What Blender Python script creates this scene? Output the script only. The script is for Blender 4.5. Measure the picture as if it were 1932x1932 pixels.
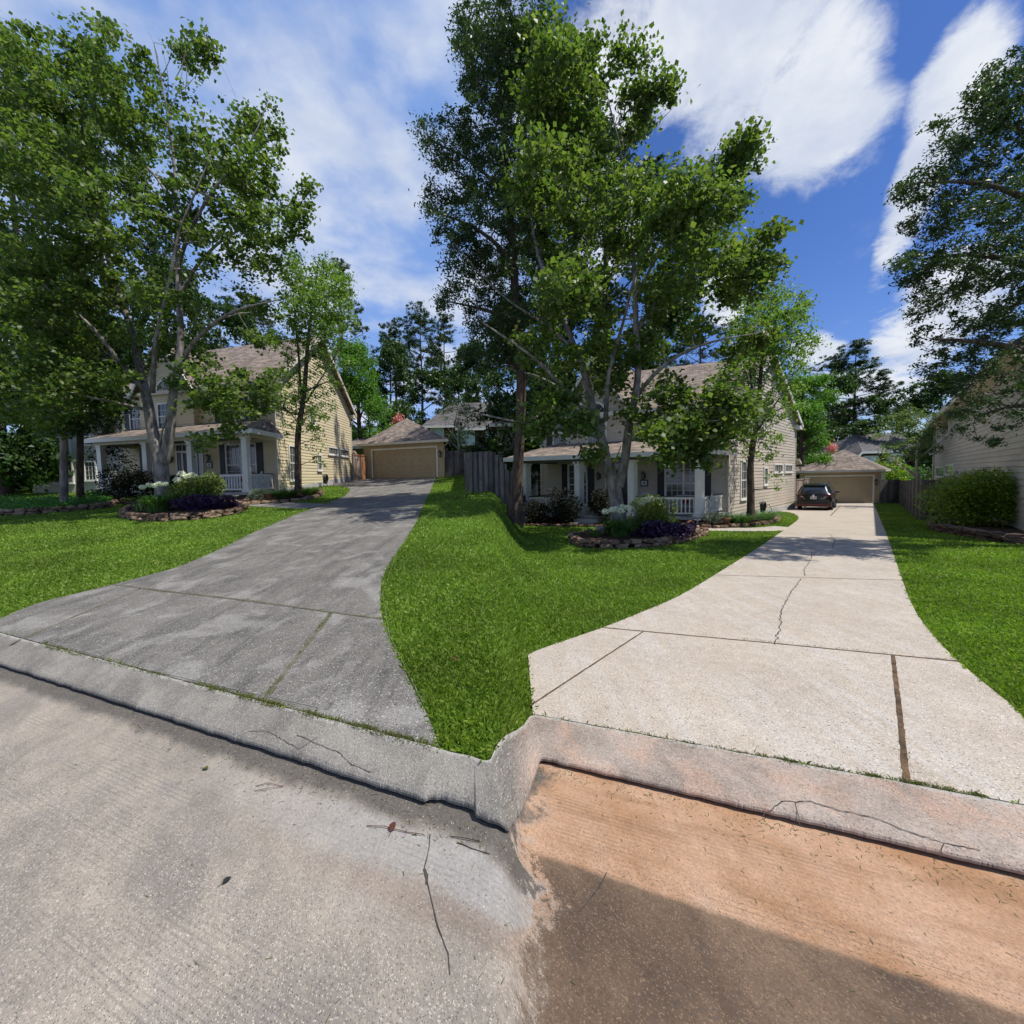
import bpy, bmesh, math, random
import numpy as np
from mathutils import Vector, Matrix, Euler
from mathutils.geometry import delaunay_2d_cdt

for o in list(bpy.data.objects):
    bpy.data.objects.remove(o)
SC = bpy.context.scene
COL = SC.collection
R = math.radians

# ------------------------------------------------------------------ camera
CAMZ = 1.65
FPX, W0 = 790.0, 1932.0            # focal length in pixels of a 1932 px wide picture
PITCH, ROLL, SHIFT = R(-3.0), 0.020, -0.0125
cam = bpy.data.cameras.new('camera')
cam_o = bpy.data.objects.new('camera', cam)
COL.objects.link(cam_o)
cam.sensor_width = 36.0
cam.lens = FPX / W0 * 36.0
cam.shift_y = SHIFT
cam.clip_start, cam.clip_end = 0.05, 3000
cam_o.location = (0, 0, CAMZ)
CR = Euler((R(90) + PITCH, 0, 0)).to_matrix() @ Matrix.Rotation(-ROLL, 3, 'Z')
cam_o.rotation_euler = CR.to_euler()
SC.camera = cam_o

# ------------------------------------------------------------------ sun, sky, exposure
SUN_V = Vector((0.90, -0.27, 1.75)).normalized()
sun = bpy.data.lights.new('sun', 'SUN')
sun.energy = 5.0
sun.angle = R(0.53)
sun.color = (1.0, 0.955, 0.87)
sun_o = bpy.data.objects.new('sun', sun)
COL.objects.link(sun_o)
sun_o.location = (20, -8, 40)
sun_o.rotation_euler = (-SUN_V).to_track_quat('-Z', 'Y').to_euler()
SUN_EL = math.asin(SUN_V.z)
SUN_AZ = math.atan2(SUN_V.x, SUN_V.y)

SC.view_settings.view_transform = 'Standard'
SC.view_settings.look = 'None'
SC.view_settings.exposure = 0.14
SC.view_settings.gamma = 1.0
SC.view_settings.use_curve_mapping = False
SC.cycles.max_bounces = 6
SC.cycles.diffuse_bounces = 3
SC.cycles.glossy_bounces = 2
SC.cycles.transmission_bounces = 3
SC.cycles.transparent_max_bounces = 6
SC.cycles.use_denoising = True

world = bpy.data.worlds.new('World')
SC.world = world
world.use_nodes = True


class NT:
    """small helper round a node tree"""
    def __init__(s, tree):
        s.t = tree
        s.n = tree.nodes
        s.l = tree.links

    def node(s, typ, **kw):
        x = s.n.new(typ)
        for k, v in kw.items():
            setattr(x, k, v)
        return x

    def link(s, a, b):
        s.l.new(a, b)

    def put(s, sock, v):
        if v is None:
            return
        if isinstance(v, bpy.types.NodeSocket):
            s.l.new(v, sock)
        elif isinstance(v, (tuple, list)) and len(v) == 3 and sock.type == 'RGBA':
            sock.default_value = (*v, 1)
        else:
            sock.default_value = v

    def math(s, op, a, b=None, c=None, clamp=False):
        x = s.n.new('ShaderNodeMath')
        x.operation = op
        x.use_clamp = clamp
        s.put(x.inputs[0], a)
        if b is not None:
            s.put(x.inputs[1], b)
        if c is not None:
            s.put(x.inputs[2], c)
        return x.outputs[0]

    def mix(s, f, a, b, typ='MIX'):
        x = s.n.new('ShaderNodeMixRGB')
        x.blend_type = typ
        s.put(x.inputs[0], f)
        s.put(x.inputs[1], a)
        s.put(x.inputs[2], b)
        return x.outputs[0]

    def smooth(s, v, lo, hi):
        x = s.n.new('ShaderNodeMapRange')
        x.interpolation_type = 'SMOOTHSTEP'
        s.put(x.inputs[0], v)
        x.inputs[1].default_value = lo
        x.inputs[2].default_value = hi
        x.inputs[3].default_value = 0
        x.inputs[4].default_value = 1
        return x.outputs[0]

    def noise(s, vec, scale, detail=4, rough=0.55, dist=0.0):
        x = s.n.new('ShaderNodeTexNoise')
        if vec is not None:
            s.l.new(vec, x.inputs['Vector'])
        x.inputs['Scale'].default_value = scale
        x.inputs['Detail'].default_value = detail
        x.inputs['Roughness'].default_value = rough
        x.inputs['Distortion'].default_value = dist
        return x.outputs[0]

    def voro(s, vec, scale, feature='F1', out=0):
        x = s.n.new('ShaderNodeTexVoronoi')
        x.feature = feature
        if vec is not None:
            s.l.new(vec, x.inputs['Vector'])
        x.inputs['Scale'].default_value = scale
        return x.outputs[out]

    def ramp(s, f, stops):
        x = s.n.new('ShaderNodeValToRGB')
        e = x.color_ramp.elements
        while len(e) < len(stops):
            e.new(0.5)
        for i, (p, c) in enumerate(stops):
            e[i].position = p
            e[i].color = (*c, 1)
        s.l.new(f, x.inputs[0])
        return x.outputs[0]

    def mapping(s, vec, scale=(1, 1, 1), loc=(0, 0, 0)):
        x = s.n.new('ShaderNodeMapping')
        s.l.new(vec, x.inputs[0])
        x.inputs['Scale'].default_value = scale
        x.inputs['Location'].default_value = loc
        return x.outputs[0]


def build_world():
    N = NT(world.node_tree)
    bg = world.node_tree.nodes['Background']
    sky = N.node('ShaderNodeTexSky')
    sky.sky_type = 'NISHITA'
    sky.sun_disc = False
    sky.sun_elevation = SUN_EL
    sky.sun_rotation = SUN_AZ
    sky.air_density = 1.0
    sky.dust_density = 0.3
    sky.ozone_density = 2.5
    tc = N.node('ShaderNodeTexCoord')
    sep = N.node('ShaderNodeSeparateXYZ')
    N.link(tc.outputs['Generated'], sep.inputs[0])
    X, Y, Z = sep.outputs
    # a flat cloud deck: direction / height above the horizon
    zz = N.math('ADD', Z, 0.22)
    zz = N.math('MAXIMUM', zz, 0.05)
    comb = N.node('ShaderNodeCombineXYZ')
    N.link(N.math('DIVIDE', X, zz), comb.inputs[0])
    N.link(N.math('DIVIDE', Y, zz), comb.inputs[1])
    deck = comb.outputs[0]
    n_soft = N.noise(deck, 2.6, 6, 0.46, 0.15)
    n_fine = N.noise(N.mapping(deck, (1, 1, 1), (3.1, 1.7, 0)), 5.0, 7, 0.58, 0.2)
    # bearing and height of the direction (a = tan bearing)
    yc = N.math('MAXIMUM', Y, 0.02)
    a = N.math('DIVIDE', X, yc)
    b = N.math('DIVIDE', Z, yc)
    warp1 = N.noise(N.mapping(deck, (1, 1, 1), (7.3, 2.1, 0)), 3.2, 6, 0.6, 0.3)
    wv = N.math('MULTIPLY', N.math('SUBTRACT', warp1, 0.5), 1.9)

    def blob(a0, b0, ra, rb, rot=0.0):
        da = N.math('SUBTRACT', a, a0)
        db = N.math('SUBTRACT', b, b0)
        c, s_ = math.cos(rot), math.sin(rot)
        u = N.math('ADD', N.math('MULTIPLY', da, c / ra), N.math('MULTIPLY', db, s_ / ra))
        v = N.math('ADD', N.math('MULTIPLY', da, -s_ / rb), N.math('MULTIPLY', db, c / rb))
        d = N.math('ADD', N.math('MULTIPLY', u, u), N.math('MULTIPLY', v, v))
        return N.math('SUBTRACT', 1.0, d)
    cum = None
    for p in [(0.52, 0.97, 0.36, 0.27, 0.0), (0.68, 0.83, 0.22, 0.20, 0.5), (0.97, 0.72, 0.06, 0.30, -0.35), (1.05, 0.88, 0.10, 0.22, -0.5), (0.22, 0.60, 0.12, 0.16, 0.3),
              (0.96, 0.30, 0.13, 0.10, 0.5), (1.06, 0.42, 0.16, 0.11, 0.3), (0.50, 0.42, 0.06, 0.10, 0.2), (0.86, 0.19, 0.20, 0.06, 0.0),
              (0.18, 0.86, 0.2, 0.16, 0.0), (0.72, 0.28, 0.08, 0.05, 0.0)]:
        q = blob(*p)
        cum = q if cum is None else N.math('MAXIMUM', cum, q)
    wv2 = N.math('MULTIPLY', N.math('SUBTRACT', N.noise(N.mapping(deck, (1, 1, 1), (1.3, 5.1, 0)), 9.0, 8, 0.68, 0.4), 0.5), 1.5)
    cum = N.math('ADD', N.math('ADD', cum, wv), wv2)
    m_c = N.smooth(cum, -0.10, 0.75)
    # broken thin cloud over the left of the view
    left = N.smooth(a, 0.16, -0.10)
    cov = N.math('ADD', n_soft, N.math('MULTIPLY', N.math('SUBTRACT', n_fine, 0.5), 0.35))
    m_l = N.math('MULTIPLY', N.smooth(cov, 0.38, 0.64), left)
    thin = N.math('MULTIPLY', N.smooth(n_fine, 0.62, 0.8), 0.12)
    m = N.math('MAXIMUM', N.math('MULTIPLY', m_c, 0.97), N.math('MAXIMUM', N.math('MULTIPLY', m_l, 0.82), thin))
    shade = N.noise(N.mapping(deck, (1, 1, 1), (1.1, 9.7, 0)), 3.5, 6, 0.6, 0.2)
    ccol = N.mix(N.smooth(shade, 0.35, 0.68), (6.6, 7.3, 8.8), (9.0, 9.4, 10.0))
    hsv = N.node('ShaderNodeHueSaturation')
    hsv.inputs['Saturation'].default_value = 1.22
    hsv.inputs['Value'].default_value = 1.0
    N.link(sky.outputs[0], hsv.inputs['Color'])
    blue = N.mix(1.0, hsv.outputs[0], (1.12, 1.08, 1.42), 'MULTIPLY')
    hazed = N.mix(N.math('MULTIPLY', left, 0.55), blue, (3.5, 5.8, 11.0))
    out = N.mix(m, hazed, ccol)
    N.link(out, bg.inputs['Color'])
    bg.inputs['Strength'].default_value = 0.085


build_world()

# ------------------------------------------------------------------ ground model and picture measurements
def ray(px, py):
    xc = (px - 966.0) / FPX
    yc = (966.0 - py) / FPX + SHIFT * W0 / FPX
    return CR @ Vector((xc, yc, -1.0))


def at(px, py, Y):
    """the point seen at that place of the photograph, Y metres ahead"""
    d = ray(px, py)
    return Vector((0, 0, CAMZ)) + d * (Y / d.y)


def sstep(t):
    t = np.clip(t, 0, 1)
    return t * t * (3 - 2 * t)


def zg(X, Y, drop=0.0):
    """height of the land: the left lot climbs gently, the right lot falls gently"""
    X = np.asarray(X, dtype=float)
    Y = np.asarray(Y, dtype=float)
    Xc = np.clip(X, -26, 45)
    Yc = np.clip(Y, -3, 36)
    Xs = np.clip(Xc, -26, 0.5)
    zl = 0.0655 * Yc + 0.048 * np.where(Xs > -7, Xs, -7 + (Xs + 7) * 0.25)
    zr = -0.0300 * Yc
    t = sstep((X / np.maximum(Y, 1.0) + 0.055) / 0.09)
    return zl * (1 - t) + zr * t - drop


def zgf(x, y, drop=0.0):
    return float(zg(x, y, drop))


def gp(px, py, drop=0.0, extra=0.0):
    """the ground point seen at that place of the photograph"""
    d = ray(px, py)
    d = d / d.y
    lo, hi = 0.3, 60.0
    f = lambda Y: CAMZ + d.z * Y - zgf(d.x * Y, Y, drop)
    for _ in range(60):
        mid = (lo + hi) / 2
        if f(mid) > 0:
            lo = mid
        else:
            hi = mid
    Y = (lo + hi) / 2
    return Vector((d.x * Y, Y, zgf(d.x * Y, Y, drop) + extra))


# ------------------------------------------------------------------ materials
MATS = {}


def new_mat(name):
    m = bpy.data.materials.new(name)
    m.use_nodes = True
    N = NT(m.node_tree)
    p = m.node_tree.nodes['Principled BSDF']
    MATS[name] = m
    return m, N, p


def setp(p, rough=0.6, spec=0.5, metal=0.0, coat=0.0):
    p.inputs['Roughness'].default_value = rough
    p.inputs['Specular IOR Level'].default_value = spec
    p.inputs['Metallic'].default_value = metal
    p.inputs['Coat Weight'].default_value = coat


def bump(N, p, h, strength=0.3, dist=0.01):
    b = N.node('ShaderNodeBump')
    b.inputs['Strength'].default_value = strength
    b.inputs['Distance'].default_value = dist
    N.link(h, b.inputs['Height'])
    N.link(b.outputs[0], p.inputs['Normal'])


def simple(name, c1, c2=None, scale=8.0, rough=0.6, spec=0.4, metal=0.0, bmp=0.0, bscale=40.0, stretch=(1, 1, 1), coat=0.0, coord='Object', lo=0.35, hi=0.65):
    m, N, p = new_mat(name)
    setp(p, rough, spec, metal, coat)
    c2 = c2 or tuple(x * 0.8 for x in c1)
    tc = N.node('ShaderNodeTexCoord')
    v = N.mapping(tc.outputs[coord], stretch)
    n = N.noise(v, scale, 6, 0.6)
    N.link(N.mix(N.smooth(n, lo, hi), c2, c1), p.inputs['Base Color'])
    if bmp:
        bump(N, p, N.noise(v, bscale, 4, 0.6), bmp, 0.01)
    return m


def leafmat(name, c1, c2, c3, trans=0.35, rough=0.45, spec=0.35, var=0.9):
    m, N, p = new_mat(name)
    setp(p, rough, spec)
    geo = N.node('ShaderNodeNewGeometry')
    rnd = geo.outputs['Random Per Island']
    col = N.ramp(rnd, [(0.0, c1), (0.5, c2), (1.0, c3)])
    tc = N.node('ShaderNodeTexCoord')
    n = N.noise(tc.outputs['Object'], 0.7, 3, 0.5)
    n2 = N.math('MULTIPLY_ADD', n, var, 1.0 - var / 2)
    col = N.mix(1.0, col, n2, 'MULTIPLY')
    N.link(col, p.inputs['Base Color'])
    tr = N.node('ShaderNodeBsdfTranslucent')
    N.link(N.mix(1.0, col, (1.35, 1.5, 0.6), 'MULTIPLY'), tr.inputs['Color'])
    ms = N.node('ShaderNodeMixShader')
    ms.inputs[0].default_value = trans
    N.link(p.outputs[0], ms.inputs[1])
    N.link(tr.outputs[0], ms.inputs[2])
    N.link(ms.outputs[0], m.node_tree.nodes['Material Output'].inputs[0])
    return m


def uvsock(N):
    return N.node('ShaderNodeTexCoord').outputs['UV']


# leaves
leafmat('maple_leaf', (0.062, 0.115, 0.026), (0.100, 0.160, 0.038), (0.175, 0.220, 0.062), 0.48)
leafmat('birch_leaf', (0.09, 0.165, 0.033), (0.140, 0.235, 0.048), (0.20, 0.29, 0.068), 0.50)
leafmat('oak_leaf', (0.026, 0.054, 0.022), (0.044, 0.082, 0.028), (0.075, 0.120, 0.038), 0.28)
leafmat('willow_leaf', (0.070, 0.170, 0.028), (0.110, 0.240, 0.040), (0.150, 0.290, 0.050), 0.45)
leafmat('forest_leaf', (0.025, 0.058, 0.018), (0.042, 0.088, 0.024), (0.075, 0.130, 0.032), 0.3)
leafmat('pine_needle', (0.020, 0.048, 0.018), (0.034, 0.070, 0.026), (0.060, 0.100, 0.036), 0.2)
leafmat('myrtle_leaf', (0.070, 0.120, 0.030), (0.110, 0.170, 0.045), (0.160, 0.220, 0.070), 0.4)
leafmat('grass_blade', (0.105, 0.190, 0.017), (0.160, 0.262, 0.026), (0.260, 0.325, 0.065), 0.38, 0.5, 0.3, 1.5)
leafmat('weed_blade', (0.06, 0.085, 0.015), (0.10, 0.13, 0.025), (0.16, 0.15, 0.05), 0.3, 0.6, 0.2)
leafmat('ground_cover_leaf', (0.050, 0.160, 0.030), (0.080, 0.230, 0.040), (0.130, 0.320, 0.060), 0.35)
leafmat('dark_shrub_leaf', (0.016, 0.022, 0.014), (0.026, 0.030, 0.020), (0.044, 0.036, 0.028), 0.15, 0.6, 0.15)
leafmat('bright_shrub_leaf', (0.120, 0.180, 0.030), (0.200, 0.260, 0.050), (0.330, 0.380, 0.110), 0.35)
leafmat('round_bush_leaf', (0.08, 0.14, 0.020), (0.17, 0.26, 0.028), (0.32, 0.42, 0.045), 0.40)
leafmat('purple_leaf', (0.040, 0.022, 0.060), (0.070, 0.035, 0.100), (0.120, 0.060, 0.150), 0.2)
leafmat('strap_leaf', (0.040, 0.100, 0.020), (0.060, 0.150, 0.030), (0.110, 0.200, 0.050), 0.3)
leafmat('grey_herb_leaf', (0.120, 0.160, 0.110), (0.170, 0.220, 0.150), (0.240, 0.290, 0.210), 0.2)
leafmat('white_petal', (0.80, 0.80, 0.74), (0.86, 0.86, 0.81), (0.90, 0.90, 0.87), 0.3)
leafmat('pink_petal', (0.55, 0.16, 0.20), (0.68, 0.26, 0.30), (0.75, 0.40, 0.42), 0.3)
simple('bark_grey', (0.30, 0.27, 0.24), (0.12, 0.10, 0.085), 6.0, 0.9, 0.2, bmp=0.7, bscale=30, stretch=(1, 1, 0.35))
simple('bark_brown', (0.12, 0.085, 0.062), (0.05, 0.036, 0.028), 9.0, 0.9, 0.2, bmp=0.7, bscale=40, stretch=(1, 1, 0.3))
simple('bark_pale', (0.50, 0.46, 0.40), (0.30, 0.26, 0.22), 7.0, 0.8, 0.2, bmp=0.3, bscale=30)
# building materials
simple('siding_sunlit', (0.68, 0.58, 0.375), (0.60, 0.51, 0.33), 1.1, 0.6, 0.3, bmp=0.08, bscale=60, stretch=(0.4, 0.4, 2))  # same paint as the other house, sunlight warmed and brightened into the colour
simple('siding_dim', (0.56, 0.495, 0.405), (0.48, 0.42, 0.345), 1.1, 0.6, 0.3, bmp=0.08, bscale=60, stretch=(0.4, 0.4, 2))  # same paint again, greyed in the colour to stand for weaker sun
simple('siding_neighbour', (0.50, 0.47, 0.41), (0.43, 0.40, 0.35), 1.1, 0.6, 0.3, stretch=(0.4, 0.4, 2))
simple('garage_tan', (0.44, 0.345, 0.21), (0.41, 0.32, 0.195), 1.5, 0.5, 0.4)
simple('garage_tan_clean', (0.47, 0.375, 0.245), (0.44, 0.35, 0.225), 1.5, 0.5, 0.4)
simple('trim_white', (0.78, 0.76, 0.70), (0.70, 0.68, 0.62), 3.0, 0.45, 0.4)
simple('trim_cream', (0.66, 0.60, 0.47), (0.60, 0.54, 0.42), 3.0, 0.5, 0.4)
simple('shutter_black', (0.010, 0.010, 0.012), (0.016, 0.016, 0.018), 4.0, 0.4, 0.4)
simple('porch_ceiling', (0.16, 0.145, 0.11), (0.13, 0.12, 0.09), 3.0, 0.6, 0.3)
simple('foundation', (0.46, 0.45, 0.42), (0.36, 0.35, 0.33), 5.0, 0.85, 0.2, bmp=0.2)
simple('door_dark', (0.022, 0.016, 0.014), (0.03, 0.022, 0.018), 3.0, 0.35, 0.5)
simple('gutter_metal', (0.62, 0.58, 0.48), (0.56, 0.52, 0.43), 3.0, 0.35, 0.5)
simple('black_metal', (0.015, 0.014, 0.013), (0.03, 0.026, 0.022), 20, 0.5, 0.5)
simple('wicker_white', (0.72, 0.72, 0.70), (0.45, 0.45, 0.44), 60.0, 0.6, 0.3, bmp=0.5, bscale=90)
simple('cushion_red', (0.42, 0.012, 0.016), (0.34, 0.01, 0.014), 12, 0.85, 0.2)
simple('terracotta', (0.45, 0.22, 0.13), (0.36, 0.17, 0.10), 9, 0.85, 0.2)
simple('pot_grey', (0.40, 0.40, 0.38), (0.28, 0.28, 0.27), 12, 0.8, 0.2)
simple('hose_black', (0.012, 0.012, 0.013), (0.03, 0.03, 0.03), 20, 0.4, 0.5)
simple('brick_dark', (0.10, 0.045, 0.035), (0.07, 0.032, 0.028), 3.0, 0.8, 0.3)
simple('stucco_pale', (0.52, 0.49, 0.42), (0.46, 0.43, 0.37), 2.0, 0.85, 0.2)
simple('soil', (0.075, 0.045, 0.030), (0.035, 0.022, 0.016), 14, 0.95, 0.1, bmp=0.8, bscale=60)
simple('lantern_glass', (0.25, 0.24, 0.20), (0.2, 0.2, 0.17), 5, 0.2, 0.5)
simple('plaque_white', (0.7, 0.7, 0.68), None, 5, 0.5, 0.3)
simple('dry_leaf', (0.10, 0.028, 0.015), (0.06, 0.02, 0.012), 30, 0.7, 0.3)
simple('dry_twig', (0.16, 0.075, 0.05), (0.10, 0.05, 0.035), 30, 0.8, 0.2)
simple('dark_litter', (0.035, 0.032, 0.03), (0.02, 0.02, 0.02), 30, 0.9, 0.2)
simple('crack_dark', (0.075, 0.066, 0.056), (0.03, 0.027, 0.024), 30, 0.95, 0.1)
simple('joint_moss', (0.085, 0.085, 0.050), (0.16, 0.145, 0.115), 9, 0.95, 0.1, bmp=0.5)
simple('joint_brown', (0.15, 0.095, 0.058), (0.055, 0.040, 0.028), 9, 0.95, 0.1, bmp=0.5)
simple('joint_faint', (0.26, 0.25, 0.225), (0.17, 0.165, 0.15), 9, 0.95, 0.1)
simple('car_paint', (0.004, 0.004, 0.005), (0.005, 0.005, 0.006), 3, 0.30, 0.35, coat=0.45)
simple('car_plastic', (0.018, 0.018, 0.018), (0.024, 0.024, 0.024), 30, 0.6, 0.4)
simple('car_red_trim', (0.20, 0.018, 0.016), (0.16, 0.015, 0.014), 30, 0.4, 0.5)
simple('tyre_rubber', (0.014, 0.014, 0.014), (0.02, 0.02, 0.02), 30, 0.85, 0.2)
simple('rim_metal', (0.20, 0.20, 0.21), (0.16, 0.16, 0.17), 10, 0.35, 0.5, metal=0.8)
simple('tail_red', (0.38, 0.010, 0.010), (0.30, 0.008, 0.008), 20, 0.15, 0.6, coat=1.0)
simple('lens_clear', (0.55, 0.53, 0.52), (0.45, 0.44, 0.44), 20, 0.15, 0.6)
simple('chrome', (0.65, 0.65, 0.66), (0.6, 0.6, 0.6), 20, 0.15, 0.6, metal=1.0)
simple('plate_white', (0.62, 0.64, 0.66), None, 20, 0.4, 0.4)
simple('plate_ink', (0.02, 0.03, 0.10), None, 20, 0.5, 0.4)


def glassmat(name, base=(0.030, 0.036, 0.040), rough=0.04):
    m, N, p = new_mat(name)
    setp(p, rough, 0.9)
    tc = N.node('ShaderNodeTexCoord')
    n = N.noise(tc.outputs['Object'], 1.3, 3, 0.5)
    N.link(N.mix(n, base, tuple(x * 2.2 for x in base)), p.inputs['Base Color'])
    return m


glassmat('window_glass')
glassmat('blind_glass', (0.055, 0.055, 0.05), 0.10)
glassmat('sky_glass', (0.30, 0.37, 0.40), 0.08)


def roofmat(name, c1, c2, c3):
    m, N, p = new_mat(name)
    setp(p, 0.9, 0.2)
    uv = uvsock(N)
    br = N.node('ShaderNodeTexBrick')
    N.link(uv, br.inputs['Vector'])
    br.inputs['Scale'].default_value = 1.0
    br.inputs['Brick Width'].default_value = 0.30
    br.inputs['Row Height'].default_value = 0.14
    br.inputs['Mortar Size'].default_value = 0.008
    br.inputs['Bias'].default_value = 0.0
    N.put(br.inputs['Color1'], c1)
    N.put(br.inputs['Color2'], c2)
    N.put(br.inputs['Mortar'], tuple(x * 0.45 for x in c2))
    v = N.voro(N.mapping(uv, (3.3, 7.1, 1)), 1.0, 'F1', 1)
    sepc = N.node('ShaderNodeSeparateColor')
    N.link(v, sepc.inputs[0])
    col = N.mix(N.smooth(sepc.outputs[0], 0.45, 0.75), br.outputs[0], c3)
    n = N.noise(uv, 0.6, 5, 0.6)
    col = N.mix(1.0, col, N.math('MULTIPLY_ADD', n, 0.5, 0.75), 'MULTIPLY')
    N.link(col, p.inputs['Base Color'])
    bump(N, p, N.math('ADD', br.outputs['Fac'], N.noise(uv, 90, 3)), -0.35, 0.012)
    return m


roofmat('shingle_brown', (0.190, 0.152, 0.126), (0.140, 0.112, 0.094), (0.25, 0.205, 0.172))
roofmat('shingle_grey', (0.105, 0.10, 0.098), (0.085, 0.08, 0.08), (0.135, 0.13, 0.125))


def woodmat(name, c1, c2, c3, rough=0.85):
    m, N, p = new_mat(name)
    setp(p, rough, 0.2)
    tc = N.node('ShaderNodeTexCoord')
    geo = N.node('ShaderNodeNewGeometry')
    v = N.mapping(tc.outputs['Object'], (9, 9, 0.8))
    n = N.noise(v, 3.0, 6, 0.65, 0.4)
    n2 = N.noise(tc.outputs['Object'], 1.6, 4, 0.6)
    col = N.ramp(n, [(0.3, c1), (0.5, c2), (0.72, c3)])
    col = N.mix(1.0, col, N.math('MULTIPLY_ADD', geo.outputs['Random Per Island'], 0.7, 0.6), 'MULTIPLY')
    col = N.mix(N.math('MULTIPLY', N.smooth(n2, 0.5, 0.72), 0.6), col, tuple(x * 0.45 for x in c1))
    N.link(col, p.inputs['Base Color'])
    bump(N, p, n, 0.5, 0.01)
    return m


woodmat('fence_wood', (0.085, 0.075, 0.068), (0.145, 0.13, 0.115), (0.22, 0.20, 0.18))
woodmat('gate_wood_red', (0.16, 0.060, 0.030), (0.33, 0.14, 0.060), (0.48, 0.30, 0.20))
woodmat('gate_wood_grey', (0.13, 0.09, 0.07), (0.26, 0.20, 0.165), (0.40, 0.34, 0.29))


def stonemat(name, c1, c2, c3):
    m, N, p = new_mat(name)
    setp(p, 0.9, 0.2)
    geo = N.node('ShaderNodeNewGeometry')
    oi = N.node('ShaderNodeObjectInfo')
    tc = N.node('ShaderNodeTexCoord')
    col = N.ramp(oi.outputs['Random'], [(0.0, c1), (0.5, c2), (1.0, c3)])
    n = N.noise(tc.outputs['Object'], 9, 6, 0.65)
    col = N.mix(1.0, col, N.math('MULTIPLY_ADD', n, 1.1, 0.45), 'MULTIPLY')
    N.link(col, p.inputs['Base Color'])
    bump(N, p, N.noise(tc.outputs['Object'], 26, 5, 0.65), 0.8, 0.02)
    return m


stonemat('border_stone', (0.125, 0.078, 0.055), (0.20, 0.130, 0.088), (0.30, 0.215, 0.145))
stonemat('border_stone_dark', (0.10, 0.065, 0.05), (0.15, 0.095, 0.07), (0.20, 0.13, 0.10))


def concrete(name, base, dark, light, speck_d, speck_l, mott=1.3, speckle=0.5, stain=None, streak=None, rough=0.85, fine=210.0):
    """exposed-aggregate concrete; UV is in metres (u along the street, v into the lot)"""
    m, N, p = new_mat(name)
    setp(p, rough, 0.25)
    uv = uvsock(N)
    big = N.noise(uv, mott, 10, 0.74, 0.2)
    col = N.mix(N.smooth(big, 0.30, 0.52), dark, base)
    col = N.mix(N.smooth(big, 0.50, 0.74), col, light)
    if streak:
        st = N.noise(N.mapping(uv, (2.6, 0.30, 1)), 1.9, 8, 0.70, 0.5)
        col = N.mix(N.math('MULTIPLY', N.smooth(st, 0.47, 0.62), streak[1]), col, streak[0])
    if stain:
        s2 = N.noise(N.mapping(uv, (1, 1, 1), (5, 3, 0)), stain[1], 6, 0.6, 0.5)
        col = N.mix(N.math('MULTIPLY', N.smooth(s2, 0.50, 0.64), stain[2]), col, stain[0])
    # pebbles and pits
    vr = N.voro(uv, fine, 'F1', 1)
    sc = N.node('ShaderNodeSeparateColor')
    N.link(vr, sc.inputs[0])
    vd = N.voro(uv, fine, 'F1', 0)
    core = N.smooth(vd, 0.55, 0.25)
    fl = N.math('MULTIPLY', N.math('MULTIPLY', N.smooth(sc.outputs[0], 0.72, 0.85), core), speckle)
    fd = N.math('MULTIPLY', N.math('MULTIPLY', N.smooth(sc.outputs[1], 0.72, 0.85), core), speckle)
    col = N.mix(fl, col, speck_l)
    col = N.mix(fd, col, speck_d)
    v2 = N.voro(N.mapping(uv, (1, 1, 1), (9.3, 4.4, 0)), fine * 0.42, 'F1', 1)
    sc2 = N.node('ShaderNodeSeparateColor')
    N.link(v2, sc2.inputs[0])
    v2d = N.voro(N.mapping(uv, (1, 1, 1), (9.3, 4.4, 0)), fine * 0.42, 'F1', 0)
    core2 = N.smooth(v2d, 0.42, 0.22)
    col = N.mix(N.math('MULTIPLY', N.math('MULTIPLY', N.smooth(sc2.outputs[0], 0.86, 0.92), core2), speckle * 1.1), col, speck_l)
    col = N.mix(N.math('MULTIPLY', N.math('MULTIPLY', N.smooth(sc2.outputs[1], 0.86, 0.92), core2), speckle * 1.1), col, speck_d)
    gr = N.noise(uv, 60, 4, 0.7)
    col = N.mix(1.0, col, N.math('MULTIPLY_ADD', gr, 1.0, 0.5), 'MULTIPLY')
    md = N.noise(N.mapping(uv, (1, 1, 1), (4, 4, 0)), 9, 6, 0.7)
    col = N.mix(1.0, col, N.math('MULTIPLY_ADD', md, 0.5, 0.75), 'MULTIPLY')
    N.link(col, p.inputs['Base Color'])
    bump(N, p, N.math('ADD', vd, N.math('MULTIPLY', N.noise(uv, 35, 5, 0.7), 2.0)), 0.22, 0.004)
    return m


concrete('drive_stained', (0.141, 0.131, 0.114), (0.083, 0.077, 0.067), (0.211, 0.198, 0.175), (0.03, 0.03, 0.03), (0.42, 0.40, 0.37),
         1.3, 1.0, fine=150.0, streak=((0.068, 0.065, 0.060), 0.6), stain=((0.27, 0.255, 0.232), 1.7, 0.6))
concrete('drive_clean', (0.394, 0.337, 0.271), (0.333, 0.283, 0.224), (0.471, 0.414, 0.344), (0.12, 0.105, 0.095), (0.60, 0.56, 0.50),
         1.1, 0.95, fine=150.0, stain=((0.36, 0.305, 0.245), 0.8, 0.55), streak=((0.43, 0.395, 0.355), 0.6))
concrete('walk_grey', (0.20, 0.19, 0.175), (0.15, 0.145, 0.132), (0.26, 0.25, 0.23), (0.1, 0.1, 0.1), (0.5, 0.5, 0.48), 1.5, 0.4)
concrete('walk_clean', (0.40, 0.36, 0.31), (0.35, 0.31, 0.265), (0.46, 0.42, 0.37), (0.2, 0.18, 0.16), (0.78, 0.75, 0.7), 1.5, 0.4)


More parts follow.
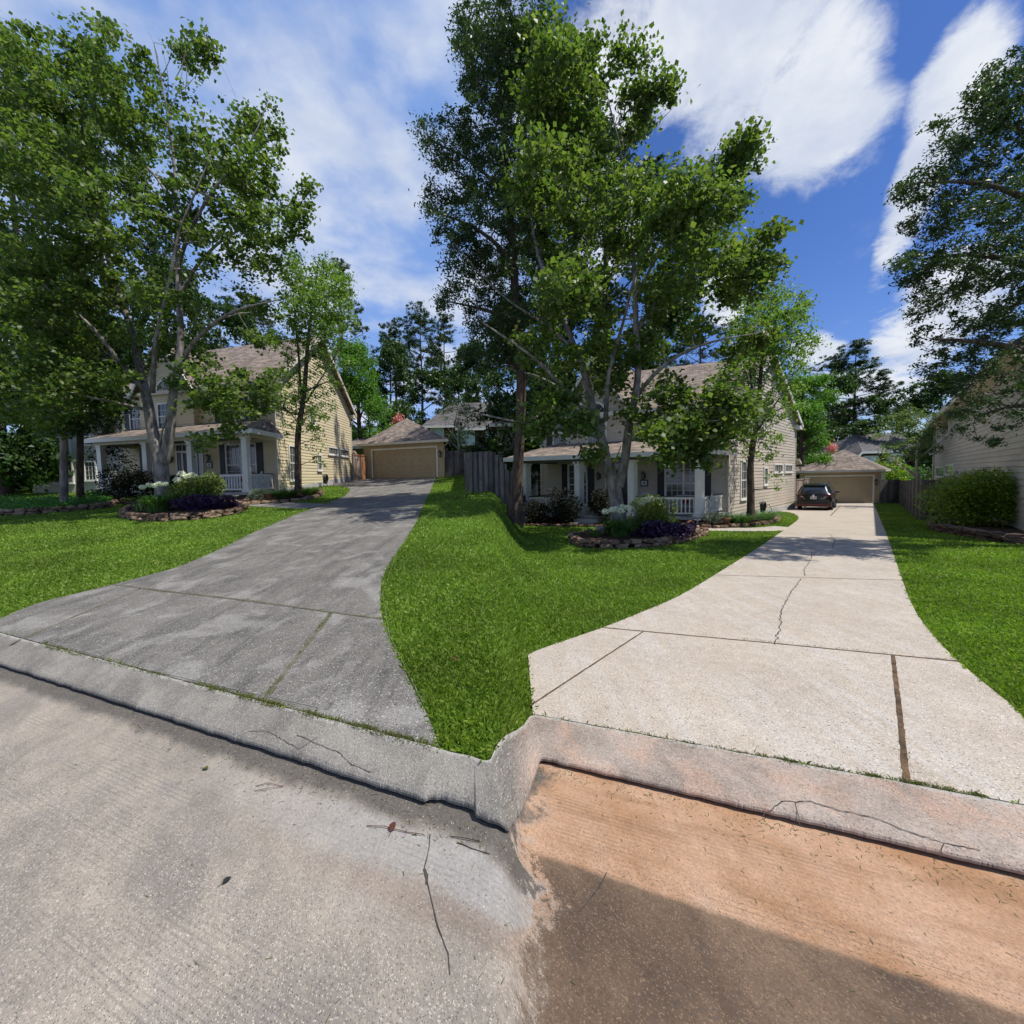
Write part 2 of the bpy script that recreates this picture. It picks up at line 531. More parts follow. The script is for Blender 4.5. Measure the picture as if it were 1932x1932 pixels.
def streetmat(c0, c1):
    m, N, p = new_mat('street_concrete')
    setp(p, 0.85, 0.25)
    uv = uvsock(N)
    sep = N.node('ShaderNodeSeparateXYZ')
    N.link(uv, sep.inputs[0])
    u, v = sep.outputs[0], sep.outputs[1]
    # ragged limit of the silt wash in front of the second lot
    rag = N.math('ADD', N.math('MULTIPLY', N.math('SUBTRACT', N.noise(uv, 2.4, 8, 0.75), 0.5), 0.95), N.math('MULTIPLY', N.math('SUBTRACT', N.noise(uv, 22, 6, 0.75), 0.5), 0.22))
    side = N.smooth(N.math('ADD', N.math('MULTIPLY_ADD', v, 0.10, u), rag), -0.02, 0.15)
    v = N.math('ADD', v, N.math('MULTIPLY', N.math('MULTIPLY_ADD', u, c1, c0), side))
    big = N.noise(uv, 1.7, 7, 0.65, 0.3)
    wob = N.math('MULTIPLY', N.math('SUBTRACT', N.noise(uv, 2.6, 5, 0.6), 0.5), 0.22)
    wobf = N.math('MULTIPLY', N.math('SUBTRACT', N.noise(uv, 14, 5, 0.6), 0.5), 0.05)
    vw = N.math('ADD', N.math('ADD', v, wob), wobf)
    # ---- left: beige-grey worn slab, dark damp gutter, pale bluish silt band growing to the right
    ml = N.noise(uv, 3.5, 6, 0.65)
    L = N.mix(N.smooth(big, 0.34, 0.66), (0.200, 0.175, 0.146), (0.307, 0.265, 0.212))
    L = N.mix(N.math('MULTIPLY', N.smooth(ml, 0.5, 0.75), 0.35), L, (0.25, 0.218, 0.215))
    band = N.math('MULTIPLY', N.smooth(vw, 0.10, 0.17), N.smooth(vw, 0.42, 0.28))
    band = N.math('MULTIPLY', band, N.smooth(u, -2.2, -0.3))
    L = N.mix(N.math('MULTIPLY', band, 0.75), L, (0.280, 0.268, 0.250))
    brn = N.math('MULTIPLY', N.math('MULTIPLY', N.smooth(vw, 0.30, 0.38), N.smooth(vw, 0.48, 0.40)), N.smooth(u, -1.6, -0.2))
    L = N.mix(N.math('MULTIPLY', brn, 0.45), L, (0.19, 0.135, 0.10))
    gut = N.smooth(vw, 0.17, 0.07)
    L = N.mix(N.math('MULTIPLY', gut, 0.85), L, (0.072, 0.065, 0.056))
    # ---- right: orange silt wash, then darker brown slab beyond a line parallel to the kerb
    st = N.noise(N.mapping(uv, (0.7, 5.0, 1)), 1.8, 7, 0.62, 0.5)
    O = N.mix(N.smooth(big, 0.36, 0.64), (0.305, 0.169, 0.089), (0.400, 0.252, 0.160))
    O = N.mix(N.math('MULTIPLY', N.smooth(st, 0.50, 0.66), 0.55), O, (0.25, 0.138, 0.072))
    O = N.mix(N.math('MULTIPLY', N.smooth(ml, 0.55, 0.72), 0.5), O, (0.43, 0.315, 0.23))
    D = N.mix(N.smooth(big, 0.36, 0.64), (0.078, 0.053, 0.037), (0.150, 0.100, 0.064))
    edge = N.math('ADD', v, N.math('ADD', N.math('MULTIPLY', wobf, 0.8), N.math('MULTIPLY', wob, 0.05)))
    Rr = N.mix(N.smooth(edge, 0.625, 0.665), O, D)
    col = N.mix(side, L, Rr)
    # aggregate
    fine = 190.0
    vr = N.voro(uv, fine, 'F1', 1)
    sc = N.node('ShaderNodeSeparateColor')
    N.link(vr, sc.inputs[0])
    vd = N.voro(uv, fine, 'F1', 0)
    core = N.smooth(vd, 0.58, 0.25)
    expo = N.math('MULTIPLY', N.smooth(v, 0.20, 0.75), N.math('SUBTRACT', 1.0, N.math('MULTIPLY', gut, 0.8)))
    expo = N.math('MULTIPLY_ADD', expo, 0.75, 0.2)
    col = N.mix(N.math('MULTIPLY', N.math('MULTIPLY', N.smooth(sc.outputs[0], 0.70, 0.85), core), expo), col, N.mix(side, (0.50, 0.455, 0.39), (0.24, 0.165, 0.105)))
    col = N.mix(N.math('MULTIPLY', N.math('MULTIPLY', N.smooth(sc.outputs[1], 0.72, 0.86), core), expo), col, N.mix(side, (0.075, 0.07, 0.068), (0.07, 0.048, 0.034)))
    v2 = N.voro(N.mapping(uv, (1, 1, 1), (3.3, 8.4, 0)), 95, 'F1', 1)
    sc2 = N.node('ShaderNodeSeparateColor')
    N.link(v2, sc2.inputs[0])
    v2d = N.voro(N.mapping(uv, (1, 1, 1), (3.3, 8.4, 0)), 95, 'F1', 0)
    core2 = N.smooth(v2d, 0.40, 0.2)
    col = N.mix(N.math('MULTIPLY', N.math('MULTIPLY', N.smooth(sc2.outputs[0], 0.88, 0.94), core2), 0.55), col, N.mix(side, (0.50, 0.44, 0.34), (0.25, 0.18, 0.12)))
    col = N.mix(N.math('MULTIPLY', N.math('MULTIPLY', N.smooth(sc2.outputs[1], 0.88, 0.94), core2), 0.7), col, (0.08, 0.078, 0.08))
    # broom / tine grooves parallel to the kerb
    wv = N.node('ShaderNodeTexWave')
    wv.wave_type = 'BANDS'
    wv.bands_direction = 'Y'
    N.link(N.mapping(uv, (0.10, 1, 1)), wv.inputs['Vector'])
    wv.inputs['Scale'].default_value = 13.0
    wv.inputs['Distortion'].default_value = 1.4
    wv.inputs['Detail'].default_value = 3
    wv.inputs['Detail Scale'].default_value = 2.2
    gm = N.noise(N.mapping(uv, (0.5, 2.4, 1), (2, 1, 0)), 1.6, 5, 0.6)
    gro = N.math('MULTIPLY', N.smooth(wv.outputs[1], 0.30, 0.06), N.smooth(gm, 0.42, 0.66))
    gro = N.math('MULTIPLY', gro, N.smooth(v, 0.10, 0.25))
    jog = N.math('ADD', N.smooth(u, 0.10, -0.10), N.smooth(u, 0.10, 0.25))
    gro = N.math('MULTIPLY', gro, jog)
    col = N.mix(N.math('MULTIPLY', gro, 0.42), col, N.mix(side, (0.14, 0.13, 0.12), (0.13, 0.085, 0.055)))
    col = N.mix(1.0, col, N.math('MULTIPLY', N.math('MULTIPLY_ADD', N.noise(uv, 70, 4, 0.7), 1.1, 0.45), N.math('MULTIPLY_ADD', N.noise(uv, 11, 6, 0.7), 0.6, 0.7)), 'MULTIPLY')
    N.link(col, p.inputs['Base Color'])
    h = N.math('ADD', N.math('MULTIPLY', vd, 0.8), N.math('ADD', N.math('MULTIPLY', N.noise(uv, 35, 5, 0.7), 2.0), N.math('MULTIPLY', gro, -1.2)))
    bump(N, p, h, 0.25, 0.005)


def kerbmat():
    m, N, p = new_mat('kerb_concrete')
    setp(p, 0.88, 0.22)
    uv = uvsock(N)
    sep = N.node('ShaderNodeSeparateXYZ')
    N.link(uv, sep.inputs[0])
    u, v = sep.outputs[0], sep.outputs[1]
    big = N.noise(uv, 2.2, 7, 0.65, 0.3)
    L = N.mix(N.smooth(big, 0.34, 0.66), (0.141, 0.131, 0.113), (0.255, 0.236, 0.202))
    Rr = N.mix(N.smooth(big, 0.34, 0.66), (0.215, 0.175, 0.142), (0.39, 0.325, 0.27))
    og = N.noise(N.mapping(uv, (1, 1, 1), (2, 7, 0)), 4.0, 6, 0.6, 0.4)
    Rr = N.mix(N.math('MULTIPLY', N.smooth(og, 0.42, 0.68), 0.55), Rr, (0.44, 0.275, 0.19))
    side = N.smooth(N.math('ADD', u, N.math('MULTIPLY', N.math('SUBTRACT', N.noise(uv, 6, 6, 0.7), 0.5), 0.3)), 0.0, 0.1)
    col = N.mix(side, L, Rr)
    # pale spalled edge next to the joint
    wb = N.math('ADD', v, N.math('MULTIPLY', N.math('SUBTRACT', N.noise(uv, 9, 5, 0.7), 0.5), 0.10))
    col = N.mix(N.math('MULTIPLY', N.math('SUBTRACT', 1.0, N.smooth(wb, 0.01, 0.035)), 0.75), col, (0.38, 0.36, 0.32))
    vr = N.voro(uv, 180, 'F1', 1)
    sc = N.node('ShaderNodeSeparateColor')
    N.link(vr, sc.inputs[0])
    vd = N.voro(uv, 180, 'F1', 0)
    core = N.smooth(vd, 0.58, 0.25)
    col = N.mix(N.math('MULTIPLY', N.math('MULTIPLY', N.smooth(sc.outputs[0], 0.72, 0.85), core), 0.8), col, (0.46, 0.43, 0.38))
    col = N.mix(N.math('MULTIPLY', N.math('MULTIPLY', N.smooth(sc.outputs[1], 0.70, 0.85), core), 0.8), col, (0.05, 0.046, 0.042))
    col = N.mix(1.0, col, N.math('MULTIPLY_ADD', N.noise(uv, 60, 4, 0.7), 1.1, 0.45), 'MULTIPLY')
    N.link(col, p.inputs['Base Color'])
    bump(N, p, N.math('ADD', vd, N.math('MULTIPLY', N.noise(uv, 30, 6, 0.75), 3.0)), 0.35, 0.006)


def groundmat():
    m, N, p = new_mat('turf')
    setp(p, 0.95, 0.1)
    tc = N.node('ShaderNodeTexCoord')
    v = tc.outputs['Object']
    big = N.noise(v, 0.5, 5, 0.6)
    fine = N.noise(v, 22, 6, 0.7)
    col = N.mix(N.smooth(big, 0.35, 0.65), (0.052, 0.110, 0.012), (0.080, 0.150, 0.016))
    col = N.mix(N.math('MULTIPLY', N.smooth(fine, 0.52, 0.36), 0.75), col, (0.030, 0.070, 0.010))
    thr = N.noise(v, 3.0, 5, 0.6)
    col = N.mix(N.math('MULTIPLY', N.smooth(thr, 0.62, 0.8), 0.35), col, (0.13, 0.12, 0.045))
    N.link(col, p.inputs['Base Color'])
    bump(N, p, fine, 0.9, 0.03)


kerbmat()
groundmat()

# ------------------------------------------------------------------ mesh helpers
def wloc(o):
    v = Vector(o.location)
    while o.parent is not None:
        o = o.parent
        v = v + Vector(o.location)
    return v


def tag(o, label=None, cat=None, group=None, kind=None):
    if label:
        o['label'] = label
    if cat:
        o['category'] = cat
    if group:
        o['group'] = group
    if kind:
        o['kind'] = kind
    return o


def thing(name, label, cat, loc, group=None):
    o = bpy.data.objects.new(name, None)
    o.empty_display_size = 0.2
    COL.objects.link(o)
    o.location = loc
    return tag(o, label, cat, group)


class MB:
    def __init__(s):
        s.v, s.f, s.m, s.uv = [], [], [], {}
        s.sm = []

    def add(s, vs, fs, mi=0, smooth=False, uvs=None):
        b = len(s.v)
        s.v += [tuple(x) for x in vs]
        for k, f in enumerate(fs):
            if uvs is not None:
                s.uv[len(s.f)] = [uvs[i] for i in f]
            s.f.append(tuple(b + i for i in f))
            s.m.append(mi)
            s.sm.append(smooth)
        return s

    def poly(s, pts, mi=0):
        return s.add(pts, [tuple(range(len(pts)))], mi)

    def hexa(s, p, mi=0):
        """eight corners: bottom four then top four, both anticlockwise"""
        return s.add(p, [(3, 2, 1, 0), (4, 5, 6, 7), (0, 1, 5, 4), (1, 2, 6, 5), (2, 3, 7, 6), (3, 0, 4, 7)], mi)

    def box(s, F, u0, u1, v0, v1, z0, z1, mi=0):
        P = F.P
        return s.hexa([P(u0, v0, z0), P(u1, v0, z0), P(u1, v1, z0), P(u0, v1, z0), P(u0, v0, z1), P(u1, v0, z1), P(u1, v1, z1), P(u0, v1, z1)], mi)

    def tube(s, pts, rad, n=8, cap=True, mi=0, smooth=True):
        pts = [Vector(p) for p in pts]
        if not isinstance(rad, (list, tuple)):
            rad = [rad] * len(pts)
        vs, fs = [], []
        up = Vector((0.13, 0.31, 0.94)).normalized()
        for i, p in enumerate(pts):
            a = pts[max(0, i - 1)]
            b = pts[min(len(pts) - 1, i + 1)]
            d = (b - a)
            d = d.normalized() if d.length > 1e-7 else Vector((0, 0, 1))
            x = d.cross(up)
            if x.length < 0.05:
                x = d.cross(Vector((1, 0, 0)))
            x.normalize()
            y = d.cross(x)
            for k in range(n):
                t = 2 * math.pi * k / n
                vs.append(p + x * (math.cos(t) * rad[i]) + y * (math.sin(t) * rad[i]))
        for i in range(len(pts) - 1):
            for k in range(n):
                k2 = (k + 1) % n
                fs.append((i * n + k, i * n + k2, (i + 1) * n + k2, (i + 1) * n + k))
        if cap:
            fs.append(tuple(range(n))[::-1])
            fs.append(tuple((len(pts) - 1) * n + k for k in range(n)))
        return s.add(vs, fs, mi, smooth)

    def lathe(s, c, prof, n=20, mi=0, axis=None, smooth=True):
        """profile [(r, h)] turned round the axis through c"""
        c = Vector(c)
        ax = Vector(axis or (0, 0, 1)).normalized()
        x = ax.orthogonal().normalized()
        y = ax.cross(x)
        vs, fs = [], []
        for r, h in prof:
            for k in range(n):
                t = 2 * math.pi * k / n
                vs.append(c + ax * h + x * (r * math.cos(t)) + y * (r * math.sin(t)))
        for i in range(len(prof) - 1):
            for k in range(n):
                k2 = (k + 1) % n
                fs.append((i * n + k, i * n + k2, (i + 1) * n + k2, (i + 1) * n + k))
        fs.append(tuple(range(n))[::-1])
        fs.append(tuple((len(prof) - 1) * n + k for k in range(n)))
        return s.add(vs, fs, mi, smooth)

    def blob(s, c, rx, ry, rz, seed=0, sub=2, rough=0.18, mi=0, rot=0.0, flat=False):
        rnd = random.Random(seed)
        bm = bmesh.new()
        bmesh.ops.create_icosphere(bm, subdivisions=sub, radius=1.0)
        from mathutils import noise as mn
        off = Vector((rnd.uniform(0, 50), rnd.uniform(0, 50), rnd.uniform(0, 50)))
        M = Matrix.Rotation(rot, 3, 'Z')
        vs = []
        bm.verts.index_update()
        for v in bm.verts:
            k = 1 + rough * mn.noise(v.co * 1.6 + off) * 2
            p = Vector((v.co.x, v.co.y, v.co.z))
            if flat:      # a roughly squared stone
                p = Vector([math.copysign(abs(q) ** 0.5, q) for q in p]) * 0.82
            p = Vector((p.x * rx * k, p.y * ry * k, p.z * rz * k))
            vs.append(M @ p + Vector(c))
        s.add(vs, [tuple(v.index for v in f.verts) for f in bm.faces], mi, not flat)
        bm.free()
        return s

    def build(s, name, mats, parent=None, loc=None, autouv=False, recalc=False):
        if not isinstance(mats, (list, tuple)):
            mats = [mats]
        me = bpy.data.meshes.new(name)
        base = wloc(parent) if parent is not None else Vector((0, 0, 0))
        l = Vector(loc) if loc is not None else Vector((0, 0, 0))
        off = base + l
        V = [(x - off.x, y - off.y, z - off.z) for x, y, z in s.v]
        me.from_pydata(V, [], s.f)
        for m in mats:
            me.materials.append(MATS[m])
        me.polygons.foreach_set('material_index', s.m)
        me.polygons.foreach_set('use_smooth', s.sm)
        if autouv or s.uv:
            uvl = me.uv_layers.new(name='UVMap')
            for p in me.polygons:
                if p.index in s.uv:
                    q = s.uv[p.index]
                    for k, li in enumerate(p.loop_indices):
                        uvl.data[li].uv = q[k]
                else:
                    n = p.normal
                    h = Vector((-n.y, n.x, 0))
                    h = h.normalized() if h.length > 1e-4 else Vector((1, 0, 0))
                    t = n.cross(h)
                    for li in p.loop_indices:
                        co = Vector(s.v[me.loops[li].vertex_index])
                        uvl.data[li].uv = (co.dot(h), co.dot(t))
        me.validate()
        if recalc:
            bm = bmesh.new()
            bm.from_mesh(me)
            bmesh.ops.recalc_face_normals(bm, faces=bm.faces)
            bm.to_mesh(me)
            bm.free()
        me.update()
        o = bpy.data.objects.new(name, me)
        COL.objects.link(o)
        if parent is not None:
            o.parent = parent
        o.location = l
        return o


class Frame:
    """local plan axes U, V (vectors in the ground plane) and an origin; local units are metres"""
    def __init__(s, C, U, V, z0):
        s.C, s.U, s.V, s.z0 = Vector((C[0], C[1], 0)), Vector((U[0], U[1], 0)), Vector((V[0], V[1], 0)), z0

    def P(s, u, v, z=0.0):
        q = s.C + s.U * u + s.V * v
        return Vector((q.x, q.y, s.z0 + z))

    def swapped(s, u, v, z):
        """axes turned so that local u runs along V (for walls that run along the side)"""
        o = s.P(u, v, z)
        return Frame((o.x, o.y), s.V, -s.U, o.z)


def azf(c, az, z):
    """right-angled frame: v axis at bearing az (degrees, clockwise from +Y), u axis to its right"""
    a = R(az)
    return Frame((c[0], c[1]), (math.cos(a), -math.sin(a)), (math.sin(a), math.cos(a)), z)


def quads_mesh(name, V, mat, parent=None, loc=None, nv=4, kind=None, uv=None, offset=None):
    """many small faces at once: V is (n, nv, 3) in world coordinates"""
    n = V.shape[0]
    me = bpy.data.meshes.new(name)
    off = np.array(offset if offset is not None else (wloc(parent) if parent is not None else (0, 0, 0)), dtype=float)
    if loc is not None:
        off = off + np.array(loc)
    co = (V.reshape(-1, 3) - off).astype(np.float32)
    me.vertices.add(n * nv)
    me.vertices.foreach_set('co', co.ravel())
    me.loops.add(n * nv)
    me.loops.foreach_set('vertex_index', np.arange(n * nv, dtype=np.int32))
    me.polygons.add(n)
    me.polygons.foreach_set('loop_start', np.arange(0, n * nv, nv, dtype=np.int32))
    try:
        me.polygons.foreach_set('loop_total', np.full(n, nv, dtype=np.int32))
    except Exception:
        pass
    me.update(calc_edges=True)
    me.materials.append(MATS[mat])
    o = bpy.data.objects.new(name, me)
    COL.objects.link(o)
    if parent is not None:
        o.parent = parent
    if loc is not None:
        o.location = loc
    return o


def leaf_quads(C, size, rng, up=0.5, aspect=0.6, droop=0.0, out=None, svar=0.35):
    """leaf blades (kite shaped, slightly folded) centred on C"""
    n = C.shape[0]
    nrm = rng.normal(size=(n, 3))
    nrm[:, 2] = np.abs(nrm[:, 2]) + up
    if out is not None:
        nrm += out * 0.6
    nrm /= np.linalg.norm(nrm, axis=1)[:, None]
    d = rng.normal(size=(n, 3))
    d[:, 2] -= droop
    d -= nrm * np.sum(d * nrm, axis=1)[:, None]
    d /= np.maximum(np.linalg.norm(d, axis=1)[:, None], 1e-6)
    s = np.cross(nrm, d)
    sz = size * (1 + svar * rng.uniform(-1, 1, size=(n, 1)))
    V = np.empty((n, 4, 3))
    V[:, 0] = C - d * sz * 0.5
    V[:, 1] = C + s * sz * aspect * 0.5 - d * sz * 0.05 + nrm * sz * 0.08
    V[:, 2] = C + d * sz * 0.5 - nrm * sz * 0.06
    V[:, 3] = C - s * sz * aspect * 0.5 - d * sz * 0.05 + nrm * sz * 0.08
    return V


def resample(pts, step):
    out = [Vector(pts[0])]
    for a, b in zip(pts[:-1], pts[1:]):
        a, b = Vector(a), Vector(b)
        n = max(1, int(math.ceil((b - a).length / step)))
        for k in range(1, n + 1):
            out.append(a.lerp(b, k / n))
    return out


def smooth_line(pts, it=2, closed=False):
    """Chaikin corner cutting on 2D or 3D points"""
    P = [np.array(p, dtype=float) for p in pts]
    for _ in range(it):
        Q = [] if closed else [P[0]]
        rng = range(len(P)) if closed else range(len(P) - 1)
        for i in rng:
            a, b = P[i], P[(i + 1) % len(P)]
            Q.append(a * 0.75 + b * 0.25)
            Q.append(a * 0.25 + b * 0.75)
        if not closed:
            Q.append(P[-1])
        P = Q
    return P


def inside(poly, x, y):
    r = np.zeros(np.shape(x), dtype=bool)
    n = len(poly)
    j = n - 1
    for i in range(n):
        xi, yi = poly[i][0], poly[i][1]
        xj, yj = poly[j][0], poly[j][1]
        c = ((yi > y) != (yj > y)) & (x < (xj - xi) * (y - yi) / ((yj - yi) if yj != yi else 1e-9) + xi)
        r ^= c
        j = i
    return r


def sheet(poly, step, extra=0.0, drop=0.0, zfun=None, holes=()):
    """triangulated sheet that follows the land inside a plan outline"""
    P = [(float(p[0]), float(p[1])) for p in poly]
    B = []
    for i in range(len(P)):
        a, b = P[i], P[(i + 1) % len(P)]
        L = math.hypot(b[0] - a[0], b[1] - a[1])
        st = step(a[0], a[1]) if callable(step) else step
        n = max(1, int(L / st))
        for k in range(n):
            B.append((a[0] + (b[0] - a[0]) * k / n, a[1] + (b[1] - a[1]) * k / n))
    xs = [p[0] for p in B]
    ys = [p[1] for p in B]
    st0 = step(0, 0) if callable(step) else step
    pts = list(B)
    x0, x1, y0, y1 = min(xs), max(xs), min(ys), max(ys)
    gy = []
    y = y0
    while y < y1:
        s = step(0, y) if callable(step) else step
        nx = int((x1 - x0) / s) + 1
        xx = x0 + np.arange(nx) * s + s * 0.31
        yy = np.full(nx, y)
        ok = inside(B, xx, yy)
        # keep clear of the outline
        bx = np.array(xs)
        by = np.array(ys)
        for a, b, k in zip(xx, yy, ok):
            if k and np.min((bx - a) ** 2 + (by - b) ** 2) > (s * 0.45) ** 2:
                pts.append((float(a), float(b)))
        y += s
    edges = [(i, (i + 1) % len(B)) for i in range(len(B))]
    res = delaunay_2d_cdt([Vector(p) for p in pts], edges, [], 0, 1e-5)
    vs = res[0]
    z = zfun or (lambda X, Y: zg(X, Y, drop))
    X = np.array([v.x for v in vs])
    Y = np.array([v.y for v in vs])
    Z = z(X, Y) + extra
    tris = []
    for t in res[2]:
        cx = float(np.mean(X[list(t)]))
        cy = float(np.mean(Y[list(t)]))
        if inside(B, np.array([cx]), np.array([cy]))[0]:
            a, b, c = t[0], t[1], t[2]
            if (X[b] - X[a]) * (Y[c] - Y[a]) - (X[c] - X[a]) * (Y[b] - Y[a]) < 0:
                t = list(t)[::-1]
            tris.append(tuple(t))
    return [(float(a), float(b), float(c)) for a, b, c in zip(X, Y, Z)], tris


def pt(px, v):
    """ground point at a bearing: v is metres ahead when small, else a height in the picture"""
    if v >= 100:
        return gp(px, v)
    x = at(px, 940, v).x
    return Vector((x, v, zgf(x, v)))


# ------------------------------------------------------------------ kerb line across both lots
KB_L = [(79, 1217), (290, 1272), (501, 1324), (664, 1369), (827, 1414), (905, 1439)]
KF_L = [(79, 1275), (225, 1323), (369, 1371.5), (585, 1440), (799, 1508), (900, 1530)]
KB_R = [(1035, 1354), (1150, 1376), (1298, 1407), (1510, 1444), (1713.5, 1480), (1850, 1506)]
KF_R = [(1030, 1433), (1220, 1474), (1416, 1520), (1600, 1566), (1790, 1612), (1850, 1626)]


def line_fit(px, drop):
    P = [gp(x, y, drop) for x, y in px]
    A = np.polyfit([p.x for p in P], [p.y for p in P], 1)
    return float(A[0]), float(A[1])


DROP_F, DROP_S = 0.075, 0.115           # front edge of the kerb and the street below the lawn level
# two straight kerb runs; the street is wider before the second lot, so the kerb steps back there with a square return
FLk, FLc = line_fit(KF_L, DROP_F)
FRk, FRc = line_fit(KF_R, DROP_F)
BLk, BLc = line_fit(KB_L, 0.0)
BRk, BRc = line_fit(KB_R, 0.0)
XA, XB = -0.055, 0.150                    # front line: corner of the return, foot of the return
XA2, XB2 = -0.150, 0.105                 # back line
YA, YB = FLk * XA + FLc, FRk * XB + FRc
YA2, YB2 = BLk * XA2 + BLc, BRk * XB2 + BRc


def round_corner(p, a, b, r, n=5):
    """points of a small arc that replaces corner p between directions to a and b"""
    p, a, b = np.array(p), np.array(a), np.array(b)
    u = (a - p) / np.linalg.norm(a - p)
    v = (b - p) / np.linalg.norm(b - p)
    return [tuple(p + u * r * (1 - t) ** 2 + v * r * t ** 2) for t in np.linspace(0, 1, n)]


KF = [(-28.0, FLk * -28 + FLc)] + round_corner((XA, YA), (XA - 1, YA - FLk), (XB, YB), 0.05) + round_corner((XB, YB), (XA, YA), (XB + 1, YB + FRk), 0.04) + [(28.0, FRk * 28 + FRc)]
KB = [(-28.0, BLk * -28 + BLc)] + round_corner((XA2, YA2), (XA2 - 1, YA2 - BLk), (XB2, YB2), 0.04) + round_corner((XB2, YB2), (XA2, YA2), (XB2 + 1, YB2 + BRk), 0.05) + [(28.0, BRk * 28 + BRc)]
KFx = np.array([p[0] for p in KF])
KFy = np.array([p[1] for p in KF])
KBx = np.array([p[0] for p in KB])
KBy = np.array([p[1] for p in KB])


def kf_y(x):
    return np.interp(x, KFx, KFy)


def kb_y(x):
    return np.interp(x, KBx, KBy)


# distance from the second kerb run = distance from the first + c0 + c1 * x
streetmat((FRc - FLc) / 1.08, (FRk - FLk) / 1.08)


def add_world(name, mb_list, mat, kind=None):
    pass


def make_ground():
    # the land behind the kerb, out to the horizon
    rows = []
    V, Fc = [], []
    xs = np.concatenate([np.array([-900, -500, -250, -120, -80]), np.linspace(-60, -6, 46), np.linspace(-5.5, -0.65, 50), np.linspace(-0.6, 0.5, 90), np.linspace(0.6, 5.5, 50), np.linspace(6, 60, 46), np.array([80, 120, 250, 500, 900])])
    ts = np.concatenate([np.linspace(0, 1, 20) ** 1.3 * 6, np.linspace(6.6, 40, 50), np.array([46, 55, 70, 100, 160, 300, 600, 1200])])
    X = np.repeat(xs[None, :], len(ts), 0)
    Xk = np.clip(xs, KBx[0], KBx[-1])
    Y0 = kb_y(Xk) - np.where(xs < KBx[0], (xs - KBx[0]) * -0.4 * -1, 0)
    Yr = np.maximum(kb_y(Xk), 0.2)[None, :] + ts[:, None]
    Z = zg(X, Yr) - 0.012
    idx = lambda i, j: i * len(xs) + j
    V = [(float(a), float(b), float(c)) for a, b, c in zip(X.ravel(), Yr.ravel(), Z.ravel())]
    Fc = [(idx(i, j), idx(i, j + 1), idx(i + 1, j + 1), idx(i + 1, j)) for i in range(len(ts) - 1) for j in range(len(xs) - 1)]
    mb = MB().add(V, Fc, 0, True)
    o = mb.build('lawn', 'turf')
    tag(o, kind='structure')


make_ground()


def make_street():
    rng = np.random.default_rng(5)
    xs = np.concatenate([np.linspace(-28, -5, 60), np.linspace(-4.9, 4.9, 240), np.linspace(5, 28, 60)])
    vs_ = np.concatenate([np.linspace(0.0, 1.9, 50), np.linspace(2.0, 9, 30)])
    yk = FRk * xs + FRc + 0.10
    V, uv = [], []
    for v in vs_:
        for x, y in zip(xs, yk):
            Y = y - v * 1.08
            z = float(zg(x, max(Y, -3), DROP_S))
            vl = (FLk * x + FLc - Y) / 1.08
            V.append((float(x), float(Y), z))
            uv.append((float(x), float(vl)))
    n = len(xs)
    F = [((i + 1) * n + j, (i + 1) * n + j + 1, i * n + j + 1, i * n + j) for i in range(len(vs_) - 1) for j in range(n - 1)]
    mb = MB().add(V, F, 0, True, uv)
    # cracks lie in the slab surface as thin sunken ribbons of dirt
    def crack(pts, w, mi=1):
        P = [gp(x, y, DROP_S, 0.0035) for x, y in pts]
        ribbon(mb, P, w, mi, rng)
    crack([(812, 1575), (808, 1610), (800, 1640), (806, 1665), (815, 1700), (822, 1735), (835, 1770), (846, 1800), (850, 1840)], 0.004)
    crack([(800, 1640), (808, 1668)], 0.009)
    crack([(1145, 1648), (1130, 1675), (1115, 1695), (1092, 1720)], 0.004)
    crack([(862, 1590), (890, 1602), (924, 1612)], 0.004)
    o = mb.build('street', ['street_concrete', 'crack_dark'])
    tag(o, kind='structure')


def ribbon(mb, P, w, mi, rng, jag=0.35, step=0.04, wv=0.8):
    P = resample(P, step)
    L, Rr = [], []
    for i, p in enumerate(P):
        a, b = P[max(0, i - 1)], P[min(len(P) - 1, i + 1)]
        d = b - a
        n = Vector((-d.y, d.x, 0))
        n = n.normalized() if n.length > 1e-7 else Vector((1, 0, 0))
        o = n * float(rng.normal()) * w * jag
        ww = w * float(1 - wv / 2 + wv * rng.random()) * 0.5
        L.append(p + o + n * ww)
        Rr.append(p + o - n * ww)
    n = len(P)
    vs = L + Rr
    uvs = [(v.x, v.y) for v in vs]
    mb.add(vs, [(n + i, n + i + 1, i + 1, i) for i in range(n - 1)], mi, False, uvs)


make_street()


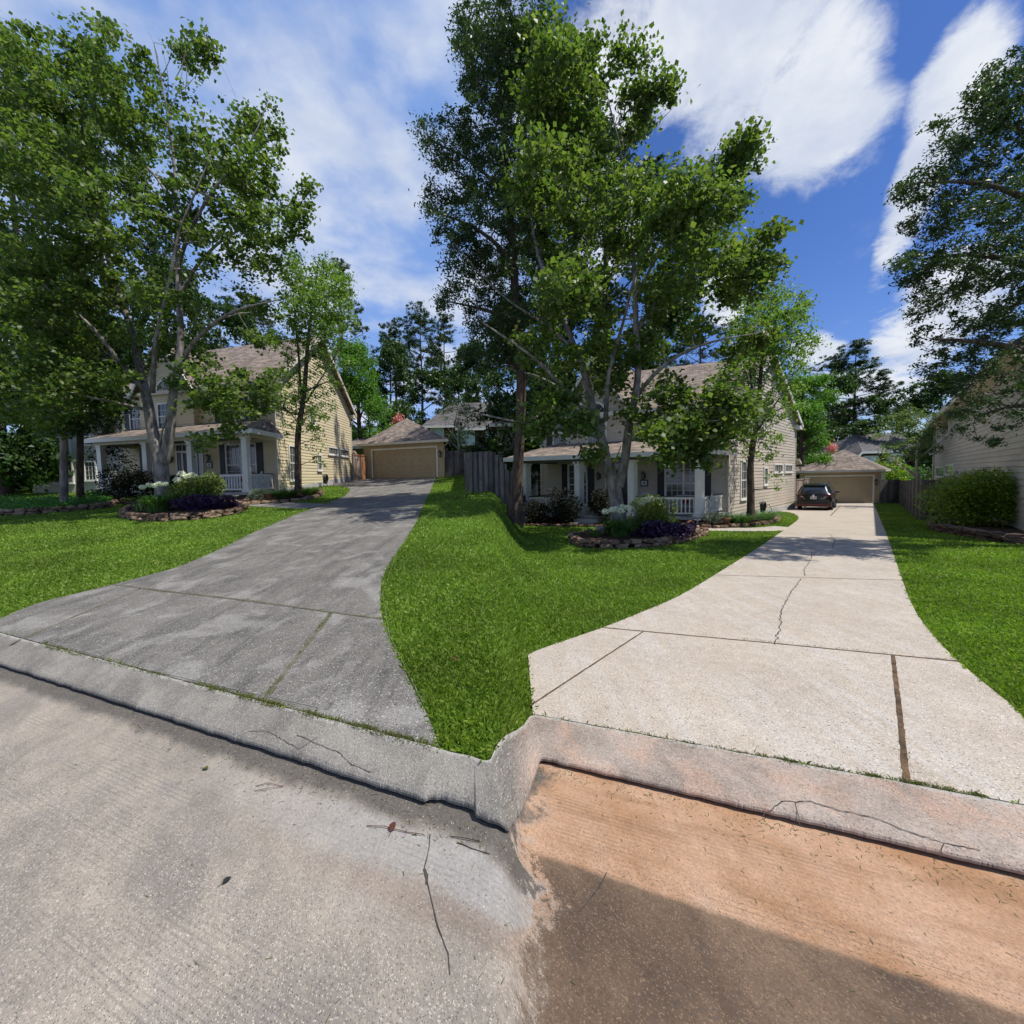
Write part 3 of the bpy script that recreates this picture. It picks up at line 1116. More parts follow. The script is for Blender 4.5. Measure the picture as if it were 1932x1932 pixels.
def make_kerb():
    rng = np.random.default_rng(8)
    from mathutils import noise as mn
    prof = [(0.0, 0.004), (0.02, 0.012), (0.18, 0.0), (0.5, -0.022), (0.8, -0.045), (0.93, -0.058), (0.985, -0.070), (1.0, -0.080), (0.995, -0.094), (0.90, -0.100), (0.86, -0.125)]
    n = len(prof)
    q = gp(805, 1508, DROP_F)
    pairs = []
    for x in np.concatenate([np.linspace(-27.5, -5, 50), np.linspace(-4.9, XA2 - 0.1, 230)]):
        pairs.append(((x, BLk * x + BLc), (x, FLk * x + FLc)))
    # run up to the corner, round it, climb the return, turn again
    xl = XA2 - 0.1
    cb1 = round_corner((XA2, YA2), (XA2 - 1, YA2 - BLk), (XB2, YB2), 0.04, 7)
    cf1 = round_corner((XA, YA), (XA - 1, YA - FLk), (XB, YB), 0.05, 7)
    cb2 = round_corner((XB2, YB2), (XA2, YA2), (XB2 + 1, YB2 + BRk), 0.05, 7)
    cf2 = round_corner((XB, YB), (XA, YA), (XB + 1, YB + FRk), 0.04, 7)

    def link(p0, p1, f0, f1, m):
        for t in np.linspace(0, 1, m + 1)[1:-1]:
            pairs.append(((p0[0] + (p1[0] - p0[0]) * t, p0[1] + (p1[1] - p0[1]) * t), (f0[0] + (f1[0] - f0[0]) * t, f0[1] + (f1[1] - f0[1]) * t)))
    link(pairs[-1][0], cb1[0], pairs[-1][1], cf1[0], 12)
    pairs += list(zip(cb1, cf1))
    link(cb1[-1], cb2[0], cf1[-1], cf2[0], 26)
    pairs += list(zip(cb2, cf2))
    xr = XB + 0.1
    link(cb2[-1], (xr, BRk * xr + BRc), cf2[-1], (xr, FRk * xr + FRc), 10)
    for x in np.concatenate([np.linspace(xr, 4.2, 260), np.linspace(4.4, 27, 50)]):
        pairs.append(((x, BRk * x + BRc), (x, FRk * x + FRc)))
    V, uv = [], []
    acc = 0.0
    for i, (pb, pf) in enumerate(pairs):
        pb, pf = np.array(pb, dtype=float), np.array(pf, dtype=float)
        d = (pf - pb) / np.linalg.norm(pf - pb)
        s_ = pf[0] * 1.0 + pf[1] * 0.7
        jag = 0.007 * mn.noise(Vector((s_ * 9, 0.3, 0))) + 0.006 * mn.noise(Vector((s_ * 31, 1.3, 0)))
        # the broken piece near the end of the first run
        if q.x < pf[0] < q.x + 0.26:
            jag -= 0.045 * min(1, (pf[0] - q.x) / 0.02) * (0.8 + 0.4 * mn.noise(Vector((pf[0] * 20, 5, 0))))
        pf2 = pf + d * jag
        pb2 = pb + d * 0.008 * mn.noise(Vector((s_ * 14, 9.3, 0)))
        # tooled contraction joints every three metres
        for t, dz in prof:
            p = pb2 + (pf2 - pb2) * t
            z = zgf(p[0], p[1]) + dz + 0.0025 * mn.noise(Vector((p[0] * 12, p[1] * 12, 0)))
            V.append((float(p[0]), float(p[1]), z))
            uv.append((float(pf[0]), float(t * np.linalg.norm(pf - pb))))
    F = [(i * n + k, i * n + k + 1, (i + 1) * n + k + 1, (i + 1) * n + k) for i in range(len(pairs) - 1) for k in range(n - 1)]
    mb = MB().add(V, F, 0, False, uv)
    # cracks along the lip
    def crack(pts, w):
        P = []
        for x, y in pts:
            g = gp(x, y, 0.045)
            yb, yf = float(kb_y(g.x)), float(kf_y(g.x))
            t = min(max((yb - g.y) / (yb - yf), 0), 1)
            dz = float(np.interp(t, [p[0] for p in prof[:8]], [p[1] for p in prof[:8]]))
            P.append(Vector((g.x, g.y, zgf(g.x, g.y) + dz + 0.0045)))
        ribbon(mb, P, w, 1, rng, 0.5, 0.02)
    crack([(440, 1384), (470, 1380), (505, 1382), (540, 1400), (565, 1412), (600, 1398)], 0.003)
    crack([(560, 1392), (600, 1408), (640, 1423), (660, 1440), (700, 1455)], 0.003)
    crack([(1440, 1528), (1475, 1512), (1530, 1515), (1580, 1530), (1650, 1545), (1720, 1570), (1790, 1590), (1850, 1602)], 0.004)
    crack([(1500, 1515), (1510, 1545)], 0.003)
    crack([(1780, 1588), (1775, 1605)], 0.003)
    o = mb.build('kerb', ['kerb_concrete', 'crack_dark'])
    tag(o, kind='structure')


make_kerb()

# ------------------------------------------------------------------ driveways and paths
def gpl(pts):
    return [gp(x, y) for x, y in pts]


def kerb_slice(x0, x1, n=24):
    """plan points along the back of the kerb, 2 cm in front of it so the slab tucks under the kerb"""
    xs = np.linspace(x0, x1, n)
    return [(float(x), float(kb_y(x)) + 0.012) for x in xs]


def far_step(x, y):
    return 0.35 + 0.02 * max(y, 0)


def slab_uv(v):
    return (v[0], v[1])


def make_slab(name, outline, mat, joints, cracks, jmat, step=0.4):
    vs, tris = sheet(outline, lambda x, y: 0.22 + 0.035 * max(y, 0), extra=0.006)
    mb = MB().add(vs, tris, 0, False, [(v[0], v[1]) for v in vs])
    # slab edge turned down into the turf
    n = len(outline)
    for i in range(n):
        a, b = outline[i], outline[(i + 1) % n]
        pa = [(a[0], a[1], zgf(a[0], a[1]) + 0.006), (a[0], a[1], zgf(a[0], a[1]) - 0.05), (b[0], b[1], zgf(b[0], b[1]) - 0.05), (b[0], b[1], zgf(b[0], b[1]) + 0.006)]
        mb.add(pa, [(0, 1, 2, 3)], 0, False, [(q[0], q[1]) for q in pa])
    rng = np.random.default_rng(len(name) * 7 + len(outline))
    for pts, w, mi in joints:
        P = [gp(x, y, -0.006, 0.0035) for x, y in pts]
        P = [Vector((p.x, p.y, zgf(p.x, p.y) + 0.0095)) for p in resample(P, 0.15)]
        ribbon(mb, P, w, mi, rng, 0.04, 0.05, 0.25)
    for pts, w in cracks:
        P = [gp(x, y, -0.006, 0.0035) for x, y in pts]
        P = [Vector((p.x, p.y, zgf(p.x, p.y) + 0.0095)) for p in resample(P, 0.1)]
        # the crack wanders
        Q = []
        for i, p in enumerate(resample(P, 0.07)):
            Q.append(p + Vector((rng.normal() * 0.010, rng.normal() * 0.006, 0)))
        ribbon(mb, Q, w, 4, rng, 0.2, 0.03)
    o = mb.build(name, [mat, jmat, 'joint_faint', 'joint_moss', 'crack_dark'])
    return tag(o, kind='structure')


# left lot ---------------------------------------------------------------
L_left_edge = [(0, 1168), (40, 1150), (79, 1136), (150, 1119), (214, 1103), (275, 1087), (332, 1072), (385, 1050), (435, 1027), (471, 1008), (520, 987), (560, 970), (586, 961), (610, 952), (641, 941), (655, 932), (661, 925), (657, 920), (649, 917.5), (625, 916.5), (606, 917.5)]
L_far = [(640, 909), (666, 905), (700, 903.5), (760, 900), (823, 898)]
L_right_edge = [(822, 904), (813, 925), (801, 947), (784.6, 989), (749, 1041), (730, 1070), (721, 1093), (717, 1120), (718.6, 1154), (726, 1185), (737, 1211), (773, 1287), (813, 1362), (827, 1405)]
ol = [gp(x, y) for x, y in L_left_edge]
far = [gp(x, y) for x, y in L_far]
rt = [gp(x, y) for x, y in L_right_edge]
pl = smooth_line([(p.x, p.y) for p in ol], 1)
pr = smooth_line([(p.x, p.y) for p in rt], 1)
xl = float(ol[0].x) - 1.2
outline = [(xl, float(kb_y(xl)) + 0.012)] + [(float(p[0]), float(p[1])) for p in pl] + [(p.x, p.y) for p in far] + [(float(p[0]), float(p[1])) for p in pr]
outline += kerb_slice(float(rt[-1].x) + 0.01, xl + 0.05, 30)
DRIVE_L = outline
make_slab('driveway', outline, 'drive_stained', [
    ([(214, 1103), (470, 1134), (721, 1168)], 0.030, 3),
    ([(20, 1215), (79, 1190), (170, 1151), (263, 1112)], 0.034, 3),
    ([(497, 1322), (560, 1240), (624, 1159)], 0.034, 3),
    ([(435, 1027), (600, 1033), (749, 1040)], 0.018, 2),
    ([(529, 983), (660, 986), (785, 989)], 0.014, 2),
    ([(605, 954), (700, 955), (797, 955)], 0.016, 2),
    ([(660, 931), (730, 932), (806, 934)], 0.016, 2),
    ([(723, 922), (740, 912), (755, 903)], 0.05, 3),
    ([(79, 1206), (270, 1262), (480, 1309), (600, 1335)], 0.006, 2),
    ([(749, 1041), (722, 1120), (735, 1200), (800, 1330)], 0.004, 2),
], [([(640, 1055), (600, 1060), (560, 1070), (520, 1082), (490, 1110)], 0.003),
    ([(590, 1000), (602, 1020), (596, 1030)], 0.003)], 'joint_moss')

# right lot --------------------------------------------------------------
R_left_edge = [(996, 1236), (1012, 1228), (1070, 1208), (1143, 1183), (1210, 1156), (1270, 1131), (1315, 1106), (1355, 1081), (1410, 1047), (1454, 1018), (1478, 1001), (1496, 988), (1505, 981), (1507, 976), (1500, 970), (1487, 966), (1450, 964)]
R_far = [(1480, 958), (1500, 955), (1540, 952), (1600, 948), (1648, 946)]
R_right_edge = [(1651, 956), (1673, 1008), (1685, 1044), (1699, 1084), (1713, 1125), (1732, 1164), (1770, 1211), (1808, 1249), (1850, 1284), (1925, 1345), (1990, 1420)]
ol = [gp(x, y) for x, y in R_left_edge]
far = [gp(x, y) for x, y in R_far]
rt = [gp(x, y) for x, y in R_right_edge]
pl = smooth_line([(p.x, p.y) for p in ol], 1)
pr = smooth_line([(p.x, p.y) for p in rt], 1)
x0 = gp(996, 1236).x - 0.005
x1 = float(rt[-1].x) + 0.4
outline = [(x0, float(kb_y(x0)) + 0.012)] + [(float(p[0]), float(p[1])) for p in pl] + [(p.x, p.y) for p in far] + [(float(p[0]), float(p[1])) for p in pr]
outline += kerb_slice(x1, x0 + 0.03, 40)
DRIVE_R = outline
make_slab('driveway', outline, 'drive_clean', [
    ([(1136, 1184), (1450, 1213), (1808, 1248)], 0.020, 1),
    ([(1000, 1332), (1100, 1266), (1213.5, 1192)], 0.016, 1),
    ([(1711, 1474), (1698, 1350), (1685, 1237)], 0.030, 1),
    ([(1350, 1085), (1530, 1090), (1702, 1095)], 0.014, 1),
    ([(1421, 1039), (1560, 1040), (1685, 1041)], 0.010, 2),
    ([(1466, 1007), (1570, 1007), (1673, 1007)], 0.014, 2),
    ([(1500, 985), (1580, 985), (1664, 985)], 0.014, 2),
    ([(1500, 971), (1580, 971), (1658, 971)], 0.014, 2),
    ([(1567, 973), (1577, 963), (1586, 954)], 0.05, 1),
], [([(1461, 1216), (1473, 1180), (1473, 1155), (1487, 1125), (1505, 1100), (1512, 1092)], 0.009),
    ([(1519, 1087), (1517, 1075), (1530, 1055), (1532, 1042)], 0.009),
    ([(1570, 1035), (1575, 1020), (1566, 1007)], 0.007)], 'joint_brown')


def strip(name, line, w0, w1, mat, extra=0.004):
    """a path of even width along a line of ground points"""
    P = smooth_line([(p.x, p.y) for p in line], 2)
    n = len(P)
    A, B = [], []
    for i, p in enumerate(P):
        a, b = P[max(0, i - 1)], P[min(n - 1, i + 1)]
        d = b - a
        d = d / (np.linalg.norm(d) + 1e-9)
        nn = np.array([-d[1], d[0]])
        w = (w0 + (w1 - w0) * i / (n - 1)) / 2
        A.append(p + nn * w)
        B.append(p - nn * w)
    V, uv = [], []
    for q in A + B:
        V.append((q[0], q[1], zgf(q[0], q[1]) + extra))
        uv.append((q[0], q[1]))
    mb = MB().add(V, [(n + i, n + i + 1, i + 1, i) for i in range(n - 1)], 0, False, uv)
    V2 = [(v[0], v[1], v[2] - 0.06) for v in V]
    m = len(V)
    mb.add(V + V2, [(i, i + 1, m + i + 1, m + i) for i in range(n - 1)] + [(m + n + i, m + n + i + 1, n + i + 1, n + i) for i in range(n - 1)], 0, False, uv + uv)
    o = mb.build(name, mat)
    tag(o, kind='structure')
    return [(float(a[0]), float(a[1])) for a in A] + [(float(a[0]), float(a[1])) for a in B[::-1]]


PATH_L = strip('walkway', [gp(604, 955.5), gp(545, 953), gp(480, 950), gp(400, 947), gp(330, 945), gp(275, 944), gp(250, 942.5)], 1.3, 1.3, 'walk_grey')
PATH_R = strip('walkway', [gp(1492, 995), gp(1440, 999), gp(1380, 999), gp(1320, 998), gp(1255, 993), gp(1190, 988), gp(1130, 985), gp(1105, 980)], 1.25, 1.3, 'walk_clean')

# ------------------------------------------------------------------ building parts
def clap(mb, G, ext, z0, z1, h=0.172, t=0.026, mi=0):
    """lapped boards on a wall plane; ext(z) gives the wall's ends at that height; outward is -v"""
    z = z0
    while z < z1 - 0.01:
        zt = min(z + h, z1)
        a0, a1 = ext(z)
        b0, b1 = ext(zt)
        if a1 - a0 < 0.02:
            break
        P = G.P
        mb.add([P(a0, -t, z), P(a1, -t, z), P(b1, -0.004, zt), P(b0, -0.004, zt)], [(0, 1, 2, 3)], mi)
        mb.add([P(a0, -t, z), P(a0, 0.0, z), P(a1, 0.0, z), P(a1, -t, z)], [(0, 1, 2, 3)], mi)
        z = zt


def window(par, G, uc, zb, w, h, cols=3, rows=4, glass='window_glass', shutters=0.0, sash=True, double=False, trim='trim_white', depth=0.05, arch=False, ft=0.09):
    """window on a wall plane (outward -v): frame, pane, muntins in the frame mesh, shutters as parts of the house"""
    mb = MB()
    u0, u1, z0, z1 = uc - w / 2, uc + w / 2, zb, zb + h
    d0, d1 = -depth - 0.03, 0.0
    mb.box(G, u0 - ft, u0, d0, d1, z0 - ft, z1 + ft)
    mb.box(G, u1, u1 + ft, d0, d1, z0 - ft, z1 + ft)
    mb.box(G, u0, u1, d0, d1, z1, z1 + ft)
    mb.box(G, u0 - 0.02 - ft, u1 + 0.02 + ft, d0 - 0.03, d1, z0 - ft - 0.04, z0 - ft + 0.02)
    mb.box(G, u0, u1, d0, d1, z0 - ft + 0.022, z0)
    bays = [(u0, u1)]
    if double:
        mb.box(G, uc - 0.05, uc + 0.05, d0, d1, z0, z1)
        bays = [(u0, uc - 0.05), (uc + 0.05, u1)]
    mw = 0.018
    for a, b in bays:
        if sash:
            zm = (z0 + z1) / 2
            mb.box(G, a, b, -depth + 0.002, d1, zm - 0.025, zm + 0.025)
        for k in range(1, cols):
            x = a + (b - a) * k / cols
            mb.box(G, x - mw / 2, x + mw / 2, -depth + 0.008, -depth + 0.03, z0, z1)
        for k in range(1, rows):
            zz = z0 + (z1 - z0) * k / rows
            if sash and abs(zz - (z0 + z1) / 2) < 0.05:
                continue
            mb.box(G, a, b, -depth + 0.010, -depth + 0.028, zz - mw / 2, zz + mw / 2)
    f = mb.build('window', trim, par)
    pn = MB()
    for a, b in bays:
        pn.box(G, a, b, -depth + 0.024, -depth + 0.034, z0, z1)
    pn.build('pane', glass, f)
    if shutters:
        for sx in (-1, 1):
            sb = MB()
            a = u0 - ft - shutters if sx < 0 else u1 + ft
            sb.box(G, a, a + shutters, -0.055, -0.028, z0 - ft, z1 + ft)
            for q in (0.0, 0.5, 1.0):
                zz = z0 - ft + (z1 - z0 + 2 * ft - 0.08) * q
                sb.box(G, a, a + shutters, -0.068, -0.055, zz, zz + 0.08)
            nl = 18
            for k in range(nl):
                zz = z0 + (h) * (k + 0.5) / nl
                sb.box(G, a + 0.05, a + shutters - 0.05, -0.064, -0.055, zz, zz + 0.03)
            sb.build('shutter', 'shutter_black', par)
    return f


def roof_slab(mb, pts, t=0.12, mi=0):
    """sloping polygon given by its outer corners, thickened downwards"""
    n = len(pts)
    P = [Vector(p) for p in pts]
    Q = [p - Vector((0, 0, t)) for p in P]
    nr = (P[1] - P[0]).cross(P[2] - P[0])
    order = list(range(n))
    if nr.z < 0:
        order = order[::-1]
    mb.add(P, [tuple(order)], mi)
    mb.add(Q, [tuple(order[::-1])], mi)
    for i in range(n):
        j = (i + 1) % n
        mb.add([P[i], Q[i], Q[j], P[j]], [(0, 1, 2, 3)], mi)


def board(mb, a, b, w, h, G=None, mi=0):
    """square-section trim between two points, w thick horizontally, h high (downwards)"""
    a, b = Vector(a), Vector(b)
    d = b - a
    n = Vector((-d.y, d.x, 0)).normalized() * (w / 2)
    z = Vector((0, 0, -h))
    mb.hexa([a - n + z, b - n + z, b + n + z, a + n + z, a - n, b - n, b + n, a + n], mi)


def make_house(lot, F, siding, label, eave, ridge, dz_base):
    W, D = 10.9, 10.9
    house = thing('house', label, 'house', F.P(0, 0, 0))
    G = Frame((F.C.x, F.C.y), F.V, F.U, F.z0)            # gable side, outward -v = away from the house
    fl = 0.52
    # core walls (closed box behind the boards)
    core = MB()
    core.box(F, 0.0, W, 0.0, D, -1.2, eave)
    for uu in (0.0, W):
        core.add([F.P(uu, 0, eave), F.P(uu, D, eave), F.P(uu, D / 2, ridge - 0.15)], [(0, 1, 2)])
    core.build('wall_core', siding, house)
    wf = MB()
    clap(wf, F, lambda z: (0, W), fl, eave)
    wf.build('front_wall', siding, house)
    wg = MB()
    def gext(z):
        if z <= eave:
            return (0, D)
        k = (z - eave) / (ridge - 0.15 - eave) * D / 2
        return (k, D - k)
    clap(wg, G, gext, fl - 0.1 + dz_base * 0.2, ridge - 0.2)
    wg.build('gable_wall', siding, house)
    # corner boards
    cb = MB()
    for (a, b_, c, d) in ((-0.05, 0.07, -0.05, 0.06), (-0.05, 0.06, D - 0.06, D + 0.05), (W - 0.06, W + 0.05, -0.05, 0.06)):
        cb = MB()
        cb.box(F, a, b_, c, d, 0.3, eave)
        cb.build('corner_board', 'trim_cream' if lot == 'L' else 'siding_dim', house)
    # foundation follows the land
    fd = MB()
    n = 12
    for k in range(n):
        a, b = D * k / n, D * (k + 1) / n
        pa, pb = G.P(a, 0, 0), G.P(b, 0, 0)
        za, zb = zgf(pa.x, pa.y), zgf(pb.x, pb.y)
        q = []
        for (u, v, zz) in ((a, -0.045, za - 0.4), (b, -0.045, zb - 0.4), (b, 0.03, zb - 0.4), (a, 0.03, za - 0.4), (a, -0.045, za + 0.30), (b, -0.045, zb + 0.30), (b, 0.03, zb + 0.30), (a, 0.03, za + 0.30)):
            p = G.P(u, v, 0)
            q.append(Vector((p.x, p.y, zz)))
        fd.hexa(q)
    fd.build('foundation', 'foundation', house)
    # main roof
    ov, og = 0.42, 0.38
    rf = MB()
    ek = eave - ov * (ridge - eave) / (D / 2)
    e0, e1 = -og, W + og
    roof_slab(rf, [F.P(e0, -ov, ek), F.P(e1, -ov, ek), F.P(e1, D / 2, ridge), F.P(e0, D / 2, ridge)])
    roof_slab(rf, [F.P(e0, D / 2, ridge + 0.003), F.P(e1, D / 2, ridge + 0.003), F.P(e1, D + ov, ek), F.P(e0, D + ov, ek)])
    roof = rf.build('roof', 'shingle_brown', house, autouv=True)
    tr = MB()
    board(tr, F.P(e0, -ov - 0.02, ek + 0.01), F.P(e1, -ov - 0.02, ek + 0.01), 0.05, 0.20)
    board(tr, F.P(e0 - 0.02, -ov, ek + 0.02), F.P(e0 - 0.02, D / 2, ridge + 0.02), 0.05, 0.24)
    board(tr, F.P(e0 - 0.02, D + ov, ek + 0.02), F.P(e0 - 0.02, D / 2, ridge + 0.02), 0.05, 0.24)
    # boxed returns at the ends of the rakes
    tr.box(F, e0 + 0.0, 0.0, D - 0.25, D + ov, ek - 0.30, ek - 0.06)
    tr.box(F, e0 + 0.0, 0.0, -ov, 0.15, ek - 0.26, ek - 0.06)
    tr.build('fascia', 'trim_cream' if lot == 'L' else 'trim_white', house)
    # cross gable over the front
    gc, gw, gp_ = 6.95, 1.95, eave + 2.35
    cg = MB()
    cgF = Frame((F.P(gc, -0.32, 0).x, F.P(gc, -0.32, 0).y), F.U, F.V, F.z0)
    clap(cg, cgF, lambda z: ((-gw, gw) if z < eave - 0.05 else (-gw * (gp_ - z) / (gp_ - eave + 0.05), gw * (gp_ - z) / (gp_ - eave + 0.05))), 3.75, gp_ - 0.05)
    cg.box(cgF, -gw, gw, 0.0, 0.32, 3.75, eave)
    cg.add([cgF.P(-gw, 0.002, eave), cgF.P(gw, 0.002, eave), cgF.P(0, 0.002, gp_)], [(0, 1, 2)])
    cg.build('cross_gable', siding, house)
    cr = MB()
    back = (gp_ - eave) / (ridge - eave) * D / 2 + 0.3
    sl = (gp_ + 0.12 - eave) / gw
    ge = gw + 0.38
    ze = gp_ + 0.12 - sl * ge
    for s_ in (-1, 1):
        roof_slab(cr, [cgF.P(0, -0.35, gp_ + 0.12), cgF.P(s_ * ge, -0.35, ze), cgF.P(s_ * ge, 0.32, ze), cgF.P(0, back, gp_ + 0.12)], 0.10)
    cr.build('cross_gable_roof', 'shingle_brown', house, autouv=True)
    ct = MB()
    for s_ in (-1, 1):
        board(ct, cgF.P(0, -0.38, gp_ + 0.14), cgF.P(s_ * ge, -0.38, ze + 0.02), 0.05, 0.24)
    ct.build('rake_board', 'trim_white', house)
    # half-round window with sunburst bars, and the window below
    aw = MB()
    apt = []
    for k in range(13):
        t = math.pi * k / 12
        apt.append((math.cos(t), math.sin(t)))
    ra, rb_, zb_ = 0.52, 0.62, eave - 0.30
    for k in range(12):
        (c0, s0), (c1, s1) = apt[k], apt[k + 1]
        P = cgF.P
        aw.hexa([P(c0 * ra, -0.08, zb_ + s0 * ra), P(c1 * ra, -0.08, zb_ + s1 * ra), P(c1 * rb_, -0.08, zb_ + s1 * rb_), P(c0 * rb_, -0.08, zb_ + s0 * rb_),
                 P(c0 * ra, 0.0, zb_ + s0 * ra), P(c1 * ra, 0.0, zb_ + s1 * ra), P(c1 * rb_, 0.0, zb_ + s1 * rb_), P(c0 * rb_, 0.0, zb_ + s0 * rb_)])
    aw.box(cgF, -rb_, rb_, -0.085, 0.0, zb_ - 0.07, zb_ + 0.002)
    for k in (3, 6, 9):
        c0, s0 = apt[k]
        aw.tube([cgF.P(0, -0.05, zb_), cgF.P(c0 * ra, -0.05, zb_ + s0 * ra)], 0.014, 4)
    wfan = aw.build('window', 'trim_white', house)
    pn = MB()
    pn.add([cgF.P(c * ra, -0.034, zb_ + s0 * ra) for c, s0 in apt], [tuple(range(13))])
    pn.build('pane', 'window_glass', wfan)
    window(house, cgF, 0.0, 3.95, 1.05, 1.25, 4, 4, shutters=0.0)
    # upper windows
    window(house, F, 9.1, 4.05, 1.75, 1.15, 3, 2, double=True, shutters=0.42)
    window(house, F, 2.45, 4.05, 1.75, 1.25, 3, 4, glass='blind_glass', double=True, shutters=0.42)
    # ---- porch
    pv, pe = -2.2, 2.98
    pf = MB()
    pf.box(F, -0.02, 10.0, pv - 0.22, 0.0, fl - 0.12, fl)
    pf.build('porch_floor', 'foundation', house)
    pb = MB()
    pb.box(F, 0.03, 9.95, pv - 0.12, 0.0, -0.6, fl - 0.12)
    pb.build('porch_base', 'brick_dark', house)
    # steps by the door
    st = MB()
    for k in range(3):
        st.box(F, 5.0, 6.3, pv - 0.22 - 0.32 * (k + 1), pv - 0.22, -0.6, fl - 0.14 - 0.15 * k)
    st.build('porch_step', 'foundation', house)
    bm_ = MB()
    bm_.box(F, -0.05, 10.05, pv - 0.12, pv + 0.12, pe, pe + 0.26)
    bm_.box(F, -0.05, 0.16, pv + 0.12, 0.0, pe, pe + 0.26)
    bm_.box(F, 9.8, 10.05, pv + 0.12, 0.0, pe, pe + 0.26)
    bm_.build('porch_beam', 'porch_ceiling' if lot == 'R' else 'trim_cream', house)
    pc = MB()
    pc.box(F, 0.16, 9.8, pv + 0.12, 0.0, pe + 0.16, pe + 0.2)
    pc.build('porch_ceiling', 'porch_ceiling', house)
    pr_ = MB()
    zt = pe + 1.12
    zs = pe + 0.28
    A = [F.P(-0.42, pv - 0.48, zs), F.P(10.5, pv - 0.48, zs), F.P(9.6, 0.0, zt), F.P(0.35, 0.0, zt)]
    roof_slab(pr_, A, 0.08)
    roof_slab(pr_, [F.P(-0.42, pv - 0.48, zs + 0.002), F.P(0.35, 0.0, zt + 0.002), F.P(-0.42, 0.0, zs + 0.002)], 0.08)
    roof_slab(pr_, [F.P(10.5, pv - 0.48, zs + 0.002), F.P(10.5, 0.0, zs + 0.002), F.P(9.6, 0.0, zt + 0.002)], 0.08)
    pr_.build('porch_roof', 'shingle_brown', house, autouv=True)
    pt = MB()
    board(pt, F.P(-0.44, pv - 0.50, zs + 0.02), F.P(10.52, pv - 0.50, zs + 0.02), 0.05, 0.20)
    board(pt, F.P(-0.44, pv - 0.50, zs + 0.02), F.P(-0.44, 0.0, zs + 0.02), 0.05, 0.20)
    board(pt, F.P(10.52, pv - 0.50, zs + 0.02), F.P(10.52, 0.0, zs + 0.02), 0.05, 0.20)
    pt.build('porch_fascia', 'trim_white', house)
    cw = 0.15
    cols = (0.28, 3.55, 6.45, 9.65)
    for u in cols:
        c = MB()
        vv = pv
        c.box(F, u - cw, u + cw, vv - cw, vv + cw, fl + 0.14, pe - 0.10)
        c.box(F, u - cw - 0.05, u + cw + 0.05, vv - cw - 0.05, vv + cw + 0.05, fl, fl + 0.14)
        c.box(F, u - cw - 0.04, u + cw + 0.04, vv - cw - 0.04, vv + cw + 0.04, pe - 0.10, pe)
        c.build('porch_column', 'trim_white', house)
    def rail(p, q):
        """railing between two porch points (u, v)"""
        a, b = F.P(p[0], p[1], 0), F.P(q[0], q[1], 0)
        d = b - a
        L = d.length
        dn = d / L
        nn = Vector((-dn.y, dn.x, 0))
        RF = Frame((a.x, a.y), dn, nn, F.z0)
        m = MB()
        m.box(RF, 0, L, -0.03, 0.03, fl + 0.10, fl + 0.16, 0)
        m.box(RF, 0, L, -0.03, 0.03, fl + 0.72, fl + 0.82, 0)
        m.box(RF, 0, L, -0.05, 0.05, fl + 0.823, fl + 0.855, 1)
        k = int(L / 0.155)
        for i in range(k):
            x = L * (i + 0.5) / k
            m.box(RF, x - 0.024, x + 0.024, -0.02, 0.02, fl + 0.16, fl + 0.72, 0)
        m.build('porch_railing', ['trim_white', 'door_dark'], house)
    rail((0.28, pv + 0.16), (0.28, -0.05))
    rail((0.28 + 0.17, pv), (3.38, pv))
    rail((6.62, pv), (9.48, pv))
    rail((9.65, pv + 0.16), (9.65, -0.05))
    # ground floor openings under the porch
    window(house, F, 2.25, fl + 0.35, 1.85, 2.0, 3, 6, glass='blind_glass', double=True, shutters=0.40)
    window(house, F, 8.45, fl + 0.35, 1.1, 2.0, 3, 6, glass='blind_glass', shutters=0.40)
    dz = fl
    dr = MB()
    dr.box(F, 5.3, 6.2, -0.06, -0.03, dz, dz + 2.05)
    dr.box(F, 5.4, 5.7, -0.075, -0.06, dz + 1.1, dz + 1.9)
    dr.box(F, 5.8, 6.1, -0.075, -0.06, dz + 1.1, dz + 1.9)
    door = dr.build('door', 'door_dark', house)
    kb = MB()
    kb.lathe(F.P(5.38, -0.07, dz + 1.0), [(0.012, 0.0), (0.012, 0.03), (0.03, 0.045), (0.03, 0.07), (0.01, 0.085)], 10, axis=(-F.V.x, -F.V.y, 0))
    kb.build('door_knob', 'chrome', door)
    ds = MB()
    for a, b in ((5.18, 5.298), (6.202, 6.32), (4.78, 4.87), (6.63, 6.72)):
        ds.box(F, a, b, -0.09, 0.0, dz, dz + 2.12)
    ds.box(F, 4.78, 6.72, -0.09, 0.0, dz + 2.122, dz + 2.2)
    ds.box(F, 4.78, 6.72, -0.09, 0.0, dz + 2.5, dz + 2.6)
    for k in range(5):
        x = 4.80 + (6.70 - 4.80) * k / 4
        ds.box(F, x - 0.02, x + 0.02, -0.085, -0.03, dz + 2.2, dz + 2.5)
    for a, b in ((4.87, 5.18), (6.32, 6.63)):
        ds.box(F, a, b, -0.07, -0.03, dz, dz + 0.3)
    df = ds.build('door_frame', 'trim_white', house)
    dp = MB()
    dp.box(F, 4.85, 6.65, -0.05, -0.04, dz + 2.2, dz + 2.5)
    dp.box(F, 4.87, 5.18, -0.05, -0.04, dz + 0.3, dz + 2.12)
    dp.box(F, 6.32, 6.63, -0.05, -0.04, dz + 0.3, dz + 2.12)
    dp.build('pane', 'blind_glass', df)
    # lanterns and number plaque by the door
    for u in (4.40, 7.05):
        wall_lantern(F, u, dz + 1.75, house)
    pq = MB()
    pq.box(F, 4.2, 4.62, -0.06, -0.03, dz + 1.22, dz + 1.55, 0)
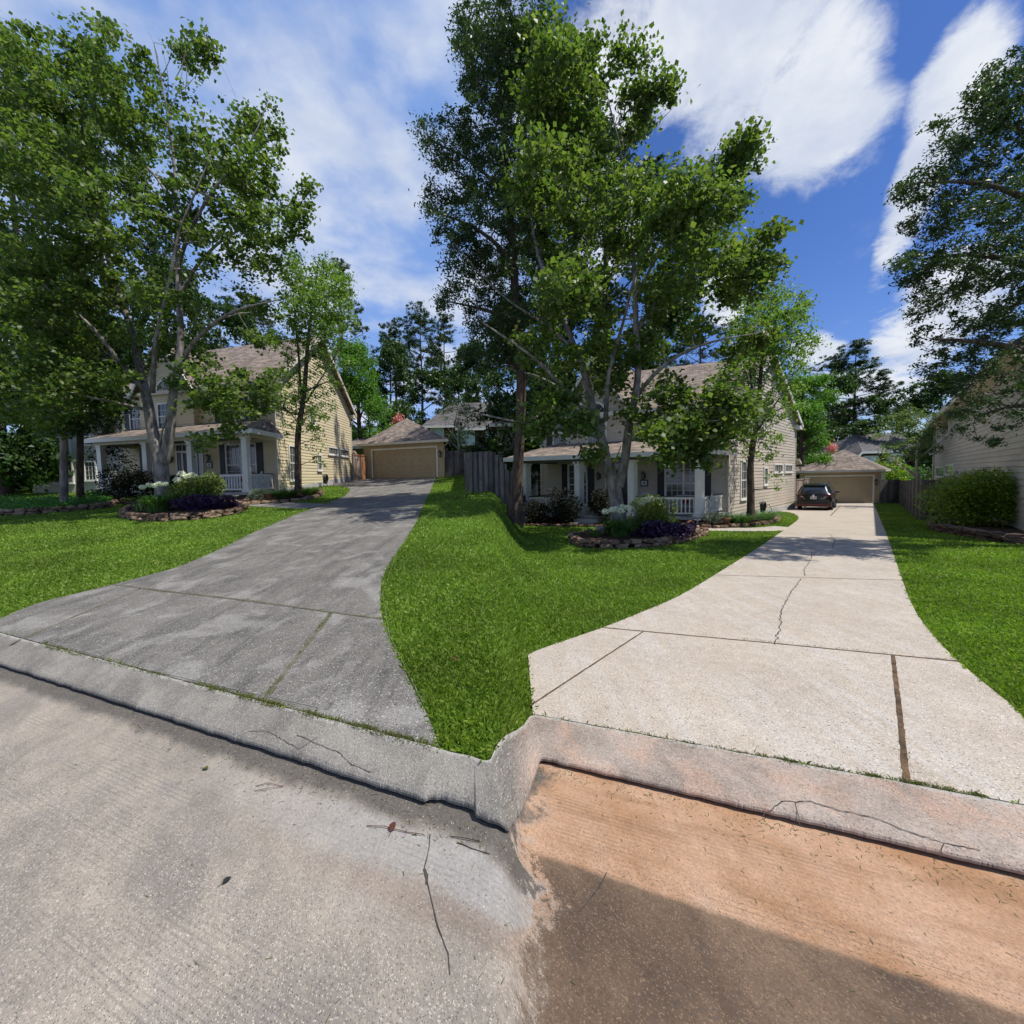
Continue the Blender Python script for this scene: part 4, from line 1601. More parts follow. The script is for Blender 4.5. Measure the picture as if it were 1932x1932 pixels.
    pq.box(F, 4.25, 4.57, -0.066, -0.06, dz + 1.27, dz + 1.50, 1)
    pl_ = pq.build('number_plaque', ['black_metal', 'plaque_white'], house)
    # "14" in raised black strokes (u runs right to left)
    nb = MB()
    zq = dz + 1.31
    nb.box(F, 4.435, 4.455, -0.072, -0.066, zq, zq + 0.15)
    nb.box(F, 4.36, 4.38, -0.072, -0.066, zq, zq + 0.15)
    nb.box(F, 4.34, 4.42, -0.074, -0.0665, zq + 0.05, zq + 0.068)
    nb.tube([F.P(4.415, -0.07, zq + 0.06), F.P(4.375, -0.07, zq + 0.148)], 0.008, 4)
    nb.build('number', 'black_metal', pl_)
    # openings in the gable wall
    g1 = 1.55 if lot == 'L' else 1.75
    base = fl
    window(house, G, g1, base + 0.55, 0.62, 1.75, 2, 4, glass='blind_glass')
    z_small = base + (1.15 if lot == 'L' else 1.15)
    window(house, G, 4.95, z_small, 0.50, 0.85, 2, 2, glass='blind_glass')
    window(house, G, 4.2, 4.35, 0.60, 0.95, 2, 2, glass='blind_glass')
    band = MB()
    bz = 2.75 if lot == 'L' else 2.35
    window(house, G, 7.2, bz, 1.5, 0.38, 4, 1, glass='blind_glass', sash=False)
    window(house, G, 9.25, bz, 1.5, 0.38, 4, 1, glass='blind_glass', sash=False)
    # low eave return of the breezeway at the back corner
    bw = MB()
    P = G.P
    roof_slab(bw, [P(D + 0.0, -0.30, 3.2), P(D + 0.55, -0.30, 2.95), P(D + 0.55, 0.6, 2.95), P(D + 0.0, 0.6, 3.2)], 0.16)
    bw.build('side_eave', 'trim_cream', house)
    return house


def wall_lantern(F, u, z, par=None, label=None, s=1.0):
    mb = MB()
    c = F.P(u, -0.17 * s, z)
    mb.box(F, u - 0.05 * s, u + 0.05 * s, -0.03, 0.0, z - 0.12 * s, z + 0.12 * s)
    mb.tube([F.P(u, -0.02, z + 0.05 * s), F.P(u, -0.10 * s, z + 0.18 * s), F.P(u, -0.17 * s, z + 0.20 * s)], 0.012 * s, 6)
    mb.lathe(c, [(0.02 * s, 0.24 * s), (0.02 * s, 0.20 * s), (0.10 * s, 0.13 * s), (0.10 * s, 0.115 * s)][::-1], 6, smooth=False)
    mb.lathe(c, [(0.03 * s, -0.20 * s), (0.06 * s, -0.17 * s), (0.06 * s, -0.155 * s)], 6, smooth=False)
    for k in range(6):
        t = math.pi * 2 * k / 6
        x, y = math.cos(t), math.sin(t)
        mb.tube([c + Vector((x * 0.085 * s, y * 0.085 * s, 0.115 * s)), c + Vector((x * 0.058 * s, y * 0.058 * s, -0.155 * s))], 0.006 * s, 4)
    b = mb.build('wall_lantern', 'black_metal', par)
    g = MB()
    g.lathe(c, [(0.05 * s, -0.15 * s), (0.075 * s, 0.11 * s)], 6, smooth=False)
    g.build('lamp_glass', 'lantern_glass', b)
    return b


FL = Frame((-11.7, 21.0), (-0.961, 0.276), (-0.035, 0.9994), 0.70)
FR = Frame((9.92, 19.2), (-0.9135 * 0.83, 0.4067 * 0.83), (9.35 / 10.9, 9.3 / 10.9), -0.67)
house_l = make_house('L', FL, 'siding_sunlit', 'two-storey cream clapboard house with front porch, beside the stained grey driveway', 6.20, 9.95, 0.5)
house_r = make_house('R', FR, 'siding_dim', 'two-storey beige clapboard house with front porch, beside the clean pale driveway', 5.70, 8.85, -0.5)


def make_garage(lot, pr, pl_, depth, wall_h, apex_z, door_px, zb, label, door_mat, siding, ovr, vaz):
    """pr, pl_: plan points of the right and left front corners"""
    pr, pl_ = Vector((pr[0], pr[1], 0)), Vector((pl_[0], pl_[1], 0))
    U = (pl_ - pr)
    L = U.length
    U = U / L
    V = Vector((math.sin(R(vaz)), math.cos(R(vaz)), 0))
    F = Frame((pr.x, pr.y), U, V, zb)
    g = thing('garage', label, 'garage', F.P(L / 2, 0, 0))
    dl, dr = door_px
    dh = 2.22
    wl = MB()
    wl.box(F, 0, dr, 0.0, 0.3, -0.4, wall_h)
    wl.box(F, dl, L, 0.0, 0.3, -0.4, wall_h)
    wl.box(F, dr, dl, 0.0, 0.3, dh, wall_h)
    wl.box(F, 0, 0.2, 0.3, depth, -0.8, wall_h)
    wl.box(F, L - 0.2, L, 0.3, depth, -0.8, wall_h)
    wl.box(F, 0.2, L - 0.2, depth - 0.2, depth, -0.8, wall_h)
    clap(wl, F, lambda z: (0.0, dr - 0.1), 0.02, wall_h - 0.1, 0.19)
    clap(wl, F, lambda z: (dl + 0.1, L), 0.02, wall_h - 0.1, 0.19)
    wl.box(F, -0.04, 0.05, -0.04, 0.0, 0.0, wall_h)
    wl.build('wall', siding, g)
    tr = MB()
    t = 0.13
    tr.box(F, dr - t, dr, -0.05, 0.0, 0.0, dh + t)
    tr.box(F, dl, dl + t, -0.05, 0.0, 0.0, dh + t)
    tr.box(F, dr, dl, -0.05, 0.0, dh, dh + t)
    tr.build('door_frame', 'trim_white', g)
    d = MB()
    rows, cols_ = 4, 8
    rh = dh / rows
    cwid = (dl - dr) / cols_
    for r_ in range(rows):
        d.box(F, dr, dl, 0.06, 0.10, rh * r_ + 0.004, rh * (r_ + 1) - 0.004)
        for c in range(cols_):
            a, b = dr + cwid * c + 0.09, dr + cwid * (c + 1) - 0.09
            z0, z1 = rh * r_ + 0.11, rh * (r_ + 1) - 0.11
            # raised border of each stamped panel
            for (p, q, e, f) in ((a, b, z0, z0 + 0.03), (a, b, z1 - 0.03, z1), (a, a + 0.03, z0 + 0.03, z1 - 0.03), (b - 0.03, b, z0 + 0.03, z1 - 0.03)):
                d.box(F, p, q, 0.028, 0.058, e, f)
    d.build('garage_door', door_mat, g)
    ov = ovr
    e = wall_h + 0.02
    rf = MB()
    C = [F.P(-ov, -ov, e), F.P(L + ov, -ov, e), F.P(L + ov, depth + ov, e), F.P(-ov, depth + ov, e)]
    m = (L) / 2
    ap = [F.P(m, m * 0.98, apex_z), F.P(m, max(depth - m, m * 1.02), apex_z)]
    roof_slab(rf, [C[0], C[1], ap[0]], 0.06)
    roof_slab(rf, [C[1], C[2], ap[1], ap[0]], 0.06)
    roof_slab(rf, [C[2], C[3], ap[1]], 0.06)
    roof_slab(rf, [C[3], C[0], ap[0], ap[1]], 0.06)
    rf.build('roof', 'shingle_brown', g, autouv=True)
    gt = MB()
    gt.box(F, -ov, L + ov, -ov - 0.12, -ov - 0.002, e - 0.16, e + 0.01)
    gt.box(F, -ov - 0.002, -ov + 0.02, -ov, depth + ov, e - 0.16, e + 0.0)
    gt.box(F, -ov + 0.02, L + ov, -ov, 0.0, e - 0.17, e - 0.08)
    gt.tube([F.P(-ov + 0.06, -ov - 0.06, e - 0.14), F.P(-ov + 0.08, -ov * 0.7, e - 0.28), F.P(-0.07, -0.02, e - 0.45), F.P(-0.07, 0.06, e - 0.6), F.P(-0.07, 0.06, 0.1)], 0.04, 6)
    gt.build('gutter', 'gutter_metal', g)
    ln = wall_lantern(F, dr * 0.48, 1.72, g, s=1.25)
    # breezeway roof and recessed side door towards the house
    bz = MB()
    roof_slab(bz, [F.P(L - 0.1, 0.35, wall_h - 0.05), F.P(L + 1.7, 0.35, wall_h - 0.05), F.P(L + 1.7, 2.4, wall_h + 0.7), F.P(L - 0.1, 2.4, wall_h + 0.7)], 0.08)
    bz.build('breezeway_roof', 'shingle_brown', g, autouv=True)
    bf = MB()
    bf.box(F, L - 0.1, L + 1.7, 0.28, 0.348, wall_h - 0.25, wall_h - 0.02)
    bf.build('breezeway_fascia', 'trim_white', g)
    bb = MB()
    bb.box(F, L, L + 1.7, 2.4, 2.5, -0.3, wall_h + 0.6)
    bb.build('breezeway_wall', siding, g)
    bd = MB()
    bd.box(F, L + 0.25, L + 1.15, 2.30, 2.398, 0, 2.1)
    bd.build('side_door', 'trim_cream', g)
    return F, L


# left garage: front corners from the photograph
q = at(838, 901, 30.6)
p = at(688, 905, 33.2)
GFL, GLL = make_garage('L', q, p, 6.4, 2.72, 5.05, (6.05 + 0.28, 0.62), at(760, 903, 31.9).z, 'tan two-car garage with hip roof at the end of the stained grey driveway', 'garage_tan', 'garage_tan', 0.42, -7)
q = at(1658, 948, 33.6)
p = at(1508, 951, 35.6)
GFR, GLR = make_garage('R', q, p, 5.4, 2.72, 4.55, (4.92, 0.42), at(1600, 950, 34.3).z, 'tan two-car garage with hip roof behind the parked black car', 'garage_tan_clean', 'garage_tan_clean', 0.42, 45)

# ------------------------------------------------------------------ trees and plants
class Skel:
    """branch skeleton: hand-laid limbs first, then twigs grown to reach every leaf cluster"""
    def __init__(s):
        s.P, s.Rr, s.par, s.w = [], [], [], []
        s.chains = []

    def limb(s, pts, radii, step=0.35):
        """a main limb with given radii; returns nothing, nodes are kept for attachment"""
        P = [Vector(p) for p in pts]
        out, rr = [], []
        for i in range(len(P) - 1):
            n = max(1, int((P[i + 1] - P[i]).length / step))
            for k in range(n):
                t = k / n
                out.append(P[i].lerp(P[i + 1], t))
                rr.append(radii[i] * (1 - t) + radii[i + 1] * t)
        out.append(P[-1])
        rr.append(radii[-1])
        # soften the corners
        for _ in range(2):
            o2 = list(out)
            for i in range(1, len(out) - 1):
                o2[i] = out[i - 1] * 0.25 + out[i] * 0.5 + out[i + 1] * 0.25
            out = o2
        s.chains.append((out, rr))
        for p, r in zip(out, rr):
            s.P.append(p)
            s.Rr.append(r)

    def grow(s, targets, rng, sag=0.10, twig=0.006, maxr=0.05, seg=4):
        P = np.array([(p.x, p.y, p.z) for p in s.P])
        Rr = np.array(s.Rr)
        T = targets.copy()
        root = P[0]
        # nearest clusters first, so that twigs branch off twigs
        dmin = np.array([np.min(np.sum((P - t) ** 2, axis=1)) for t in T])
        order = np.argsort(dmin)
        for k in order:
            t = T[k]
            d = np.linalg.norm(P - t, axis=1)
            # prefer nodes that lie lower and inwards of the target
            pen = np.maximum(P[:, 2] - t[2] + 0.1, 0) * 0.9
            c = d + pen - np.minimum(Rr, 0.05) * 2.0
            j = int(np.argmin(c))
            a = P[j]
            L = float(np.linalg.norm(t - a))
            if L < 0.08:
                continue
            r0 = min(float(Rr[j]) * 0.62, 0.010 + 0.016 * L, maxr)
            n = max(2, int(L / 0.4) + 1)
            pts, rad = [Vector(a)], [r0]
            w = rng.normal(size=3) * 0.08 * L
            for i in range(1, n + 1):
                q = i / n
                p = a + (t - a) * q + w * math.sin(math.pi * q)
                p[2] += sag * L * math.sin(math.pi * q)
                p = p + rng.normal(size=3) * 0.025 * (1 if i < n else 0)
                pts.append(Vector(p))
                rad.append(r0 + (twig - r0) * q)
            s.chains.append((pts, rad))
            P = np.vstack([P, np.array([(p.x, p.y, p.z) for p in pts[1:]])])
            Rr = np.concatenate([Rr, rad[1:]])

    def mesh(s, mb, rmin=0.0, off=Vector((0, 0, 0))):
        for pts, rad in s.chains:
            r = max(rad)
            if r < rmin:
                continue
            n = 14 if r > 0.2 else (10 if r > 0.1 else (6 if r > 0.03 else 4))
            mb.tube([p + off for p in pts], rad, n, cap=False)


def lobes_sample(lobes, n, rng, shell=0.55):
    """points inside ellipsoids (x, y, z, rx, ry, rz, weight), leaning to the outside"""
    L = np.array(lobes, dtype=float)
    w = L[:, 6] / L[:, 6].sum()
    idx = rng.choice(len(L), size=n, p=w)
    d = rng.normal(size=(n, 3))
    d /= np.linalg.norm(d, axis=1)[:, None]
    r = rng.uniform(0, 1, size=(n, 1)) ** (1 / 3)
    r = shell * r ** 0.5 + (1 - shell) * r
    return L[idx, :3] + d * r * L[idx, 3:6], d


def tree(name, label, base, limbs, lobes, n_cl, per, leaf, mat_leaf, bark, seed=1, spread=(0.42, 0.42, 0.26), up=0.5, aspect=0.62, droop=0.2,
         sag=0.10, group=None, maxr=0.05, flare=1.0, rmin=0.0, bare=(), crown_name='crown', cat='tree', shell=0.55, svar=0.35):
    """limbs: lists of (x, y, z, r) relative to the base; lobes the same"""
    rng = np.random.default_rng(seed)
    root = thing(name, label, cat, base, group)
    sk = Skel()
    for lb in limbs:
        sk.limb([(q[0], q[1], q[2]) for q in lb], [q[3] for q in lb])
    T, dirs = lobes_sample(lobes, n_cl, rng, shell)
    T[:, 2] = np.maximum(T[:, 2], 0.3)
    sk.grow(T, rng, sag, maxr=maxr)
    for b in bare:                       # leafless twigs that stick out of the crown
        sk.limb([(q[0], q[1], q[2]) for q in b], [q[3] for q in b])
    mb = MB()
    off = Vector(base)
    sk.mesh(mb, rmin, off)
    tr = mb.build('trunk', bark, root)
    # leaves round the cluster points and along the last bit of each twig
    C = np.repeat(T, per, axis=0)
    dense = rng.uniform(0.35, 1.0, size=(n_cl, 1))
    C = C + rng.normal(size=C.shape) * np.array(spread) * np.repeat(dense, per, axis=0) * 0.62
    V = leaf_quads(C, leaf, rng, up, aspect, droop, svar=svar) + np.array(base)
    quads_mesh(crown_name, V, mat_leaf, root)
    return root


def copy_thing(o, loc, label, rz=0.0, sc=(1, 1, 1), group=None):
    c = o.copy()
    COL.objects.link(c)
    c.location = loc
    c.rotation_euler = (0, 0, rz)
    c.scale = sc
    c['label'] = label
    if group:
        c['group'] = group
    for ch in list(o.children):
        k = ch.copy()
        COL.objects.link(k)
        k.parent = c
        for g in ch.children:
            m = g.copy()
            COL.objects.link(m)
            m.parent = k
    return c


def pxloc(px, py, Y, base, dy=0.0):
    """picture place at a given distance, relative to a tree's base"""
    return at(px, py, Y + dy) - Vector(base)


# ---- the big two-stemmed maple on the left lawn, measured in the photograph


def make_maple(label, Y_M, bx, by, kx, ky, seed, n_cl, spin, xmin=-999, more=(), rk=1.0):
    b0 = at(bx, by, Y_M)
    base_ml = Vector((b0.x, Y_M, zgf(b0.x, Y_M)))

    def L_(px, py, r, dy=0.0):
        q = at(bx + (px - 309) * kx, by + (py - 945) * ky, Y_M + dy) - base_ml
        return (q.x, q.y, q.z, r * rk)


    maple_limbs = [
        [L_(310, 962, 0.42), L_(309, 940, 0.30), L_(306, 905, 0.26), L_(304, 868, 0.27), L_(296, 845, 0.23), L_(285, 815, 0.20), L_(283, 780, 0.19), L_(276, 740, 0.17), L_(262, 700, 0.15, 0.3), L_(257, 650, 0.13, 0.4), L_(240, 600, 0.11, 0.5), L_(215, 520, 0.09, 0.6), L_(180, 420, 0.07, 0.7), L_(160, 300, 0.05, 0.6), L_(150, 180, 0.03, 0.4), L_(155, 90, 0.02)],
        [L_(307, 872, 0.24), L_(316, 850, 0.20), L_(322, 820, 0.18), L_(322, 780, 0.17), L_(328, 730, 0.15, -0.3), L_(338, 690, 0.14, -0.4), L_(342, 640, 0.12, -0.4), L_(337, 560, 0.11, -0.4), L_(336, 480, 0.09, -0.3), L_(333, 400, 0.07, -0.2), L_(330, 320, 0.05), L_(318, 220, 0.035), L_(300, 130, 0.02), L_(290, 80, 0.015)],
        # left limbs
        [L_(278, 745, 0.11), L_(250, 715, 0.09, -0.5), L_(222, 680, 0.075, -0.9), L_(195, 640, 0.06, -1.2), L_(160, 600, 0.045, -1.5), L_(120, 570, 0.03, -1.7), L_(85, 540, 0.02, -1.8)],
        [L_(284, 775, 0.08), L_(240, 762, 0.06, -0.6), L_(190, 755, 0.05, -1.2), L_(130, 740, 0.035, -1.6), L_(80, 725, 0.025, -2.0), L_(30, 715, 0.015, -2.3)],
        [L_(270, 720, 0.07), L_(235, 690, 0.055, 0.8), L_(180, 650, 0.045, 1.4), L_(110, 630, 0.03, 1.9), L_(50, 600, 0.02, 2.2)],
        # middle leader
        [L_(288, 740, 0.10), L_(290, 690, 0.085, -0.5), L_(292, 640, 0.075, -0.8), L_(305, 590, 0.06, -1.0), L_(320, 530, 0.05, -1.3), L_(335, 440, 0.04, -1.5), L_(370, 360, 0.03, -1.6), L_(400, 290, 0.02, -1.6)],
        # right limbs
        [L_(340, 690, 0.10), L_(360, 650, 0.08, -0.6), L_(390, 620, 0.065, -1.0), L_(430, 590, 0.05, -1.4), L_(480, 575, 0.03, -1.7), L_(530, 565, 0.018, -1.9)],
        [L_(338, 560, 0.09), L_(370, 500, 0.07, 0.4), L_(420, 450, 0.055, 0.7), L_(480, 420, 0.04, 0.9), L_(530, 400, 0.028, 1.0), L_(570, 380, 0.015, 1.0)],
        [L_(336, 500, 0.08), L_(360, 430, 0.06, -0.5), L_(400, 360, 0.05, -0.8), L_(450, 300, 0.035, -0.9), L_(490, 240, 0.022, -0.8), L_(505, 190, 0.012, -0.7)],
        [L_(333, 400, 0.06), L_(300, 340, 0.05, 0.5), L_(255, 290, 0.04, 0.8), L_(220, 220, 0.03, 0.9), L_(200, 150, 0.02, 0.9)],
        [L_(330, 735, 0.05), L_(372, 735, 0.04, -1.0), L_(420, 745, 0.03, -1.8), L_(470, 740, 0.02, -2.4)],
        [L_(240, 600, 0.07), L_(190, 545, 0.055, 0.3), L_(130, 500, 0.04, 0.5), L_(80, 440, 0.03, 0.6), L_(40, 380, 0.02, 0.6)],
        # pruned stub low on the left stem
        [L_(300, 842, 0.05), L_(302, 815, 0.035, -0.15), L_(313, 792, 0.02, -0.2)],
    ]
    bare = []
    for (x0, y0, x1, y1, dy) in [(300, 130, 280, 60, 0.3), (300, 150, 325, 70, 0.0), (318, 210, 345, 110, -0.3), (345, 110, 385, 75, -0.5), (330, 180, 372, 140, 0.2), (372, 140, 410, 90, 0.2),
                                 (315, 190, 305, 90, 0.6), (350, 170, 340, 85, -0.2), (450, 300, 462, 225, 0), (400, 300, 398, 235, 0.1), (330, 150, 352, 60, 0.1)]:
        q0, q1 = L_(x0, y0, 0.018, dy), L_(x1, y1, 0.004, dy)
        qm = tuple((a + b) / 2 + (0.12 if i < 2 else 0.0) for i, (a, b) in enumerate(zip(q0[:3], q1[:3]))) + (0.011,)
        bare.append([q0, qm, q1])
    ML = [(40, 150, 90), (40, 300, 95), (30, 450, 95), (20, 620, 90), (40, 740, 70), (130, 150, 75), (215, 125, 62), (95, 260, 75), (190, 250, 72), (265, 190, 45), (355, 105, 26), (378, 90, 22), (345, 160, 20),
          (120, 370, 75), (215, 385, 72), (300, 285, 60), (375, 275, 42), (400, 310, 50), (465, 250, 34), (500, 205, 26), (508, 235, 28), (515, 290, 24), (470, 320, 50), (440, 370, 60),
          (560, 350, 22), (545, 395, 38), (560, 430, 28), (505, 430, 46), (400, 420, 66), (325, 400, 45), (130, 490, 78), (220, 500, 60), (460, 470, 48), (520, 470, 28), (370, 490, 40), (500, 500, 20),
          (110, 590, 72), (195, 610, 62), (290, 560, 42), (350, 590, 34), (130, 690, 62), (210, 700, 38), (300, 650, 42), (370, 670, 36), (340, 720, 30), (395, 700, 34), (420, 755, 38), (460, 765, 42),
          (500, 735, 36), (480, 700, 28), (365, 765, 28), (515, 700, 20), (430, 790, 26), (395, 832, 20), (380, 822, 14), (500, 590, 30), (540, 575, 20), (440, 560, 22), (475, 640, 22), (250, 760, 22), (170, 760, 30)]
    rng0 = random.Random(spin)
    maple_lobes = []
    for x, y, r in ML + list(more):
        if bx + (x - 309) * kx < xmin:
            continue
        low = y > 690
        for k in range(2 if r > 30 else 1):
            dy = rng0.uniform(-2.6, 2.6) if r > 40 else rng0.uniform(-1.6, 1.2)
            if low:
                dy = rng0.uniform(-2.6, -0.4)
            q = L_(x + (rng0.uniform(-8, 8)), y + rng0.uniform(-8, 8), 0, dy)
            rr = r * (Y_M + dy) / FPX
            maple_lobes.append((q[0], q[1], q[2], rr * 0.95, rr * 1.2, rr * 0.85, r * r if r > 30 else r * r * 1.7))
    return tree('maple_tree', label, base_ml, maple_limbs, maple_lobes, n_cl, 52, 0.135, 'maple_leaf', 'bark_grey',
                seed=seed, spread=(0.40, 0.40, 0.30), up=0.35, aspect=0.85, droop=0.5, bare=bare, sag=0.08)


maple_l = make_maple('big two-stemmed maple in the stone-edged bed by the stained grey driveway', 15.6, 309, 945, 1.0, 1.0, 11, 1300, 3, rk=0.88)
maple_r = make_maple('big two-stemmed maple in the stone-edged bed by the clean pale driveway', 13.3, 1167, 985, 1.16, 0.935, 12, 1150, 5, 1000,
                     [(250, 20, 40), (300, 5, 32), (345, 10, 24), (200, 60, 60), (185, 0, 50), (250, 90, 45), (330, 60, 24),
                      (270, 800, 20), (400, 805, 24), (440, 815, 22), (240, 745, 24), (215, 790, 20)], 0.80)

# ---- river birch beside the house wall
def make_birch(label, Y_B, bx, by, kx, ky, seed):
    bb_ = at(bx, by, Y_B)
    base_bl = Vector((bb_.x, Y_B, zgf(bb_.x, Y_B)))

    def B_(px, py, r, dy=0.0):
        q = at(bx + (px - 562) * kx, by + (py - 918) * ky, Y_B + dy) - base_bl
        return (q.x, q.y, q.z, r)


    birch_limbs = [
        [B_(563, 935, 0.20), B_(562, 915, 0.15), B_(563, 880, 0.14), B_(561, 840, 0.13), B_(563, 800, 0.12), B_(571, 770, 0.11), B_(575, 730, 0.10), B_(578, 690, 0.085), B_(580, 650, 0.07), B_(585, 610, 0.05), B_(590, 560, 0.035), B_(600, 510, 0.02)],
        [B_(572, 770, 0.07), B_(565, 730, 0.06, -0.2), B_(566, 690, 0.05, -0.2), B_(560, 640, 0.04, -0.2), B_(556, 590, 0.03, -0.1), B_(552, 530, 0.015)],
        [B_(577, 760, 0.05), B_(595, 730, 0.04, 0.3), B_(615, 700, 0.03, 0.5), B_(640, 660, 0.02, 0.6), B_(650, 600, 0.012, 0.6)],
        [B_(576, 740, 0.04), B_(600, 725, 0.03, -0.5), B_(640, 715, 0.015, -0.8)],
        [B_(563, 800, 0.03), B_(545, 770, 0.022, -0.4), B_(520, 760, 0.012, -0.8)],
    ]
    BL = [(545, 505, 24), (560, 540, 32), (590, 525, 36), (625, 520, 30), (652, 540, 24), (575, 580, 38), (620, 575, 38), (652, 595, 26), (545, 590, 26), (590, 630, 36), (635, 635, 30), (555, 650, 30), (530, 640, 20),
          (600, 680, 28), (640, 680, 20), (545, 700, 24), (520, 720, 24), (570, 720, 26), (610, 725, 26), (645, 720, 16), (540, 760, 26), (510, 770, 22), (570, 770, 26), (605, 775, 22), (560, 805, 16), (595, 815, 14), (600, 845, 14), (606, 868, 9), (630, 765, 14), (515, 745, 18), (480, 775, 14)]
    rng0 = random.Random(seed)
    birch_lobes = []
    for x, y, r in BL:
        for k in range(2):
            dy = rng0.uniform(-1.6, 1.6)
            q = B_(x + rng0.uniform(-6, 6), y + rng0.uniform(-6, 6), 0, dy)
            rr = r * Y_B / FPX
            birch_lobes.append((q[0], q[1], q[2], rr, rr * 1.1, rr, r * r * (0.75 if y > 640 else 1.15)))
    return tree('birch_tree', label, base_bl, birch_limbs, birch_lobes, 620, 26, 0.115, 'birch_leaf', 'bark_brown',
                seed=seed, spread=(0.30, 0.30, 0.26), up=0.3, aspect=0.6, droop=0.7, maxr=0.03, sag=0.02)


birch_l = make_birch('slender birch against the cream house wall by the stained grey driveway', 19.0, 562, 918, 1.0, 1.0, 21)
birch_r = make_birch('slender birch against the beige house wall by the clean pale driveway', 17.6, 1416, 962, 1.04, 0.97, 22)


# ---- oaks whose boughs hang in from the right of each lot
def oak(label, base, Yo, lobes_px, limbs_px, seed, n_cl, per, leaf=0.085, sp=0.20):
    limbs, lobes = [], []
    for lb in limbs_px:
        row = []
        for (x, y, r, dy) in lb:
            q = at(x, y, Yo + dy) - base
            row.append((q.x, q.y, q.z, r))
        limbs.append(row)
    rr0 = random.Random(seed)
    for x, y, r in lobes_px:
        for k in range(2):
            dy = rr0.uniform(-1.4, 1.4)
            q = at(x + rr0.uniform(-5, 5), y + rr0.uniform(-5, 5), Yo + dy) - base
            rr = r * Yo / FPX
            lobes.append((q.x, q.y, q.z, rr, rr * 1.3, rr * 0.9, r * r))
    return tree('oak_tree', label, base, limbs, lobes, n_cl, per, leaf, 'oak_leaf', 'bark_brown', seed=seed, spread=(sp, sp, sp * 0.7), up=0.4, aspect=0.42, droop=0.3, sag=0.05, maxr=0.035)


Yo = 15.0
q = at(972, 960, Yo)
base_ol = Vector((q.x, Yo, zgf(q.x, Yo)))
oak_l = oak('dark oak with hanging boughs between the two lots, right of the first garage', base_ol, Yo,
            [(905, 105, 40), (925, 160, 45), (885, 150, 22), (850, 265, 40), (905, 240, 45), (800, 255, 20), (820, 300, 24), (870, 330, 40), (920, 330, 48), (830, 375, 26), (805, 390, 14), (815, 435, 18), (860, 420, 40), (920, 430, 50),
             (880, 480, 32), (850, 495, 18), (925, 510, 45), (890, 545, 30), (850, 565, 22), (832, 575, 12), (925, 590, 42), (890, 620, 30), (880, 660, 22), (930, 660, 36), (920, 700, 20),
             (970, 120, 50), (985, 220, 50), (980, 320, 50), (985, 420, 50), (980, 520, 50), (975, 610, 40), (1000, 100, 40), (900, 40, 50), (980, 30, 50), (870, 90, 18)],
            [[(972, 985, 0.42, 0), (972, 958, 0.30, 0), (973, 940, 0.22, 0), (976, 900, 0.19, 0), (982, 800, 0.18, 0), (984, 700, 0.17, 0), (975, 600, 0.16, 0.1), (968, 480, 0.13, 0.2), (960, 360, 0.10, 0.2), (950, 240, 0.07, 0.1), (940, 140, 0.04, 0)],
             [(978, 620, 0.11, 0), (940, 590, 0.07, -0.4), (900, 580, 0.045, -0.6), (850, 570, 0.02, -0.7)],
             [(970, 500, 0.10, 0), (930, 450, 0.07, -0.4), (880, 420, 0.045, -0.5), (820, 400, 0.02, -0.5)],
             [(960, 380, 0.08, 0), (920, 330, 0.055, 0.4), (870, 290, 0.04, 0.5), (810, 265, 0.018, 0.5)],
             [(985, 700, 0.07, 0), (950, 680, 0.05, 0.4), (900, 665, 0.025, 0.6)],
             [(950, 240, 0.06, 0), (920, 190, 0.04, -0.5), (890, 130, 0.02, -0.6)]], 31, 900, 56, 0.115, 0.32)

Yo = 10.0
q = at(2040, 1010, Yo)
base_or = Vector((q.x, Yo, zgf(q.x, Yo)))
oak_r = oak('dark oak with boughs overhanging the lawn right of the clean pale driveway', base_or, Yo,
            [(1845, 165, 22), (1900, 160, 45), (1825, 240, 40), (1775, 235, 14), (1870, 260, 46), (1790, 285, 22), (1745, 345, 32), (1715, 350, 16), (1800, 335, 46), (1850, 400, 52), (1770, 415, 40), (1725, 420, 18), (1740, 495, 36),
             (1705, 500, 16), (1800, 510, 52), (1870, 500, 55), (1765, 585, 36), (1740, 640, 16), (1840, 610, 50), (1760, 680, 26), (1815, 700, 42), (1880, 720, 52), (1850, 785, 34), (1820, 765, 18), (1795, 780, 10), (1855, 835, 16),
             (1900, 620, 55), (1910, 360, 60), (1925, 490, 60), (1925, 240, 60), (1960, 120, 60), (1980, 350, 70), (1990, 550, 70), (1985, 700, 60), (1925, 790, 30)],
            [[(2040, 1030, 0.36, 0), (2040, 1000, 0.28, 0), (2035, 900, 0.24, 0), (2030, 780, 0.22, 0), (2015, 650, 0.19, 0), (2000, 500, 0.16, 0), (1985, 350, 0.12, 0), (1970, 200, 0.07, 0), (1950, 100, 0.03, 0)],
             [(2015, 700, 0.11, 0), (1960, 670, 0.08, -0.4), (1890, 650, 0.06, -0.7), (1820, 640, 0.04, -0.8), (1760, 640, 0.02, -0.8)],
             [(2000, 540, 0.11, 0), (1940, 500, 0.08, 0.4), (1870, 480, 0.06, 0.6), (1800, 480, 0.04, 0.6), (1730, 490, 0.018, 0.6)],
             [(1990, 400, 0.10, 0), (1930, 370, 0.07, -0.4), (1860, 345, 0.05, -0.6), (1790, 340, 0.03, -0.6), (1735, 345, 0.015, -0.6)],
             [(1975, 260, 0.08, 0), (1920, 240, 0.05, 0.3), (1860, 225, 0.03, 0.5), (1810, 220, 0.015, 0.5)],
             [(2025, 770, 0.08, 0), (1960, 760, 0.06, 0.3), (1900, 760, 0.04, 0.4), (1840, 790, 0.018, 0.4)]], 37, 1050, 50)


